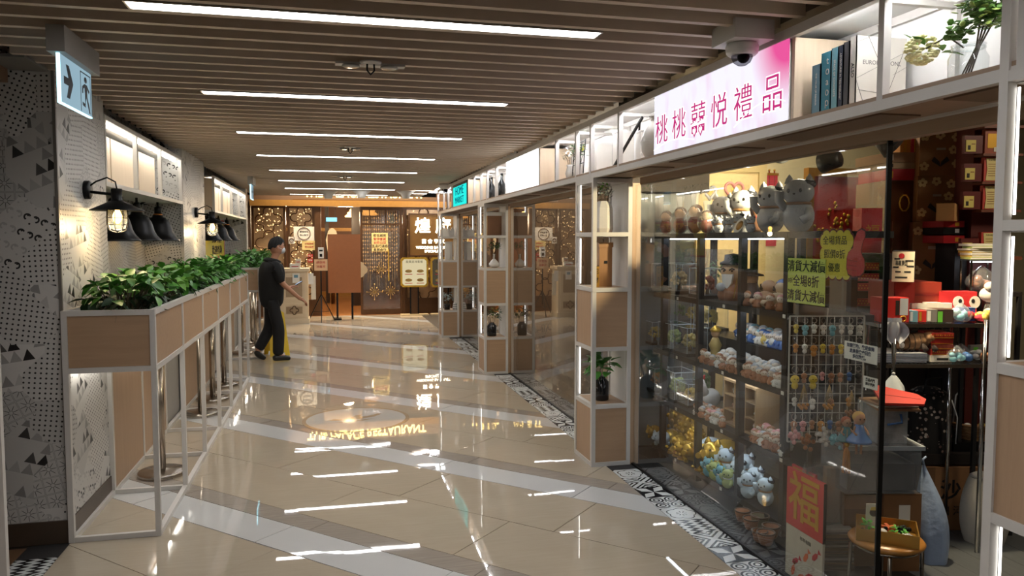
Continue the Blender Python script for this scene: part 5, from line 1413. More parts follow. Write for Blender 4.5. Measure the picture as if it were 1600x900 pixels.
# third shelf (z .825)
z = SH[2]+.001
for i, (px, s, tm) in enumerate(((1025, .85, YEL), (1055, .95, LIM), (1080, .95, mat('citrine', (200, 180, 110), .3)))):
    case_at(px, 2.52, z, s, 'clear acrylic case, %s from the far end of the third rack shelf' % ORD[i], True, tm)
for i, px in enumerate((1062, 1085, 1112)):
    case_at(px, 2.74, z+.16, .95, 'clear acrylic case, %s of the upper row at the back of the third shelf' % ORD[i], True, (GRN, YEL, YEL)[i])
t = thing('shelf_riser', 'dark grey riser step along the back of the third rack shelf', 'riser', (2.62, 3.55, z)); B('board', darkrack, t, (0, .22, 0, 1.88, .145, .158)); B('upright', darkrack, t, (0, .012, 0, 1.88, 0, .145)); B('end_board', darkrack, t, (.012, .22, 1.868, 1.88, 0, .145))
t = thing('gold_figure', 'gold and cream standing figurine rising in the middle of the third shelf', 'figurine', (2.55, wy(1120, 2.55), z), to_corr()); MB().lathe([(.06, 0), (.05, .03), (.03, .07), (.045, .11), (.02, .16)], 14).obj('robe', mat('cream_gold', (206, 180, 110), .35, .2, .2, 30.), t); MB().ball((0, 0, .19), .03).obj('head', mat('doll_face', (200, 160, 120), .5), t); MB().lathe([(.035, .2), (.04, .215), (.0, .245)], 12).obj('headdress', gold, t)
kid_sets = {'blue and white': [(ceramic, BLU), (BLU, W2), (ceramic, AQU), (BLU, ceramic)], 'white and grey': [(W2, ceramic), (ceramic, ceramic), (ceramic, W2)], 'brown and cream': [(TER, BRN), (ceramic, TER), (BRN, ceramic), (TER, W2)]}
# tiers of small ceramic children: x, z, survey columns from/to, count, size, colours, row
rowsK = [(2.74, z+.159, 1158, 1234, 14, 1.1, 'blue and white', 'riser back row'), (2.66, z+.159, 1160, 1232, 14, 1.05, 'blue and white', 'riser front row'), (2.56, z, 1135, 1230, 14, 1.1, 'white and grey', 'second row'), (2.49, z, 1128, 1228, 14, 1.05, 'white and grey', 'middle row'), (2.44, z, 1100, 1226, 16, .95, 'brown and cream', 'front row')]
for (x, zz, p0, p1, n, s, cn, nm) in rowsK:
    for i in range(n):
        y = wy(p0+(p1-p0)*(i+random.uniform(-.2, .2))/(n-1), x)
        cc = random.choice(kid_sets[cn])
        place(KID, (x+random.uniform(-.008, .008), y, zz), to_corr(.6), '%s ceramic child, %s along the %s, third shelf' % (cn, ORD[i], nm), 'ceramic children on the third shelf', s*random.uniform(.85, 1.12), {'body': cc[0], 'cap': cc[1]})
for i, (px, m_) in enumerate(((1200, YEL), (1213, ceramic))):
    x = 2.66; t = thing('round_cat_ball', 'round %s figurine on the riser edge of the third shelf' % ('yellow', 'white')[i], 'figurine', (x, wy(px, x), z+.16)); MB().ball((0, 0, .035), .036, .036, .035).obj('body', m_, t); b = MB(); b.lathe([(.012, 0), (0, .02)], 6, (-.01, -.015, .062)); b.lathe([(.012, 0), (0, .02)], 6, (-.01, .015, .062)); b.obj('ears', m_, t)
# fourth shelf (z .45)
z = SH[1]+.001
for i, (px, s, tm) in enumerate(((1030, .9, TER), (1062, 1.05, LIM), (1082, .8, YEL))):
    case_at(px, 2.54, z, s, 'clear acrylic case, %s from the far end of the fourth rack shelf' % ORD[i], True, tm)
for i, px in enumerate((1050, 1100)):
    case_at(px, 2.75, z, 1.2, 'large clear acrylic case, %s at the back of the fourth shelf' % ORD[i], True, (LIM, GRN)[i], 1.4)
x = 2.6; y = wy(1113, x)
t = thing('white_hen', 'white ceramic hen with a red comb on the fourth shelf', 'figurine', (x, y, z+.0), to_corr()); MB().ball((0, 0, .085), .06, .085, .07, 14, 9).obj('body', ceramic, t); b = MB(); b.tube([(0, -.05, .12), (0, -.075, .17), (0, -.085, .2)], [.035, .028, .026], 10); b.ball((0, -.088, .205), .027); b.obj('head', ceramic, t); b = MB(); b.prism([(-.03, 0), (.03, 0), (.03, .03), (.015, .02), (0, .035), (-.015, .02), (-.03, .03)], .01, M_right((-.005, -.085, .225))); b.obj('comb', red, t); b = MB(); b.lathe([(.008, 0), (0, .025)], 6, (0, -.112, .2), R=Matrix.Rotation(PI/2, 3, 'X')); b.obj('beak', YEL, t); MB().cyl((0, 0, .02), (0, 0, 0), .05, .055, 12).obj('base', ceramic, t)
# wooden cubby
x = 2.5; y0 = wy(1186, x); y1 = wy(1134, 2.5); z1 = .72
t = thing('cubby_box', 'wooden compartment box with small figures in its cells on the fourth shelf', 'cubby', (x, y0, z), 0)
cw = wood('cubby_wood', (160, 128, 90), (196, 164, 122), 'z'); L = y1-y0; Hc = .3
B('side_board', cw, t, (0, .16, 0, .014, 0, Hc)); B('side_board', cw, t, (0, .16, L-.014, L, 0, Hc)); B('top_board', cw, t, (0, .16, .014, L-.014, Hc-.014, Hc)); B('bottom_board', cw, t, (0, .16, .014, L-.014, 0, .014)); B('back_board', cw, t, (.148, .159, .014, L-.014, .014, Hc-.014))
for k in (1, 2): B('divider', cw, t, (.004, .147, L*k/3-.005, L*k/3+.005, .014, Hc-.014))
for k in (1, 2): B('cell_shelf', cw, t, (.003, .146, .014, L-.014, Hc*k/3-.005, Hc*k/3+.005))
for i in range(3):
    for j in range(3):
        place(KID, (x+.06, y0+L*(i+.5)/3, z+(.0155 if j == 0 else Hc*j/3+.006)), to_corr(.4), 'tiny figure in the wooden compartment box, %s cell from the doorway, %s level' % (ORD[i], ('bottom', 'middle', 'top')[j]), 'figures in the compartment box', .85, {'body': (TER, ceramic, BRN)[(i+j) % 3], 'cap': (BRN, PNK, TER)[(i+2*j) % 3]})
rowsK = [(2.45, z, 1094, 1136, 10, .85, 'front row'), (2.52, z, 1102, 1134, 8, .85, 'second row'), (2.45, z, 1185, 1234, 12, .95, 'near row'), (2.53, z, 1190, 1238, 10, 1.0, 'near back row')]
for (x, zz, p0, p1, n, s, nm) in rowsK:
    for i in range(n):
        y = wy(p0+(p1-p0)*i/(n-1), x)
        place(KID, (x+random.uniform(-.012, .012), y, zz), to_corr(.8), 'small brown and cream figurine, %s in the %s of the fourth rack shelf' % (ORD[i], nm), 'small figurines on the fourth shelf', s*random.uniform(.85, 1.1), {'body': random.choice((BRN, TER, TER, ceramic)), 'cap': random.choice((TER, W2, PNK, BRN))})
# bottom shelf (z .075) and floor in front: gold pigs and pineapples, cats, pots
z = SH[0]+.001
for i, (px, x, s) in enumerate(((1055, 2.72, 1.7), (1082, 2.72, 1.55), (1092, 2.62, 1.2))):
    place(PINE, (x, wy(px, x), z), 0, 'shiny gold pineapple ornament on the bottom shelf, %s from the far end' % ORD[i], 'gold pineapples', s)
for i, (px, x, s, m_) in enumerate(((1004, 2.62, .8, gold), (1018, 2.56, .85, gold), (1026, 2.5, .7, gold), (1036, 2.62, .8, gold), (1052, 2.56, .75, gold), (1066, 2.56, .7, gold), (1078, 2.5, .85, gold), (1090, 2.5, 1.0, gold), (1108, 2.54, 1.1, gold), (1138, 2.62, 1.45, gold), (1126, 2.5, .7, gold))):
    place(PIG, (x, wy(px, x), z), to_corr(.5), 'shiny gold pig figurine on the bottom shelf, %s from the far end' % ORD[i], 'gold pigs', s, {k: m_ for k in ('body', 'head', 'snout')})
place(PIG, (2.47, wy(1038, 2.47), z), to_corr(), 'white pig figurine among the gold ones on the bottom shelf', 'white pig', .75, {k: mat('blue_white', (206, 222, 232), .2) for k in ('body', 'head', 'snout')})
place(PIG, (2.62, wy(1116, 2.62), z), to_corr(), 'large pale striped pig figurine behind the gold ones on the bottom shelf', 'white pig', 1.2, {k: mat('blue_white', (206, 222, 232), .2) for k in ('body', 'head', 'snout')})
for i, px in enumerate((1056, 1064, 1072, 1100, 1110)):
    x = 2.455; t = thing('gold_coin_heap', 'cluster of gold ingots and coins, %s along the front of the bottom shelf' % ORD[i], 'ornament', (x, wy(px, x), z), 0, 'gold ingot clusters'); b = MB()
    for k in range(14): b.ball((random.gauss(0, .022), random.gauss(0, .025), .014+.03*random.random()), .014, .018, .01, 6, 4)
    b.obj('ingots', (gold, TER)[i == 1], t); MB().cyl((0, 0, 0), (0, 0, .012), .045, .04, 12).obj('base', goldcard, t)
for i, (px, m_, nm) in enumerate(((1112, AQU, 'aqua'), (1122, LIM, 'lime'), (1133, AQU, 'aqua'), (1143, LIM, 'lime'))):
    x = 2.44; place(CAT, (x, wy(px, x), z), to_corr(.3), '%s glazed cat figurine at the front of the bottom shelf, %s of the coloured four' % (nm, ORD[i]), 'coloured glazed cats', .62, {'body': m_, 'head': m_, 'raised_paw': m_, 'paw': m_, 'patch': m_, 'collar': ceramic})
bw = mat('blue_white', (206, 222, 232), .2)
for i, (px, x, s) in enumerate(((1140, 2.56, .95), (1160, 2.52, .9), (1172, 2.6, 1.0), (1176, 2.47, .8), (1188, 2.54, .9), (1204, 2.5, .85))):
    place(CAT, (x, wy(px, x), z), to_corr(.3), 'blue white cat figurine with brown ear patch, %s past the gold pigs' % ORD[i], 'patched cats on the bottom shelf', s, {k: bw for k in ('body', 'head', 'raised_paw', 'paw')})
for i, (px, x, s, m_) in enumerate(((1168, 2.34, .75, TER), (1182, 2.32, .75, TER), (1196, 2.38, .85, mat('moss_pot', (120, 110, 84), .5, 0, .2)), (1206, 2.28, .8, TER), (1196, 2.27, .7, BRN), (1214, 2.36, .8, BRN))):
    place(BOWL, (x, wy(px, x), .0005), 0, 'glazed pot with a dark rim on the floor below the rack, %s along' % ORD[i], 'pots on the shop floor', s, {'bowl': m_})

# ------------------------------------------------------------------ paper signs on the glass
XG = 2.163
def sheet(name, lab, y0, y1, z0, z1, m_, lines, size, gap, im=ink, th=.002, top=.04):
    t = thing(name, lab, 'paper sign', (XG, (y0+y1)/2, (z0+z1)/2)); sh = B('sheet', m_, t, (0, th, -(y1-y0)/2, (y1-y0)/2, -(z1-z0)/2, (z1-z0)/2))
    for i, s in enumerate(lines): text(s, size, im, M_left((-.0006, 0, (z1-z0)/2-top-gap*i)), sh, ext=.0004, off=.0006)
    return t
t = sheet('sale_poster', 'lime green handwritten sale poster taped inside the shop glass', 3.008, 3.297, 1.35, 1.563, greenp, ('清貨大減價', '全場8折', '清貨大減價'), .058, .07, ink, .002, .04)
text('8折', .028, ink, M_left((-.0006, .12, -.002)), t, ext=.0004)
t = sheet('notice_card', 'white handwritten notice sheet near the edge of the shop glass', 2.66, 2.865, 1.14, 1.216, paper, ('如需幫助，歡迎查詢', '電話 1234 / 請按鐘'[:0] + '店員很快會回來', '多謝惠顧。'), .019, .022, mat('blue_ink', (60, 66, 90), .6), .001, .016)
sheet('small_card', 'small white printed card at the edge strip of the shop glass', 2.653, 2.74, 1.036, 1.085, paper, ('貨品出門', '恕不退換'), .014, .018, ink, .001, .014)
# scalloped yellow thumbs-up sign
t = thing('thumb_sign', 'yellow scalloped sale sign with a red thumbs-up hand taped inside the glass', 'paper sign', (XG+.004, 2.9, 1.585))
sc_ = []
for (ex, ez, nx_) in (('t', 0, 4), ('r', 0, 3), ('b', 0, 4), ('l', 0, 3)):
    for i in range(nx_):
        for k in range(6):
            a = PI*k/6
            w_, h_ = .2, .19
            if ex == 't': q = (-w_/2+w_*(i+.5)/4-math.cos(a)*w_/8, h_/2+.02*math.sin(a))
            elif ex == 'r': q = (w_/2+.02*math.sin(a), h_/2-h_*(i+.5)/3+math.cos(a)*h_/6)
            elif ex == 'b': q = (w_/2-w_*(i+.5)/4+math.cos(a)*w_/8, -h_/2-.02*math.sin(a))
            else: q = (-w_/2-.02*math.sin(a), -h_/2+h_*(i+.5)/3-math.cos(a)*h_/6)
            sc_.append(q)
MB().prism(sc_, .0015, M_left((.004, .045, 0))).obj('outline', mat('maroon_print', (90, 30, 34), .6), t)
MB().prism([(x*.94, y*.94) for x, y in sc_], .0012, M_left((.0022, .045, 0))).obj('sheet', yellowp, t)
for i, s in enumerate(('全場貨品', '照價8折', '優惠')): text(s, .042, ink, M_left((.0004, .055, .06-.06*i)), t, ext=.0004)
thumb = [(-.05, -.08), (-.02, -.09), (.025, -.085), (.045, -.07), (.052, -.045), (.048, -.015), (.034, .0), (.026, .02), (.034, .05), (.05, .08), (.046, .1), (.026, .108), (.002, .098), (-.016, .066), (-.024, .03), (-.05, .012), (-.06, -.01), (-.06, -.055)]
MB().prism([(x*1.07, y*1.07) for x, y in thumb], .0012, M_left((-.0008, -.095, 0))).obj('hand_outline', mat('maroon_print', (90, 30, 34), .6), t)
MB().prism(thumb, .0012, M_left((-.002, -.095, 0))).obj('thumb_hand', mat('red_print', (176, 60, 60), .6), t)
b = MB()
for i in range(3): b.bar((-.0036, -.045, -.062+.02*i), (-.0036, -.1, -.066+.02*i), .003, .001)
b.obj('finger_lines', mat('maroon_print', (90, 30, 34), .6), t)
# fortune board and koi print, leaning inside the glass
t = thing('fortune_board', 'red board with a big gold fortune character leaning inside the glass', 'board', (2.175, 2.995, .26)); B('board', mat('bright_red_board', (190, 52, 48), .5), t, (0, .014, 0, .287, 0, .28)); text('福', .25, goldink, M_left((-.001, .145, .14)), t, ext=.001, off=.003); B('edge', black, t, (.0, .015, -.003, 0, 0, .28))
t = thing('koi_print', 'tall pale print of red koi fish below the fortune board', 'print', (2.176, 2.995, .001)); B('panel', mat('koi_paper', (186, 176, 160), .6, 0, .18, 9.), t, (0, .012, 0, .287, 0, .257))
b = MB(); b2 = MB()
for (y, zz, a, m2) in ((.2, .1, .6, b), (.12, .15, 1.0, b2), (.08, .07, .2, b), (.22, .05, 1.3, b2), (.05, .18, .8, b), (.15, .04, .4, b2)):
    M = M_left((-.0008, y, zz)) @ Matrix.Rotation(a, 4, 'Z'); m2.prism([(-.035, 0), (-.02, .012), (.01, .012), (.025, .0), (.045, .014), (.045, -.014), (.025, 0), (.01, -.012), (-.02, -.012)], .0008, M)
b.obj('koi_print', redink, t); b2.obj('koi_print', mat('orange_ink', (200, 90, 40), .6), t); text('年年有餘', .022, ink, M_left((-.0008, .13, .22)), t, ext=.0004)
t = thing('red_packet_sheet', 'red and pink printed sheet behind the fortune board', 'sheet', (2.36, 3.32, .001)); B('sheet', mat('pink_red', (190, 50, 60), .5), t, (0, .01, 0, .2, .0, .47)); B('border', goldcard, t, (-.001, 0, .01, .19, .45, .46))

# ------------------------------------------------------------------ partition wall dressings
YP = 5.68
struct(B('wall_panel', mat('grey_blue_panel', (128, 136, 142), .5), None, (2.3, 2.87, 5.655, 5.679, 0, 2.02)))
struct(B('shade_block', mat('added_shade', (48, 40, 34), .6), None, (2.21, 2.9, 5.5, 5.679, 2.021, 2.79)))  # dark block added to stand for the dim upper corner of the wall
t = thing('wall_door', 'cream panelled door with red scrolls and heart stickers on the cream wall', 'door', (0, YP, 0))
a = at(1097, 268, y=YP); b_ = at(1177, 500, y=YP); zt = a.z
B('leaf', mat('cream_door', (216, 196, 150), .5), t, (a.x, b_.x, -.03, 0, 0, zt)); B('frame', mat('cream_frame', (196, 178, 130), .5), t, (a.x-.07, a.x, -.05, 0, 0, zt+.07), (b_.x, b_.x+.07, -.05, 0, 0, zt+.07), (a.x, b_.x, -.05, 0, zt, zt+.07)); B('panel', mat('cream_panel', (206, 186, 140), .5), t, (a.x+.08, b_.x-.08, -.036, -.03, 1.1, zt-.1))
t2 = thing('red_scroll', 'long red scroll banner hung over the cream door', 'scroll', (0, YP, zt+.08)); B('banner', mat('scroll_red', (170, 40, 60), .5), t2, (a.x-.02, b_.x+.05, -.07, -.055, .01, .08)); MB().cyl((a.x-.05, -.062, .045), (b_.x+.08, -.062, .045), .012).obj('rod', mat('pink_red', (190, 50, 60), .5), t2)
t2 = thing('red_scroll', 'short red hanging scroll at the side of the cream door', 'scroll', (b_.x+.13, YP, 0)); B('banner', mat('scroll_red', (170, 40, 60), .5), t2, (-.04, .06, -.012, 0, zt-.6, zt-.02)); B('rod', goldcard, t2, (-.05, .07, -.014, .0, zt-.02, zt-.0))
for i, (px, py) in enumerate(((1109, 300), (1147, 298))):
    q = at(px, py, y=YP-.04); t2 = thing('heart_sticker', 'heart wreath sticker on the cream door, %s' % ('the pale one' if i == 0 else 'the pink one'), 'sticker', (q.x, YP-.038, q.z), 0, 'heart stickers'); MB().tube([(x, -.004, y) for x, y in heart(.09 if i else .06)], .012, 6, True).obj('wreath', (W2, PNK)[i], t2); MB().prism(heart(.03), .002, M_front((0, -.003, 0))).obj('heart', (YEL, YEL)[i], t2)
for i, px in enumerate((1195, 1202, 1210)):
    q = at(px, 285, y=YP-.01); t2 = thing('incense_stick', 'thin dark red hanging stick on the cream wall, %s from the door' % ORD[i], 'hanging stick', (q.x, YP-.008, q.z), 0, 'thin red sticks on the cream wall'); MB().cyl((0, 0, -.16), (0, 0, .1), .006).obj('stick', dred, t2); MB().ball((0, 0, .1), .009).obj('knob', gold, t2)
# red framed picture and red bag
a = at(1268, 372, y=4.95); b_ = at(1342, 277, y=4.95)
t = thing('framed_picture', 'large red framed picture with gold flowers at the end of the rack', 'picture', (a.x, 4.95, a.z-.3)); w_, h_ = b_.x-a.x, b_.z-a.z+.3
B('board', mat('picture_red', (176, 48, 44), .5, 0, .12), t, (0, w_, 0, .03, 0, h_)); B('frame', goldcard, t, (-.05, 0, -.02, .04, 0, h_), (w_, w_+.05, -.02, .04, 0, h_), (-.05, w_+.05, -.02, .04, h_, h_+.06), (-.05, w_+.05, -.02, .04, -.05, 0))
b = MB()
for i in range(60): b.ball((w_*.55+random.gauss(0, w_*.16), -.006, .35+random.gauss(0, .12)), random.uniform(.008, .02), .005, None, 6, 4)
stuff(b.obj('gold_flowers', gold, t))
t2 = thing('picture_stand', 'dark cabinet carrying the red framed picture', 'cabinet', (a.x-.2, 4.8, 0)); B('body', mat('dark_cabinet', (44, 36, 32), .5), t2, (0, 1.2, 0, .5, 0, a.z-.352)); B('door', mat('dark_cabinet_door', (56, 46, 40), .5), t2, (.03, .58, -.014, 0, .1, a.z-.4), (.61, 1.17, -.014, 0, .1, a.z-.4))
# ceiling spot lamps
def spot(px, py, d, lab, aim, on=True):
    p = at(px, py, d=d); t = thing('spot_lamp', lab, 'spot lamp', p, 0, 'shop spot lamps')
    R_ = Vector(aim).normalized().to_track_quat('Z', 'Y').to_matrix()
    gm = mat('grey_lamp', (70, 72, 74), .4, .5)
    MB().lathe([(.03, -.12), (.05, -.11), (.055, -.04), (.062, 0)], 20, R=R_).obj('shade', gm, t)
    MB().lathe([(.056, -.008), (0, -.006)], 20, R=R_, caps=False).obj('lens', glow('spot_face', (255, 214, 150), 16.0) if on else mat('dim_lens', (120, 110, 100), .2), t)
    MB().cyl((0, 0, .0), (0, 0, 2.79-p.z), .008).obj('stem', gm, t)
    if on:
        l = bpy.data.lights.new('spot_light', 'SPOT'); l.energy = 60; l.color = (1, .8, .5); l.spot_size = 1.9; l.spot_blend = .6; l.shadow_soft_size = .05
        o = bpy.data.objects.new('spot_light', l); COL.objects.link(o); o.parent = t; o.location = Vector(aim).normalized()*.03; o.rotation_euler = Vector(aim).to_track_quat('-Z', 'Y').to_euler()
spot(1397, 232, 3.9, 'bright grey track spot lamp beside the edge of the shop glass', (.4, -.45, -.6))
spot(1284, 255, 4.6, 'grey hanging spot lamp over the rack, its lamp turned to the cream wall', (-.35, .8, -.15))
spot(1219, 243, 4.9, 'dark square spot lamp close to the cream wall, switched off', (.2, .5, -.3), False)

# ------------------------------------------------------------------ shop interior past the doorway
CA = -YAW
def IB(name, lab, cat, px0, px1, py0, py1, d, dep, m_, ang=0.0, group=None, side=None, zfloor=None, part='box', lift=0.0):
    """box-like thing: its front spans the given survey points at depth d, rests at zfloor when given"""
    p0 = at(px0, py1, d=d); p1 = at(px1, py1, d=d); p2 = at(px0, py0, d=d)
    w = (Vector((p1.x, p1.y))-Vector((p0.x, p0.y))).length; z0 = p0.z if zfloor is None else zfloor; h = p2.z-z0
    t = thing(name, lab, cat, (p0.x, p0.y, z0), CA+ang, group)
    B(part, m_, t, (0, w, 0, dep, 0, h))
    return t, w, h
def flowers(t, pts, r, m_, y=-.003):
    b = MB()
    for x, z in pts:
        for k in range(5):
            a = 2*PI*k/5+x*9; b.prism([(x+r*.62*math.cos(a)+r*.42*math.cos(u), z+r*.62*math.sin(a)+r*.42*math.sin(u)) for u in [2*PI*i/8 for i in range(8)]], .001, face_mx((0, y+.001, 0), (1, 0, 0), (0, -1, 0)))
    stuff(b.obj('flower_print', m_, t))
flp = mat('cream_flower_print', (200, 172, 120), .6)
# dark counter behind everything (carries the cartons)
pc = at(1378, 600, d=4.75); pe = at(1500, 600, d=4.75)
zc = at(1450, 441, d=4.7).z
t, w, h = IB('storage_counter', 'dark storage cabinet carrying the flower print cartons', 'cabinet', 1382, 1489, 441, 900, 4.62, .75, mat('dark_cabinet', (44, 36, 32), .5), 0, None, None, 0.0)
B('door', mat('dark_cabinet_door', (56, 46, 40), .5), t, (.02, w/2-.01, -.014, 0, .05, h-.05)); B('door', mat('dark_cabinet_door', (56, 46, 40), .5), t, (w/2+.01, w-.02, -.014, 0, .05, h-.05))
zz = h+.001
leafpr = mat('dark_leaf_print', (40, 30, 26), .6)
for i, (py0, px0, px1, ex) in enumerate(((347, 1424, 1480, 'lowest'), (275, 1429, 1484, 'middle'), (203, 1430, 1490, 'topmost'))):
    t, w, h = IB('flower_carton', 'brown carton printed with cream blossoms, %s of the stack behind the noodle box' % ex, 'carton', px0, px1, py0, 441, 4.62, .34, carddark, -.2, 'blossom printed cartons', None, zz)
    flowers(t, ((w*.12, h*.85), (w*.48, h*.88), (w*.86, h*.82), (w*.12, h*.2), (w*.88, h*.25), (w*.8, h*.55)), .027, flp)
    b = MB(); c = (w*.5, h*.3)
    for s in (-1, 1): b.prism([(c[0], c[1]-.03), (c[0]+s*.05, c[1]+.005), (c[0]+s*.035, c[1]+.03), (c[0]+s*.005, c[1]+.0)], .001, face_mx((0, -.001, 0), (1, 0, 0), (0, -1, 0)))
    b.obj('leaf_print', leafpr, t); B('slot', mat('grey_tape', (150, 140, 120), .5), t, (w*.4, w*.62, -.001, 0, h*.55, h*.6))
    zz += h+.002
t, w, h = IB('red_carton', 'red carton with a gold emblem on top of the blossom cartons', 'carton', 1432, 1489, 180, 441, 4.62, .34, mat('brick_red_card', (150, 48, 30), .6), -.2, None, None, zz)
MB().tube([(w*.5+.06*math.cos(u), -.002, h*.55+.05*math.sin(u)) for u in [2*PI*i/4 for i in range(4)]], .004, 5, True).obj('emblem', goldink, t); MB().prism([(w*.5+.03*math.cos(u), h*.55+.03*math.sin(u)) for u in [2*PI*i/12 for i in range(12)]], .001, face_mx((0, -.001, 0), (1, 0, 0), (0, -1, 0))).obj('emblem_centre', ink, t)
# dark side stack right of cartons
t, w, h = IB('dark_tall_cabinet', 'very dark tall cabinet beside the blossom cartons', 'cabinet', 1492, 1512, 185, 900, 4.75, .5, mat('near_black_wood', (30, 24, 22), .5), 0, None, None, 0.0); B('door', mat('dark_cabinet', (44, 36, 32), .5), t, (.005, w-.005, -.012, 0, .05, h-.05))
# lacquer cabinet and boxes left of the cartons
zq = zc+.002
t, w, h = IB('lacquer_box', 'glossy brown lacquer case with a gold emblem, left of the blossom cartons', 'case', 1379, 1424, 282, 441, 4.7, .4, mat('brown_lacquer', (84, 50, 28), .2), 0, None, None, zq); MB().tube([(w*.66+.03*math.cos(u), -.003, h*.78+.05*math.sin(u)) for u in [2*PI*i/10 for i in range(10)]], .006, 5, True).obj('emblem', gold, t); B('side_slab', mat('red_brown_lacquer', (110, 56, 34), .3), t, (w*.25, w*.28, -.004, 0, 0, h*.6)); zq += h+.002
for i, (py0, m_, lb) in enumerate(((264, mat('crimson_box', (176, 40, 52), .5), 'flat crimson box with fine gold print on the lacquer case'), (254, mat('beige_label_box', (170, 150, 120), .6), 'flat beige box with a small picture label on the crimson box'), (238, mat('tan_box', (160, 130, 100), .6), 'plain tan flat box near the top of the side stack'))):
    t, w, h = IB('flat_box', lb, 'box', 1380, 1424, py0, 441, 4.7, .38, m_, .03*i, 'flat boxes on the lacquer case', None, zq); B('label', (goldink, leafpr, paper)[i], t, (.01, .04, -.001, 0, h*.2, h*.8)); zq += h+.002
for i, (px0, px1, m_, lb) in enumerate(((1400, 1416, mat('mustard_box', (190, 130, 50), .6), 'small mustard box on top of the side stack'), (1417, 1428, mat('rose_box', (190, 60, 70), .6), 'small rose red box beside the mustard one'))):
    t, w, h = IB('small_box', lb, 'box', px0, px1, 217, 441, 4.7, .15, m_, 0, 'small boxes on the side stack', None, zq); B('tape', goldink, t, (w*.4, w*.6, -.001, 0, 0, h))
# box jutting at right
t, w, h = IB('open_carton', 'pale brown carton jutting out in front of the blossom cartons', 'carton', 1462, 1487, 318, 345, 4.3, .3, mat('pale_carton', (168, 124, 76), .7), -.6)
B('flap', mat('pale_carton', (168, 124, 76), .7), t, (.004, w-.004, -.003, 0, .004, h*.9)); jut_z = t.location.z
zb = jut_z-.004
for i, (py0, py1, m_, lb) in enumerate(((345, 355, mat('crimson_gloss', (150, 30, 36), .3), 'glossy crimson box right under the jutting carton'), (355, 366, black, 'black box with a silver label below the crimson one'), (368, 380, mat('crimson_gloss', (150, 30, 36), .3), 'crimson box with gold blossom under the black one'))):
    t, w, h = IB('gloss_box', lb, 'box', 1474, 1509, py0, py1, 4.42, .2, m_, .1, 'glossy boxes under the jutting carton'); B('label', (goldink, W2, goldink)[i], t, (w*.55, w*.75, -.001, 0, h*.2, h*.75))
t, w, h = IB('box_support', 'plain dark plinth under the glossy boxes', 'plinth', 1474, 1495, 381, 900, 4.42, .18, mat('near_black_wood', (30, 24, 22), .5), .1, None, None, 0.0); B('top', darkrack, t, (-.005, w+.005, -.005, .185, h, h+.004))
# noodle box on red box
t, w, h = IB('red_flat_carton', 'wide red carton under the black and white box', 'carton', 1396, 1470, 441, 480, 4.15, .3, mat('brick_red_card', (150, 48, 30), .6)); z_rf = t.location.z+h; B('tape', dred, t, (0, w, -.001, 0, h*.45, h*.55))
t, w, h = IB('motif_box', 'box with a white printed front of black clouds and a red badge, dark sides', 'box', 1393, 1424, 392, 440, 4.1, .3, mat('dark_lid_box', (40, 32, 28), .4), -.5)
B('white_front', mat('ivory_print', (200, 188, 164), .6), t, (.0, w, -.002, 0, 0, h*.98)); MB().prism([(w*.42+.014*math.cos(u), h*.84+.014*math.sin(u)) for u in [2*PI*i/12 for i in range(12)]], .001, face_mx((0, -.003, 0), (1, 0, 0), (0, -1, 0))).obj('badge', redink, t)
for (x0, x1, z0) in ((.1, .35, .72), (.6, .95, .66), (.05, .3, .45), (.65, .98, .48), (.15, .7, .12), (.15, .4, .3), (.55, .85, .3)): B('cloud_print', ink, t, (w*x0, w*x1, -.003, -.002, h*z0, h*(z0+.05)))
text('囍麵', .03, ink, face_mx((w*.42, -.0026, h*.6), (1, 0, 0), (0, -1, 0)), t, ext=.0004)
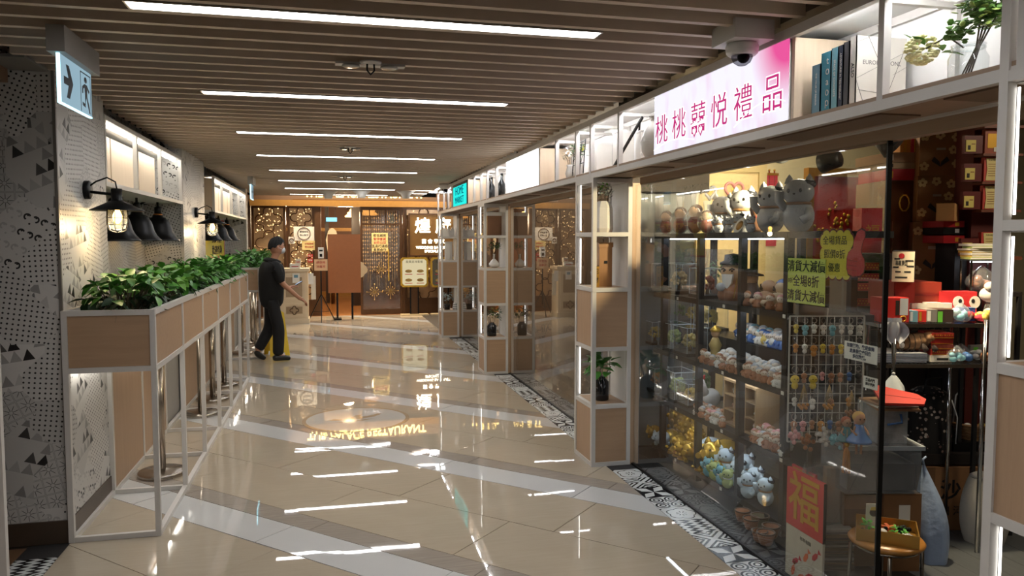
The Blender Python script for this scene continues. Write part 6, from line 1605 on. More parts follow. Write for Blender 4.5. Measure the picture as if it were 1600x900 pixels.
# red card case rack at the right
t, w, h = IB('card_case_rack', 'dark red wooden rack of boxed cards under warm light, at the right of the shop', 'shelf rack', 1497, 1556, 170, 900, 4.4, .3, mat('dark_red_rack', (84, 30, 24), .5), 0, None, None, 0.0)
rk = t; zr0 = at(1500, 400, d=4.4).z
B('ledge', mat('redwood_ledge', (110, 60, 40), .5), rk, (-.01, w+.01, -.1, 0, zr0-.02, zr0))
prev = None
for r in range(5):
    zl = at(1500, 371-43*r, d=4.4).z
    if r: B('shelf', mat('redwood_ledge', (110, 60, 40), .5), rk, (0, w, -.09, 0, zl-.016, zl-.002))
    p = at(1510, 371-43*r, d=4.36)
for r in range(5):
    zl = at(1500, 371-43*r, d=4.4).z if r else zr0
    p0 = at(1502, 380, d=4.34)
    t = thing('card_box', 'small dark red case with a pale picture card, %s level of the card rack' % ('bottom', 'second', 'third', 'fourth', 'top')[r], 'box', (p0.x, p0.y, zl+.001), CA, 'picture card cases'); B('case', mat('maroon_case', (96, 34, 30), .4), t, (0, .1, 0, .03, 0, .1)); B('card', mat('pale_yellow_card', (216, 200, 110), .6), t, (.005, .06, -.004, 0, .01, .075)); B('picture', leafpr, t, (.015, .03, -.005, -.004, .02, .045)); B('caption', BRN, t, (.035, .055, -.005, -.004, .05, .055))
    p1 = at(1533, 380, d=4.34)
    t = thing('scroll_card', ('red case with a tall cream scroll card, %s level of the card rack' if r < 3 else 'gilt picture box, %s level of the card rack') % ('bottom', 'second', 'third', 'fourth', 'top')[r], 'box', (p1.x, p1.y, zl+.001), CA, 'scroll card cases'); B('case', (mat('coral_case', (190, 70, 60), .5) if r < 3 else mat('gilt_red_box', (150, 70, 40), .4)), t, (0, .085, 0, .03, 0, .135))
    if r < 3:
        MB().prism([(.01, .005), (.075, .005), (.068, .065), (.075, .13), (.01, .13), (.017, .065)], .002, face_mx((0, -.001, 0), (1, 0, 0), (0, -1, 0))).obj('scroll', mat('scroll_cream', (220, 204, 140), .6), t); text('大吉大利', .01, ink, face_mx((.042, -.0035, .118), (1, 0, 0), (0, -1, 0)), t, ext=.0003)
        b = MB()
        for k in range(6): b.box(.022, .062, -.0038, -.003, .03+.013*k, .033+.013*k)
        b.obj('print_lines', BRN, t)
    else: B('picture', goldink, t, (.015, .07, -.002, 0, .03, .11)); B('label', paper, t, (.05, .08, -.003, -.002, .01, .035))
# under-shelf LED and goods below
p = at(1540, 394, d=4.3); t = thing('shelf_lamp', 'white LED bar under the card rack ledge', 'strip light', (p.x, p.y, zr0-.034), CA); B('strip', glow('rack_led', (235, 242, 255), 5.0), t, (-.08, .1, -.01, .01, 0, .006)); B('housing', white, t, (-.08, .1, -.012, .012, .006, .012))
# stainless wire rack with goods
DW = 3.95
zu, zl_ = at(1460, 505, d=DW).z, at(1460, 568, d=DW).z
p0 = at(1374, 505, d=DW); p1 = at(1558, 505, d=DW); wr = (p1-p0).length
t = thing('wire_rack', 'chrome wire rack with two shelves crowded with goods past the doorway', 'wire rack', (p0.x, p0.y, 0), CA)
for z in (zu, zl_):
    b = MB()
    for y in (0, .3): b.bar((0, y, z-.012), (wr, y, z-.012), .012, .02)
    for x in (0, wr): b.bar((x, 0, z-.012), (x, .3, z-.012), .012, .02)
    for k in range(30): b.bar((wr*(k+.5)/30, 0, z-.006), (wr*(k+.5)/30, .3, z-.006), .004)
    b.obj('wire_shelf', chrome, t)
for x in (.08, wr-.06):
    for y in (0, .3): MB().cyl((x, y+.0, 0), (x, y, zu+.02), .011).obj('post', chrome, t)
b = MB()
for k in range(12): b.bar((.1+(wr-.12)*k/11, .31, zl_), (.1+(wr-.12)*k/11, .31, zu), .004)
for k in range(4): b.bar((.1, .31, zl_+(zu-zl_)*k/3), (wr-.02, .31, zl_+(zu-zl_)*k/3), .004)
b.obj('grid_back', steel, t)
t = None
def shelf_box(name, lab, cat, px0, px1, py0, dep, m_, dy, z, ang=0.0, group=None):
    d = DW+dy; p0 = at(px0, 505, d=d); p1 = at(px1, 505, d=d); w = (p1-p0).length; h = at(px0, py0, d=d).z-z
    t = thing(name, lab, cat, (p0.x, p0.y, z+.001), CA+ang, group); B('box', m_, t, (0, w, 0, dep, 0, h)); return t, w, h
z = zu
t, w, h = shelf_box('red_gift_box', 'tall red gift box with a grey panel on the upper wire shelf, nearest the glass', 'box', 1377, 1420, 466, .13, red, .03, z); B('panel', W2, t, (w*.66, w*.95, -.002, 0, h*.3, h*.98)); B('figure_print', leafpr, t, (w*.5, w*.64, -.002, 0, h*.3, h*.9)); b = MB(); b.tube([(w*.78+.014*math.cos(u), -.003, .02+.014*math.sin(u)) for u in [2*PI*i/12 for i in range(12)]], .003, 5, True); b.obj('seal', goldink, t)
t, w, h = shelf_box('red_carton', 'red carton at the back of the upper wire shelf, white papers on it', 'carton', 1425, 1458, 457, .1, mat('brick_red_card', (150, 48, 30), .6), .2, z); B('papers', paper, t, (.01, w-.01, .01, .09, h, h+.012))
t, w, h = shelf_box('tall_red_box', 'tall plain red box behind the red gift box', 'box', 1398, 1428, 440, .08, mat('scarlet_box', (160, 36, 26), .6), .19, z); B('edge', dred, t, (w, w+.001, 0, .08, 0, h))
t, w, h = shelf_box('cartoon_box', 'bright red gift box with a simple face print on the upper wire shelf', 'box', 1467, 1525, 456, .1, mat('lantern_red', (196, 40, 44), .5), .19, z)
for s in (-1, 1): MB().prism([(w*.72+s*.045+.03*math.cos(u), h*.62+.034*math.sin(u)) for u in [2*PI*i/14 for i in range(14)]], .001, face_mx((0, -.001, 0), (1, 0, 0), (0, -1, 0))).obj('white_print', paper, t); MB().prism([(w*.72+s*.035+.01*math.cos(u), h*.66+.012*math.sin(u)) for u in [2*PI*i/10 for i in range(10)]], .001, face_mx((0, -.002, 0), (1, 0, 0), (0, -1, 0))).obj('dot_print', ink, t)
for i, (px0, px1, py0, m_, lb) in enumerate(((1420, 1434, 486, skyb, 'slim blue grey box on the upper wire shelf'), (1434, 1447, 486, red, 'slim red book-like box on the upper wire shelf'), (1447, 1464, 484, mat('silver_red_box', (150, 146, 142), .35, .4), 'silver fronted red box on the upper wire shelf'), (1465, 1489, 484, mat('dark_green_box', (56, 40, 34), .5), 'dark box with a lime green tag on the upper wire shelf'))):
    t, w, h = shelf_box('slim_box', lb, 'box', px0, px1, py0, .1, m_, .04, z, 0, 'slim boxes on the upper wire shelf'); B('label', (W2, goldink, ceramic, mat('lime_tag', (90, 170, 50), .6))[i], t, (w*.1, w*.4, -.002, 0, h*.1, h*.9) if i != 3 else (0, w*.3, -.002, 0, 0, h*.85))
for i, (px0, px1, py, lb) in enumerate(((1424, 1449, 475, 'stack of white notepads lying on the slim boxes'), (1448, 1470, 473, 'stack of pale card packs behind the slim boxes'), (1465, 1488, 474, 'stack of pale card packs over the dark box'))):
    t, w, h = shelf_box('paper_stack', lb, 'paper stack', px0, px1, py, .08, paper, .155, z, .05*i, 'paper stacks on the upper wire shelf')
    B('sheets', mat('tan_card', (176, 140, 100), .7), t, (-.002, w+.002, -.002, .082, h*.3, h*.4), (-.002, w+.002, -.002, .082, h*.6, h*.7))
def lumps(name, lab, cat, px, py_top, z, dy, r, m_, n=7, group=None, part='lumps', flat=.8, wrap=None):
    d = DW+dy; p = at(px, 505, d=d); t = thing(name, lab, cat, (p.x, p.y, z+.001), CA, group); b = MB()
    for k in range(n): q = r*random.uniform(.3, .5); b.ball((random.uniform(-.6, .6)*r, random.uniform(-.5, .5)*r, q*flat+random.random()*r*.7), q, q, q*flat, 9, 6)
    b.obj(part, m_, t)
    if wrap: b = MB(); b.grid(lambda u, v: (r*1.1*(1+.13*math.sin(9*u*2*PI+4*v))*math.sin(PI*(.2+.78*v))*math.cos(2*PI*u), r*.9*(1+.1*math.sin(7*u*2*PI))*math.sin(PI*(.2+.78*v))*math.sin(2*PI*u), r*2.0*v), 22, 8); b.obj('wrap', wrapm, t)
    return t
lumps('gift_bag', 'small pale blue net gift bag tied at the top on the upper wire shelf', 'gift bag', 1500, 475, z, .06, .05, AQU, 6, None, 'sweets', .9, True)
lumps('red_plush', 'crimson plush cushion on the upper wire shelf', 'plush toy', 1522, 486, z, .06, .055, mat('crimson_plush', (170, 40, 56), .8), 6, None, 'plush')
for i, (px, dy, m_, lb) in enumerate(((1538, .05, YEL, 'pile of small yellow charms at the near end of the upper wire shelf'), (1540, .14, ceramic, 'white plush toy heap at the near end of the upper wire shelf'), (1548, .06, TER, 'small brown charms beside the yellow pile'))):
    lumps('charm_heap', lb, 'charms', px, 480, z, dy, .05, m_, 9, 'charm heaps on the upper wire shelf', 'charms')
t, w, h = shelf_box('blue_box', 'flat blue box under the bright red gift box', 'box', 1505, 1523, 482, .08, mat('cobalt_box', (40, 70, 150), .5), .09, z); B('lid', BLU, t, (-.001, w+.001, -.001, .081, h, h+.003))
# goods under the warm lamp above the wire rack
zg = at(1545, 455, d=4.25).z
t = thing('goods_table', 'dark table under the card rack carrying the stacked albums', 'table', tuple(at(1512, 900, d=4.18))[:2]+(0,), CA); B('top', mat('near_black_wood', (30, 24, 22), .5), t, (0, .24, 0, .16, zg-.025, zg))
for x in (.01, .23):
    for y in (.01, .15): B('leg', darkrack, t, (x-.01, x+.01, y-.01, y+.01, 0, zg-.025))
pg = at(1516, 455, d=4.22)
lumps('wrapped_sweets', 'clear bag of brown and cream sweets on the goods table', 'sweets', 1531, 440, zg, .31, .07, TER, 12, None, 'sweets', .9, True)
t = thing('silver_tray', 'clear tray on the bag of sweets under the stacked albums', 'tray', (pg.x, pg.y, zg), CA); B('post', steel, t, (0, .008, 0, .008, .0, .17), (.15, .158, 0, .008, 0, .17), (0, .008, .1, .108, 0, .17), (.15, .158, .1, .108, 0, .17)); B('plate', acry, t, (-.01, .17, -.01, .12, .17, .176))
za = zg+.1775
for i, (m_, th) in enumerate(((LIM, .012), (YEL, .01), (paper, .012), (YEL, .012), (paper, .01), (LIM, .011), (paper, .014))):
    t = thing('album', 'thin %s album in the stack on the goods table, %s from the bottom' % ({'lime_glaze': 'lime', 'yellow_glaze': 'yellow', 'white_paper': 'white'}[m_.name], ORD[i]), 'album', (pg.x-.005+random.uniform(-.006, .006), pg.y, za), CA+random.uniform(-.12, .12), 'stacked albums'); B('cover', m_, t, (0, .16, 0, .11, 0, th)); B('pages', paper, t, (.003, .157, -.001, .107, .002, th-.002)); za += th+.001
t = thing('white_plush', 'big round white plush toy beside the chrome wire rack', 'plush toy', tuple(at(1550, 470, d=4.08))[:2]+(zu+.1,), CA); MB().ball((0, 0, .04), .065, .05, .045, 14, 9).obj('body', mat('grey_plush', (196, 192, 188), .9), t); MB().ball((-.03, -.03, .085), .03, .028, .026).obj('head', mat('grey_plush', (196, 192, 188), .9), t); MB().cyl((0, 0, 0), (0, 0, -.1), .03, .05, 12).obj('stand', acry, t)
# lower wire shelf
z = zl_
t, w, h = shelf_box('newspaper_pile', 'pile of folded white and blue plastic packs on the lower wire shelf', 'packs', 1373, 1450, 552, .2, mat('pack_white', (176, 180, 186), .5, 0, .25, 20.), .02, z)
for k in range(5): B('pack', mat('pack_blue', (120, 132, 156), .5, 0, .3, 20.), t, (-.003*(k % 2), w+.004*(k % 3), -.004*(k % 2)-.001, .19, h*(k+.2)/5, h*(k+.5)/5))
t = thing('tiger_plush', 'brown striped plush animal lying on the plastic packs', 'plush toy', tuple(at(1423, 550, d=DW+.09))[:2]+(z+h+.002,), CA); b = MB(); b.tube([(-.09, 0, .03), (-.05, 0, .042), (0, 0, .05), (.05, 0, .055), (.085, -.01, .06)], [.018, .036, .045, .045, .03], 12); b.obj('body', mat('tan_plush', (150, 116, 84), .9), t)
for k in range(4): MB().tube([(-.06+.03*k, .047*math.cos(u), .046+.047*math.sin(u)) for u in [2*PI*i/14 for i in range(14)]], .004, 5, True).obj('stripe', mat('plush_stripe', (70, 52, 40), .9), t)
MB().ball((.085, -.02, .075), .036, .034, .032).obj('head', mat('tan_plush', (150, 116, 84), .9), t); b = MB()
for x in (.04, .09): b.tube([(x, -.03, .04), (x+.01, -.06, .012)], .014, 7)
b.obj('leg', mat('dark_plush', (60, 50, 46), .9), t)
zz = z+.001
for i, (m_, th, lb) in enumerate(((paper, .035, 'white carton with a handle slot at the bottom of the red box pile'), (mat('dotted_red', (150, 40, 34), .5), .03, 'red dotted flat box on the white carton'), (mat('maroon_flat', (110, 44, 34), .5), .025, 'maroon flat box on the dotted one'), (mat('red_flat', (170, 44, 36), .5), .03, 'red flat box second from the top'), (mat('dotted_red', (150, 40, 34), .5), .03, 'red dotted flat box topping the pile'))):
    p = at(1455, 560, d=DW+.04); t = thing('flat_gift_box', lb, 'box', (p.x, p.y, zz), CA+.04*(i % 2), 'flat red boxes on the lower wire shelf'); B('box', m_, t, (0, .115, 0, .14, 0, th)); zz += th+.001
    if i == 0: B('slot', ink, t, (.03, .09, -.001, 0, .01, .022))
    else: B('gold_edge', goldink, t, (0, .115, -.001, 0, th*.1, th*.2)); 
    if m_.name == 'dotted_red':
        b = MB()
        for k in range(9): b.box(.006+.012*k, .011+.012*k, -.0015, 0, th*.5, th*.7)
        b.obj('dot_print', goldink, t)
for i, (px, m_, lb) in enumerate(((1495, AQU, 'pale blue wrapped soft toy beside the red box pile'), (1503, TER, 'tan soft toy in a clear wrap by the red box pile'), (1514, BLU, 'cobalt blue soft toy on the lower wire shelf'), (1528, W2, 'grey soft toy on the lower wire shelf'), (1543, TER, 'brown figurine at the near end of the lower wire shelf'))):
    lumps('soft_toy', lb, 'soft toy', px, 540, z, .05+.06*(i % 2), .045, m_, 7, 'soft toys on the lower wire shelf', 'body', .8, i < 2)
t, w, h = shelf_box('grey_pack', 'grey packet with a lime sticker tipped over the soft toys', 'packet', 1518, 1545, 540, .02, mat('grey_packet', (120, 116, 112), .4), .18, z, .2); B('sticker', mat('lime_tag', (90, 170, 50), .6), t, (w*.2, w*.5, -.001, 0, h*.6, h*.85)); B('stripe', paper, t, (0, w, -.0008, 0, h*.3, h*.36))
# cloth and keyring on the rack post
p = at(1396, 512, d=DW-.03); t = thing('white_cloth', 'grey white cloth hung over the corner of the chrome rack', 'cloth', (p.x, p.y, p.z), CA); b = MB(); b.grid(lambda u, v: ((u-.5)*.12*(.4+.8*math.sin(PI*min(1, v*.9+.1))), -.012-.01*math.sin(u*14), .03-.1*v-.02*math.sin(u*7)*v), 14, 10); b.obj('cloth', mat('grey_cloth', (186, 190, 200), .8), t); b = MB(); b.grid(lambda u, v: ((u-.5)*.08, .004+.008*math.sin(u*11), .05-.09*v), 10, 6); b.obj('fold', mat('grey_cloth', (186, 190, 200), .8), t)
p = at(1410, 520, d=DW-.03); t = thing('keyring_toy', 'small white figure on a keyring hanging from the chrome rack', 'keyring', (p.x, p.y, p.z), CA); MB().tube([(.01*math.cos(u), 0, -.012+.013*math.sin(u)) for u in [2*PI*i/12 for i in range(12)]], .002, 5, True).obj('ring', chrome, t); b = MB(); b.ball((0, 0, -.04), .012); b.ball((0, 0, -.065), .013, .011, .016); b.obj('figure', ceramic, t)
# below the wire rack: bench, dotted bag, basket, blue box, carton, sack
zbn = at(1480, 706, d=4.32).z
pb = at(1422, 706, d=4.27)
t = thing('low_bench', 'low dark bench under the chrome wire rack', 'bench', (pb.x, pb.y, 0), CA); B('top', mat('near_black_wood', (30, 24, 22), .5), t, (0, .5, 0, .4, zbn-.06, zbn))
for x in (.02, .48):
    for y in (.02, .38): B('leg', darkrack, t, (x-.02, x+.02, y-.02, y+.02, 0, zbn-.06))
t, w, h = IB('label_drawer', 'black storage drawer with a chrome label holder on the low bench', 'drawer', 1490, 1550, 691, 706, 4.32, .25, black, 0, None, None, zbn+.001); B('label_holder', chrome, t, (w*.66, w*.9, -.004, 0, h*.2, h*.8))
zdr = zbn+h+.003
def dotbag():
    m = bpy.data.materials.new('dotted_cloth'); g = G(m); vo = g.new('TexVoronoi'); g.put(vo.inputs['Vector'], g.coord()); vo.inputs['Scale'].default_value = 42
    c = g.new('SeparateColor'); g.l.new(vo.outputs['Color'], c.inputs[0])
    k = g.AND(g.lt(vo.outputs['Distance'], .36), g.gt(c.outputs[0], .42))
    g.bsdf(g.mix(k, lin(18, 16, 16), g.mix(c.outputs[1], lin(196, 188, 178), lin(120, 90, 80))), .8); return m
p = at(1452, 704, d=4.36); t = thing('dotted_bag', 'black bag printed with small white blossoms on the low bench', 'bag', (p.x, p.y+.02, zbn+.001), CA)
b = MB(); b.grid(lambda u, v: ((.125*(1-.25*v**3)+.01*math.sin(9*u*2*PI))*math.cos(2*PI*u), (.1*(1-.45*v**3))*math.sin(2*PI*u), .34*v), 28, 14); b._add([(.125*math.cos(2*PI*i/20), .1*math.sin(2*PI*i/20), 0) for i in range(20)], [tuple(reversed(range(20)))]); b.lathe([(.1, .335), (.06, .36), (0, .37)], 20, (0, 0, 0)); b.obj('body', dotbag(), t); b = MB(); b.tube([(-.06, -.05, .33), (-.05, -.07, .42), (.03, -.07, .43), (.05, -.05, .33)], .006, 6); b.obj('handle', black, t); b = MB(); b.tube([(.1, -.06, .3), (.13, -.07, .2), (.12, -.08, .05)], .004, 5); b.obj('cord', W2, t)
p = at(1520, 690, d=4.42); t = thing('wicker_basket', 'round brown wicker basket holding small wrapped goods on the storage drawer', 'basket', (p.x, p.y, zdr), CA); wk = wood('wicker', (110, 78, 48), (160, 120, 78), 'x', .6, 3.0); b = MB()
for k in range(7): b.tube([((.09+.005*k)*math.cos(u), (.075+.004*k)*math.sin(u), .008+.013*k) for u in [2*PI*i/26 for i in range(26)]], .0075, 6, True)
b.obj('weave', wk, t); MB().lathe([(.09, 0), (.09, .004), (0, .004)], 24).obj('bottom', wk, t); b = MB(); b.tube([(-.12, 0, .09), (-.11, 0, .25), (-.02, 0, .34), (.08, 0, .28), (.12, 0, .09)], .005, 6); b.obj('handle', W2, t)
for i in range(6):
    a = i*1.05; o = thing('wrapped_sweet', 'small wrapped sweet in the wicker basket, %s around the rim' % ORD[i], 'sweet', (p.x+.05*math.cos(a), p.y+.04*math.sin(a), zdr+.075), 0, 'wrapped goods in the basket'); MB().ball((0, 0, .0), .026, .022, .018, 8, 6).obj('sweet', (ceramic, TER, YEL)[i % 3], o); b = MB(); b.lathe([(.004, 0), (.014, .014)], 7, (.024, 0, 0), R=Matrix.Rotation(PI/2, 3, 'Y')); b.obj('twist', W2, o)
t = thing('terracotta_jar', 'small terracotta jar behind the wicker basket', 'jar', tuple(at(1490, 655, d=4.52))[:2]+(zdr,), CA); MB().lathe([(.04, 0), (.055, .05), (.05, .1), (.055, .12), (.045, .12), (.03, .06), (0, .05)], 18).obj('jar', TER, t); MB().ball((0, 0, .12), .03).obj('filling', ceramic, t)
p0 = at(1512, 648, d=4.42); t, w, h = IB('blue_carton', 'dark blue carton with a column of round icons behind the basket', 'carton', 1513, 1556, 588, 648, 4.62, .1, mat('cobalt_card', (30, 50, 120), .5), 0)
for k in range(5): MB().prism([(w*.5+.009*math.cos(u), h*(.12+.18*k)+.009*math.sin(u)) for u in [2*PI*i/12 for i in range(12)]], .001, face_mx((0, -.001, 0), (1, 0, 0), (0, -1, 0))).obj('round_print', W2, t); B('text_print', BLU, t, (w*.62, w*.9, -.001, 0, h*(.1+.18*k), h*(.14+.18*k)))
t2 = thing('carton_stand', 'thin black stand under the dark blue carton', 'stand', (t.location.x, t.location.y, 0), CA); B('post', black, t2, (0, .02, .0, .1, 0, t.location.z-.001)); B('post', black, t2, (w-.02, w, .0, .1, 0, t.location.z-.001))
t, w, h = IB('floor_carton', 'large brown carton with black Chinese print on the floor under the bench', 'carton', 1441, 1545, 730, 838, 4.26, .3, card, 0, None, None, 0.0); text('沙', .12, ink, face_mx((w*.4, -.001, h*.62), (1, 0, 0), (0, -1, 0)), t, ext=.0005, off=.002); text('田 河', .06, ink, face_mx((w*.42, -.001, h*.3), (1, 0, 0), (0, -1, 0)), t, ext=.0005); B('flap', mat('carton_dark', (110, 78, 50), .75), t, (.0, w*.16, -.002, 0, .01, h))
p = at(1538, 846, d=4.1); t = thing('white_sack', 'bulging grey white sack on the floor by the near column', 'sack', (p.x, p.y, 0), CA); b = MB(); b.grid(lambda u, v: ((.13*(1+.05*math.sin(6*PI*u+3*v)))*(math.sin(PI*(.22+.6*v))**.6)*math.cos(2*PI*u), .11*(1+.05*math.sin(8*PI*u))*(math.sin(PI*(.22+.6*v))**.6)*math.sin(2*PI*u), .36*v), 26, 14); b.lathe([(.085, .36), (.06, .375), (0, .37)], 16); b.obj('sack', mat('woven_sack', (176, 172, 164), .8, 0, .12, 12., .5, 30.), t); b = MB(); b.tube([(.03, 0, .36), (.05, -.02, .39), (.08, -.01, .4)], .012, 7); b.obj('tie', mat('woven_sack', (176, 172, 164), .8), t)
p = at(1453, 878, d=3.86); t = thing('blue_bag', 'drooping translucent pale blue plastic bag on the floor by the stool', 'plastic bag', (p.x, p.y, 0), CA); b = MB(); b.grid(lambda u, v: (((.075+.17*v)*(1-v)**1.2*(1+.07*math.sin(6*PI*u+6*v)+.04*math.sin(16*PI*u))+.006)*math.cos(2*PI*u)-.05*v*v, ((.07+.15*v)*(1-v)**1.2*(1+.08*math.sin(10*PI*u+3*v))+.006)*math.sin(2*PI*u), .5*v), 22, 16); b._add([(.078*math.cos(2*PI*i/16), .072*math.sin(2*PI*i/16), 0) for i in range(16)], [tuple(reversed(range(16)))]); b.obj('bag', mat('pale_blue_film', (146, 166, 200), .35, 0, .12, 10., .4, 25.), t); b = MB(); b.tube([(-.05, 0, .5), (-.06, -.01, .53), (-.04, 0, .54)], .006, 6); b.obj('knot', mat('pale_blue_film', (146, 166, 200), .35), t)
# storage boxes column by the glass edge
zs1 = at(1400, 772, d=3.7).z
t, w, h = IB('base_carton', 'brown carton with a barcode label under the clear storage box', 'carton', 1378, 1436, 772, 900, 3.72, .32, card, 0, None, None, 0.0); B('label', paper, t, (w*.4, w*.7, -.002, 0, h*.62, h*.86)); b = MB()
for k in range(10): b.box(w*(.3+.05*k), w*(.3+.05*k)+.006*(1+k % 2), -.002, 0, h*.2, h*.36)
b.obj('barcode', ink, t)
IBm = glass('storage_plastic', (.6, .64, .68), 1.6, .2, .12)
t, w, h = IB('storage_box', 'clear plastic storage box with a wide rim near the glass edge', 'storage box', 1320, 1438, 697, 772, 3.7, .3, IBm, 0, None, None, zs1+.002, 'tub'); B('rim', mat('grey_plastic', (150, 158, 166), .3), t, (-.012, w+.012, -.012, 0, h-.02, h), (-.012, w+.012, .3, .312, h-.02, h), (-.012, 0, 0, .3, h-.02, h), (w, w+.012, 0, .3, h-.02, h)); B('contents', mat('grey_contents', (96, 92, 92), .8, 0, .3, 12.), t, (.02, w-.02, .02, .28, .01, h*.6))
zs2 = zs1+h+.004
p_ = at(1312, 772, d=3.74)
t, w, h = IB('side_carton', 'plain dark carton holding up the clear storage box behind the stool', 'carton', 1316, 1374, 773, 900, 3.78, .25, mat('carton_dark', (110, 78, 50), .75), 0, None, None, 0.0); B('flap', card, t, (0, w, -.002, 0, h*.8, h))
t, w, h = IB('frosted_box', 'tall frosted plastic box with a blue handle above the clear storage box', 'storage box', 1370, 1417, 638, 697, 3.74, .22, glass('frosted_plastic', (.66, .68, .7), 1.2, .3, .25), 0, None, None, zs2, 'tub'); b = MB(); b.tube([(w*.3, -.01, h*.55), (w*.75, -.02, h*.62), (w*.72, -.012, h*.85)], .006, 6); b.obj('handle', BLU, t); B('contents', mat('amber_contents', (130, 104, 80), .7, 0, .3, 12.), t, (.015, w-.015, .015, .2, .005, h*.7))
zs3 = zs2+h+.001
for i in range(3):
    p = at(1370, 640, d=3.7); t = thing('paper_sheaf', 'sheaf of brown paper on the frosted box, %s' % ('lowest', 'middle one', 'under the red folder')[i], 'paper', (p.x-.01, p.y-.02, zs3+.012*i), CA+.12*i-.1, 'paper sheaves on the frosted box'); B('sheets', (mat('kraft_paper', (150, 116, 84), .8), paper, mat('kraft_paper', (150, 116, 84), .8))[i], t, (0, .2, 0, .16, 0, .01)); B('fold', mat('kraft_edge', (120, 92, 66), .8), t, (0, .2, -.002, 0, .002, .006))
p = at(1372, 622, d=3.68); t = thing('red_folder', 'large flat red folder lying on the paper sheaves', 'folder', (p.x-.02, p.y-.05, zs3+.04), CA-.15); b = MB(); b.T = Matrix.Rotation(.3, 4, 'X'); b.prism([(0, 0), (.19, 0), (.215, .05), (.19, .1), (0, .2)], .012); b.obj('folder', mat('folder_red', (176, 36, 28), .5), t); b = MB(); b.T = Matrix.Rotation(.3, 4, 'X'); b.prism([(.0, .09), (.19, .045), (.19, .048), (.0, .094)], .013); b.obj('crease', dred, t)
p = at(1396, 596, d=3.85); t = thing('white_bag', 'crumpled white plastic bag behind the red folder', 'plastic bag', (p.x, p.y, p.z-.05), CA); b = MB(); b.grid(lambda u, v: ((.06*(1-v)**.8*(1+.2*math.sin(8*PI*u+4*v)))*math.cos(2*PI*u), .05*(1-v)**.8*math.sin(2*PI*u), .09*v), 18, 8); b.obj('bag', mat('white_film', (190, 200, 206), .4), t); MB().ball((0, 0, .09), .008).obj('knot', mat('white_film', (190, 200, 206), .4), t)
# stool with gold tray
p = at(1377, 832, d=3.3); sx_, sy_, sz_ = p.x+.06, p.y+.04, at(1377, 838, d=3.36).z
t = thing('wooden_stool', 'round wooden stool on steel legs holding a gold tray at the doorway', 'stool', (sx_, sy_, 0)); MB().lathe([(.13, sz_-.03), (.155, sz_-.022), (.16, sz_-.01), (.15, sz_), (0, sz_)], 32).obj('seat', wood('stool_wood', (150, 98, 44), (190, 136, 70), 'x', .25), t)
for k in range(4): a = PI/4+k*PI/2+.2; MB().tube([(.12*math.cos(a), .12*math.sin(a), sz_-.035), (.145*math.cos(a), .145*math.sin(a), sz_-.045), (.15*math.cos(a), .15*math.sin(a), 0)], .0085, 8).obj('leg', steel, t)
MB().tube([(.13*math.cos(u), .13*math.sin(u), sz_-.036) for u in [2*PI*i/28 for i in range(28)]], .008, 6, True).obj('ring', steel, t)
t = thing('gold_tray', 'gold cardboard tray of trinkets on the wooden stool', 'tray', (sx_, sy_-.0, sz_+.001), CA-.42); L, D, H = .125, .1, .055; gt = mat('gold_tray', (176, 134, 62), .3, .5)
B('bottom', gt, t, (-L, L, -D, D, 0, .004)); B('wall', gt, t, (-L, L, -D, -D+.004, .004, H)); B('wall', gt, t, (-L, L, D-.004, D, .004, H)); B('wall', gt, t, (-L, -L+.004, -D+.004, D-.004, .004, H)); B('wall', gt, t, (L-.004, L, -D+.004, D-.004, .004, H))
Rz = Matrix.Rotation(CA-.42, 3, 'Z')
trk = [((-.07, .04), GRN, 'green leafy trinket', 'clover'), ((-.02, -.05), ceramic, 'black and white panda charm', 'panda'), ((.05, .0), GRN, 'green sprig trinket', 'clover'), ((.01, .05), TER, 'orange starfish charm', 'star'), ((.08, -.05), W2, 'grey packet of beads', 'bead'), ((-.08, -.04), black, 'black bead heap', 'bead'), ((.07, .055), black, 'dark bead heap', 'bead')]
for (x, y), m_, lb, kd in trk:
    q = Rz @ Vector((x, y, 0)); o = thing(kd+'_trinket', lb+' in the gold tray', 'trinket', (sx_+q.x, sy_+q.y, sz_+.006), 0, 'trinkets in the gold tray'); b = MB()
    if kd == 'panda': b.ball((0, 0, .026), .026, .022, .022); b.obj('head', ceramic, o); b = MB(); b.ball((-.012, -.018, .03), .006); b.ball((.01, -.019, .03), .006); b.ball((-.02, 0, .046), .009); b.ball((.02, 0, .046), .009); b.obj('patch', black, o)
    elif kd == 'clover': leaf_cluster(b, (0, 0, .025), .03, 24, .25); stuff(b.obj('leaves', mat('bright_green', (80, 170, 60), .5), o)); MB().cyl((0, 0, 0), (0, 0, .02), .006).obj('stalk', GRN, o)
    elif kd == 'star':
        for k in range(5): b.bar((0, 0, .02), (.035*math.cos(1.257*k), .035*math.sin(1.257*k), .022), .014)
        b.obj('star', mat('orange_charm', (200, 100, 60), .5), o)
    else:
        for k in range(12): b.ball((random.uniform(-.028, .028), random.uniform(-.02, .02), .012+.014*random.random()), .011, None, None, 6, 4)
        b.obj('beads', m_, o)
o = thing('penguin_card', 'small card with a black bird face standing at the back of the gold tray', 'card', (sx_+.0, sy_+.085, sz_+.003), CA); B('card', paper, o, (-.035, .035, 0, .003, .0, .12)); MB().prism([(.02*math.cos(u), .08+.02*math.sin(u)) for u in [2*PI*i/14 for i in range(14)]], .001, face_mx((0, -.001, 0), (1, 0, 0), (0, -1, 0))).obj('face_print', ink, o); MB().prism([(-.018, .09), (.018, .09), (.012, .105), (-.012, .105)], .001, face_mx((0, -.002, 0), (1, 0, 0), (0, -1, 0))).obj('cap_print', YEL, o)
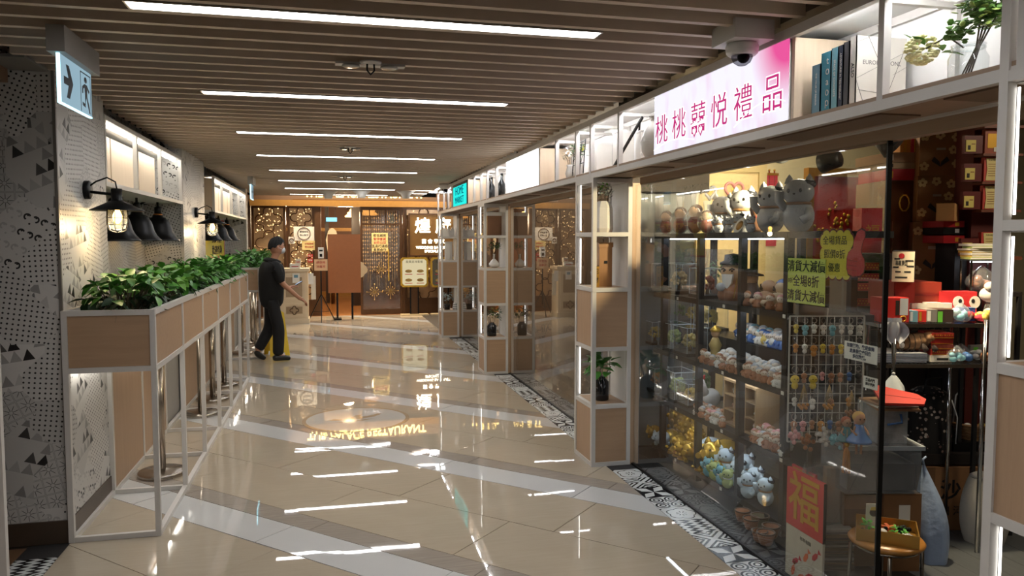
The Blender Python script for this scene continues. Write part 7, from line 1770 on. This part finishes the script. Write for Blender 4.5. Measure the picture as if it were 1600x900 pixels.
# flats, clear bag and grid panel behind the glass
zz = .001
for i in range(9):
    th = (.028, .012, .022, .016, .03, .012, .02, .03, .022)[i]; p = at(1284, 880, d=3.72)
    t = thing('flat_carton', 'folded grey brown carton in the pile behind the koi print, %s from the floor' % ORD[i], 'folded carton', (p.x, p.y, zz), CA+random.uniform(-.06, .06), 'folded cartons behind the koi print'); B('sheet', (mat('grey_flat', (110, 100, 92), .7, 0, .2), mat('brown_flat', (130, 108, 88), .7, 0, .2), mat('pale_flat', (150, 144, 138), .6))[i % 3], t, (0, .16, 0, .2, 0, th)); B('edge', mat('flat_edge', (84, 74, 66), .8), t, (0, .16, -.002, 0, th*.2, th*.45)); zz += th+.002
zfl = zz
p = at(1240, 800, d=3.95); t = thing('clear_bag', 'big clear plastic bag with brown paper inside, above the folded cartons', 'plastic bag', (at(1284, 880, d=3.74).x+.06, at(1284, 880, d=3.74).y+.06, zfl+.002), CA); B('paper_inside', mat('kraft_paper', (150, 116, 84), .8, 0, .2), t, (.0, .07, .0, .05, .0, .28)); B('yellow_print', YEL, t, (-.07, -.03, .02, .025, .12, .19)); b = MB(); b.grid(lambda u, v: (.115*(1-.18*v*v)*(1+.06*math.sin(9*v+5*u*2*PI))*math.cos(2*PI*u)-.015, .055*(1-.3*v)*(1+.12*math.sin(14*PI*u+4*v))*math.sin(2*PI*u)+.02, .3*v+.012*math.sin(6*PI*u)*v), 36, 12); b.obj('film', glass('bag_film', (.8, .8, .77), 2.2, .12, .16), t)
DG = 3.82; g0 = at(1230, 690, d=DG); g1 = at(1345, 690, d=DG); gz1 = at(1290, 494, d=DG).z; gw = (g1-g0).length
t = thing('grid_panel', 'white wire grid panel hung with keyrings behind the glass', 'wire grid', (g0.x, g0.y, g0.z), CA); gh = gz1-g0.z; b = MB()
for k in range(11): b.bar((gw*k/10, 0, 0), (gw*k/10, 0, gh), .0035)
for k in range(14): b.bar((0, .004, gh*k/13), (gw, .004, gh*k/13), .0035)
b.obj('grid', mat('white_wire', (200, 198, 192), .4), t); b = MB()
for x in (0, gw): b.bar((x, 0, -.0), (x, 0, gh), .007)
for z in (0, gh): b.bar((0, 0, z), (gw, 0, z), .007)
b.obj('border', mat('white_wire', (200, 198, 192), .4), t); B('stand', darkrack, t, (gw*.3, gw*.3+.02, .012, .03, -g0.z, gh), (gw*.8, gw*.8+.02, .012, .03, -g0.z, gh))
def make_key():
    t = thing('keyring', 'x', 'keyring'); MB().tube([(.012*math.cos(u), 0, -.012+.014*math.sin(u)) for u in [2*PI*i/12 for i in range(12)]], .0015, 5, True).obj('ring', chrome, t)
    MB().cyl((0, 0, -.024), (0, 0, -.034), .002).obj('link', chrome, t); b = MB(); b.ball((0, 0, -.048), .017, .012, .016, 10, 7); b.ball((0, 0, -.072), .013, .01, .014, 10, 7); b.obj('charm', YEL, t); b = MB()
    for s in (-1, 1): b.ball((s*.006, -.0115, -.046), .0022, None, None, 5, 4)
    b.obj('eye', ink, t); return t
KEY = make_key(); Rz = Matrix.Rotation(CA, 3, 'Z')
kcol = [(ceramic, 'white'), (AQU, 'aqua'), (mat('lemon_charm', (216, 190, 60), .4), 'yellow'), (mat('amber_charm', (196, 130, 50), .4), 'amber'), (TER, 'brown'), (BLU, 'blue'), (PNK, 'pink'), (black, 'black')]
rowsP = [('top', 1.0, (2, 1, 0, 0, 1, 0, 0, 0)), ('second', .845, (3, 0, 3, 2, 3, 2, 7, 3)), ('third', .62, (2, 4, 2, 6, 4, 4, 5, 7)), ('fourth', .42, (0, 4, 0, 6, 4, 5, 3, 4)), ('fifth', .24, (4, 6, 4, 3, 5, 4, 3, 6))]
for rn, fz, cols in rowsP:
    for i, ci in enumerate(cols):
        m_, cn = kcol[ci]
        if rn in ('fourth',) and i % 2: continue
        q = Rz @ Vector((gw*(i+.6)/8.2, -.012, 0)); s = 1.35 if (rn == 'third' and ci == 2) else random.uniform(.85, 1.1)
        place(KEY, (g0.x+q.x, g0.y+q.y, g0.z+gh*fz-.01), CA+random.uniform(-.3, .3), '%s charm keyring on the %s row of the wire grid, %s along' % (cn, rn, ORD[i]), 'keyrings on the wire grid', s, {'charm': m_})
for i, (fx, fz, m_, lb) in enumerate(((.18, .47, mat('amber_charm', (196, 130, 50), .4), 'bunch of amber bead cords hanging low on the wire grid'), (.52, .47, mat('orange_bead', (200, 140, 60), .4), 'bunch of orange bead cords hanging in the middle of the wire grid'), (.82, .42, TER, 'long brown tassel cord hanging at the end of the wire grid'))):
    q = Rz @ Vector((gw*fx, -.03, 0)); t = thing('bead_charm', lb, 'cord', (g0.x+q.x, g0.y+q.y, g0.z+gh*fz), CA, 'bead cords on the wire grid'); b = MB(); b2 = MB()
    for k in range(7): x = (k-3)*.008; b.tube([(0, 0, 0), (x*.6, 0, -.05), (x, .002*k, -.1-.008*(k % 3))], .0012, 4); b2.ball((x, .002*k, -.108-.008*(k % 3)), .009, None, None, 7, 5)
    b.obj('cord', mat('straw_cord', (180, 150, 90), .7), t); b2.obj('beads', m_, t); MB().tube([(.012*math.cos(u), 0, .012+.012*math.sin(u)) for u in [2*PI*j/12 for j in range(12)]], .0015, 5, True).obj('ring', chrome, t)
# dolls at the foot of the grid
def doll(px, py, d, dress, hairm, lab, s=1.0):
    p = at(px, py, d=d); t = thing('dress_doll', lab, 'doll', (p.x, p.y, p.z), CA+.1, 'dolls behind the glass'); t.scale = (s,)*3
    MB().lathe([(.06, 0), (.055, .01), (.025, .05), (.02, .08), (.0, .085)], 16).obj('dress', dress, t); MB().ball((0, 0, .11), .027, .025, .029).obj('head', skinm, t); MB().ball((0, .008, .118), .03, .026, .028).obj('hair', hairm, t)
    b = MB()
    for q in (-1, 1): b.tube([(q*.012, 0, .005), (q*.012, 0, -.06)], .006, 6)
    b.obj('leg', skinm, t); b = MB()
    for q in (-1, 1): b.tube([(q*.02, 0, .075), (q*.035, -.01, .05), (q*.03, -.03, .04)], .005, 6)
    b.obj('arm', skinm, t); b = MB()
    for q in (-1, 1): b.ball((q*.01, -.024, .112), .004, None, None, 5, 4)
    b.obj('eye', ink, t); b = MB(); b.tube([(0, 0, .145), (0, .0, .2)], .0015, 4); b.obj('hanger', chrome, t)
doll(1342, 690, 3.6, BLU, mat('blonde_hair', (200, 160, 90), .6), 'doll in a blue dress with blonde hair hanging by the glass edge', 1.0)
doll(1322, 688, 3.65, mat('teal_dress', (50, 110, 120), .6), mat('auburn_hair', (150, 70, 40), .6), 'doll in a teal dress with red brown hair beside the blonde one', .8)
p = at(1322, 735, d=3.62); t = thing('orange_tassel', 'long orange tassel hanging below the wire grid', 'tassel', (p.x, p.y, p.z), CA); b = MB()
for k in range(14): a = k*2.4; b.tube([(0, 0, .12), (.012*math.cos(a), .012*math.sin(a), .09), (.018*math.cos(a), .018*math.sin(a), -.01)], .003, 4)
b.obj('strands', mat('orange_thread', (190, 120, 40), .7), t); MB().ball((0, 0, .125), .012).obj('knot', goldink, t); MB().tube([(0, 0, .135), (0, 0, .2)], .0015, 4).obj('cord', goldink, t)
for i, (px, py, m_, lb) in enumerate(((1262, 690, BRN, 'brown fur charm bunch at the foot of the wire grid'), (1285, 684, mat('grey_plush', (196, 192, 188), .9), 'grey soft charm bunch at the foot of the wire grid'), (1303, 688, AQU, 'pale blue soft charm at the foot of the wire grid'), (1240, 682, PNK, 'pink charm bunch at the rack end of the wire grid'))):
    p = at(px, py, d=3.74); t = thing('charm_bunch', lb, 'charms', (p.x, p.y, p.z), CA, 'soft charm bunches'); b = MB()
    for k in range(12): b.ball((random.gauss(0, .016), random.gauss(0, .008), random.gauss(0, .016)), .012, None, None, 6, 5)
    b.obj('charms', m_, t); MB().tube([(0, 0, .02), (0, .0, .07)], .002, 4).obj('cord', chrome, t)
# red packet poster and box stack seen through the glass near its edge
t, w, h = IB('red_bag', 'pink red paper gift bag with a gold print behind the glass edge', 'gift bag', 1345, 1377, 325, 395, 4.6, .12, mat('pink_red', (190, 50, 60), .5)); text('福', .09, goldink, face_mx((w*.55, -.001, h*.45), (1, 0, 0), (0, -1, 0)), t, ext=.0005)
zrb = t.location.z
t, w, h = IB('bag_shelf', 'grey shelf unit with dotted red cases below the pink red gift bag', 'shelf unit', 1316, 1379, 396, 900, 4.6, .3, mat('grey_unit', (96, 90, 84), .5), 0, None, None, 0.0); B('painted_shade', void_, t, (.015, w-.015, -.002, 0, h*.55, h*.95))  # flat black sheet painted on the front as the shade inside the unit
for i, py in enumerate((412, 429, 444, 468)):
    p = at(1332, py+10, d=4.56); o = thing('dotted_case', 'red dotted case with gold corners on the grey shelf unit, %s from the top' % ORD[i], 'box', (p.x, p.y-.012, p.z), CA, 'dotted cases on the grey unit'); B('case', mat('dotted_red', (150, 40, 34), .5), o, (0, .15, 0, .02, 0, .045)); b = MB()
    for k in range(8): b.box(.008+.018*k, .014+.018*k, -.001, 0, .012, .018); b.box(.015+.018*k, .021+.018*k, -.001, 0, .028, .034)
    b.obj('dot_print', goldink, o); B('ledge', darkrack, o, (-.01, .16, 0, .03, -.006, -.0005))
# second and third shops behind their glass
for i, (y, x, hh, m_, lb) in enumerate(((6.3, 3.1, .9, 'boxes', 'low display counter'), (7.4, 3.4, 1.5, 'toys', 'tall open shelf'), (8.4, 3.2, 1.1, 'lamps', 'display counter'), (10.4, 3.3, 1.2, 'boxes', 'display counter'), (12.0, 3.2, 1.5, 'toys', 'tall open shelf'))):
    t = thing('shop_shelf', 'dark wooden %s inside the %s shop, %s' % (lb, 'second' if y < 9 else 'third', ('nearest', 'middle', 'farther', 'nearer', 'at the back')[i]), 'shelf', (x, y, 0), 0, 'dim shelves in the farther shops'); B('side', oakz, t, (0, .4, -.35, -.33, 0, hh)); B('side', oakz, t, (0, .4, .33, .35, 0, hh))
    n = int(hh/.38)
    for k in range(n+1): B('board', oaky, t, (0, .4, -.33, .33, hh*k/n-.01 if k else .0, hh*k/n+.01 if k else .02))
    for k in range(1, n+1):
        for j in range(3):
            yy = y-.2+.2*j; zt_ = hh*k/n+.011
            o = thing('display_item', '%s ornament on the %s, level %s, %s along' % (('pale', 'brown', 'white')[(j+k) % 3], 'shelf of the %s shop, unit %s' % ('second' if y < 9 else 'third', ORD[i]), ORD[k-1], ORD[j]), 'ornament', (x+.18, yy, zt_), 0, 'ornaments in the farther shops')
            MB().lathe([(.04, 0), (.055, .05), (.035, .13), (.02, .17), (.03, .19)], 12).obj('body', (paper, BRN, ceramic)[(j+k) % 3], o); MB().lathe([(.031, .19), (.02, .2), (0, .2)], 12).obj('neck', goldcard, o)
t = thing('hanging_coat', 'pale blue and cream hanging garment inside the second shop', 'garment', (2.9, 7.9, 0)); MB().lathe([(.16, .75), (.15, .9), (.1, 1.15), (.13, 1.3), (.04, 1.38)], 16).obj('garment', mat('pale_cloth', (170, 176, 190), .8), t); MB().cyl((0, 0, 0), (0, 0, 1.45), .012).obj('stand', black, t); MB().lathe([(.14, 0), (.14, .02), (0, .03)], 18).obj('base', black, t)
for (x, y, e) in ((3.2, 6.8, 14), (3.2, 8.4, 12), (3.2, 11.2, 16)):
    l = bpy.data.lights.new('shop_light', 'POINT'); l.energy = e; l.color = (1, .86, .68); l.shadow_soft_size = .1
    o = bpy.data.objects.new('shop_light', l); COL.objects.link(o); o.location = (x, y, 2.4)
for (x, y, e) in ((4.0, 2.4, 7), (3.4, 4.9, 6)):
    l = bpy.data.lights.new('shop_light', 'AREA'); l.size = .5; l.energy = e; l.color = (1, .84, .62)
    o = bpy.data.objects.new('shop_light', l); COL.objects.link(o); o.location = (x, y, 2.75)
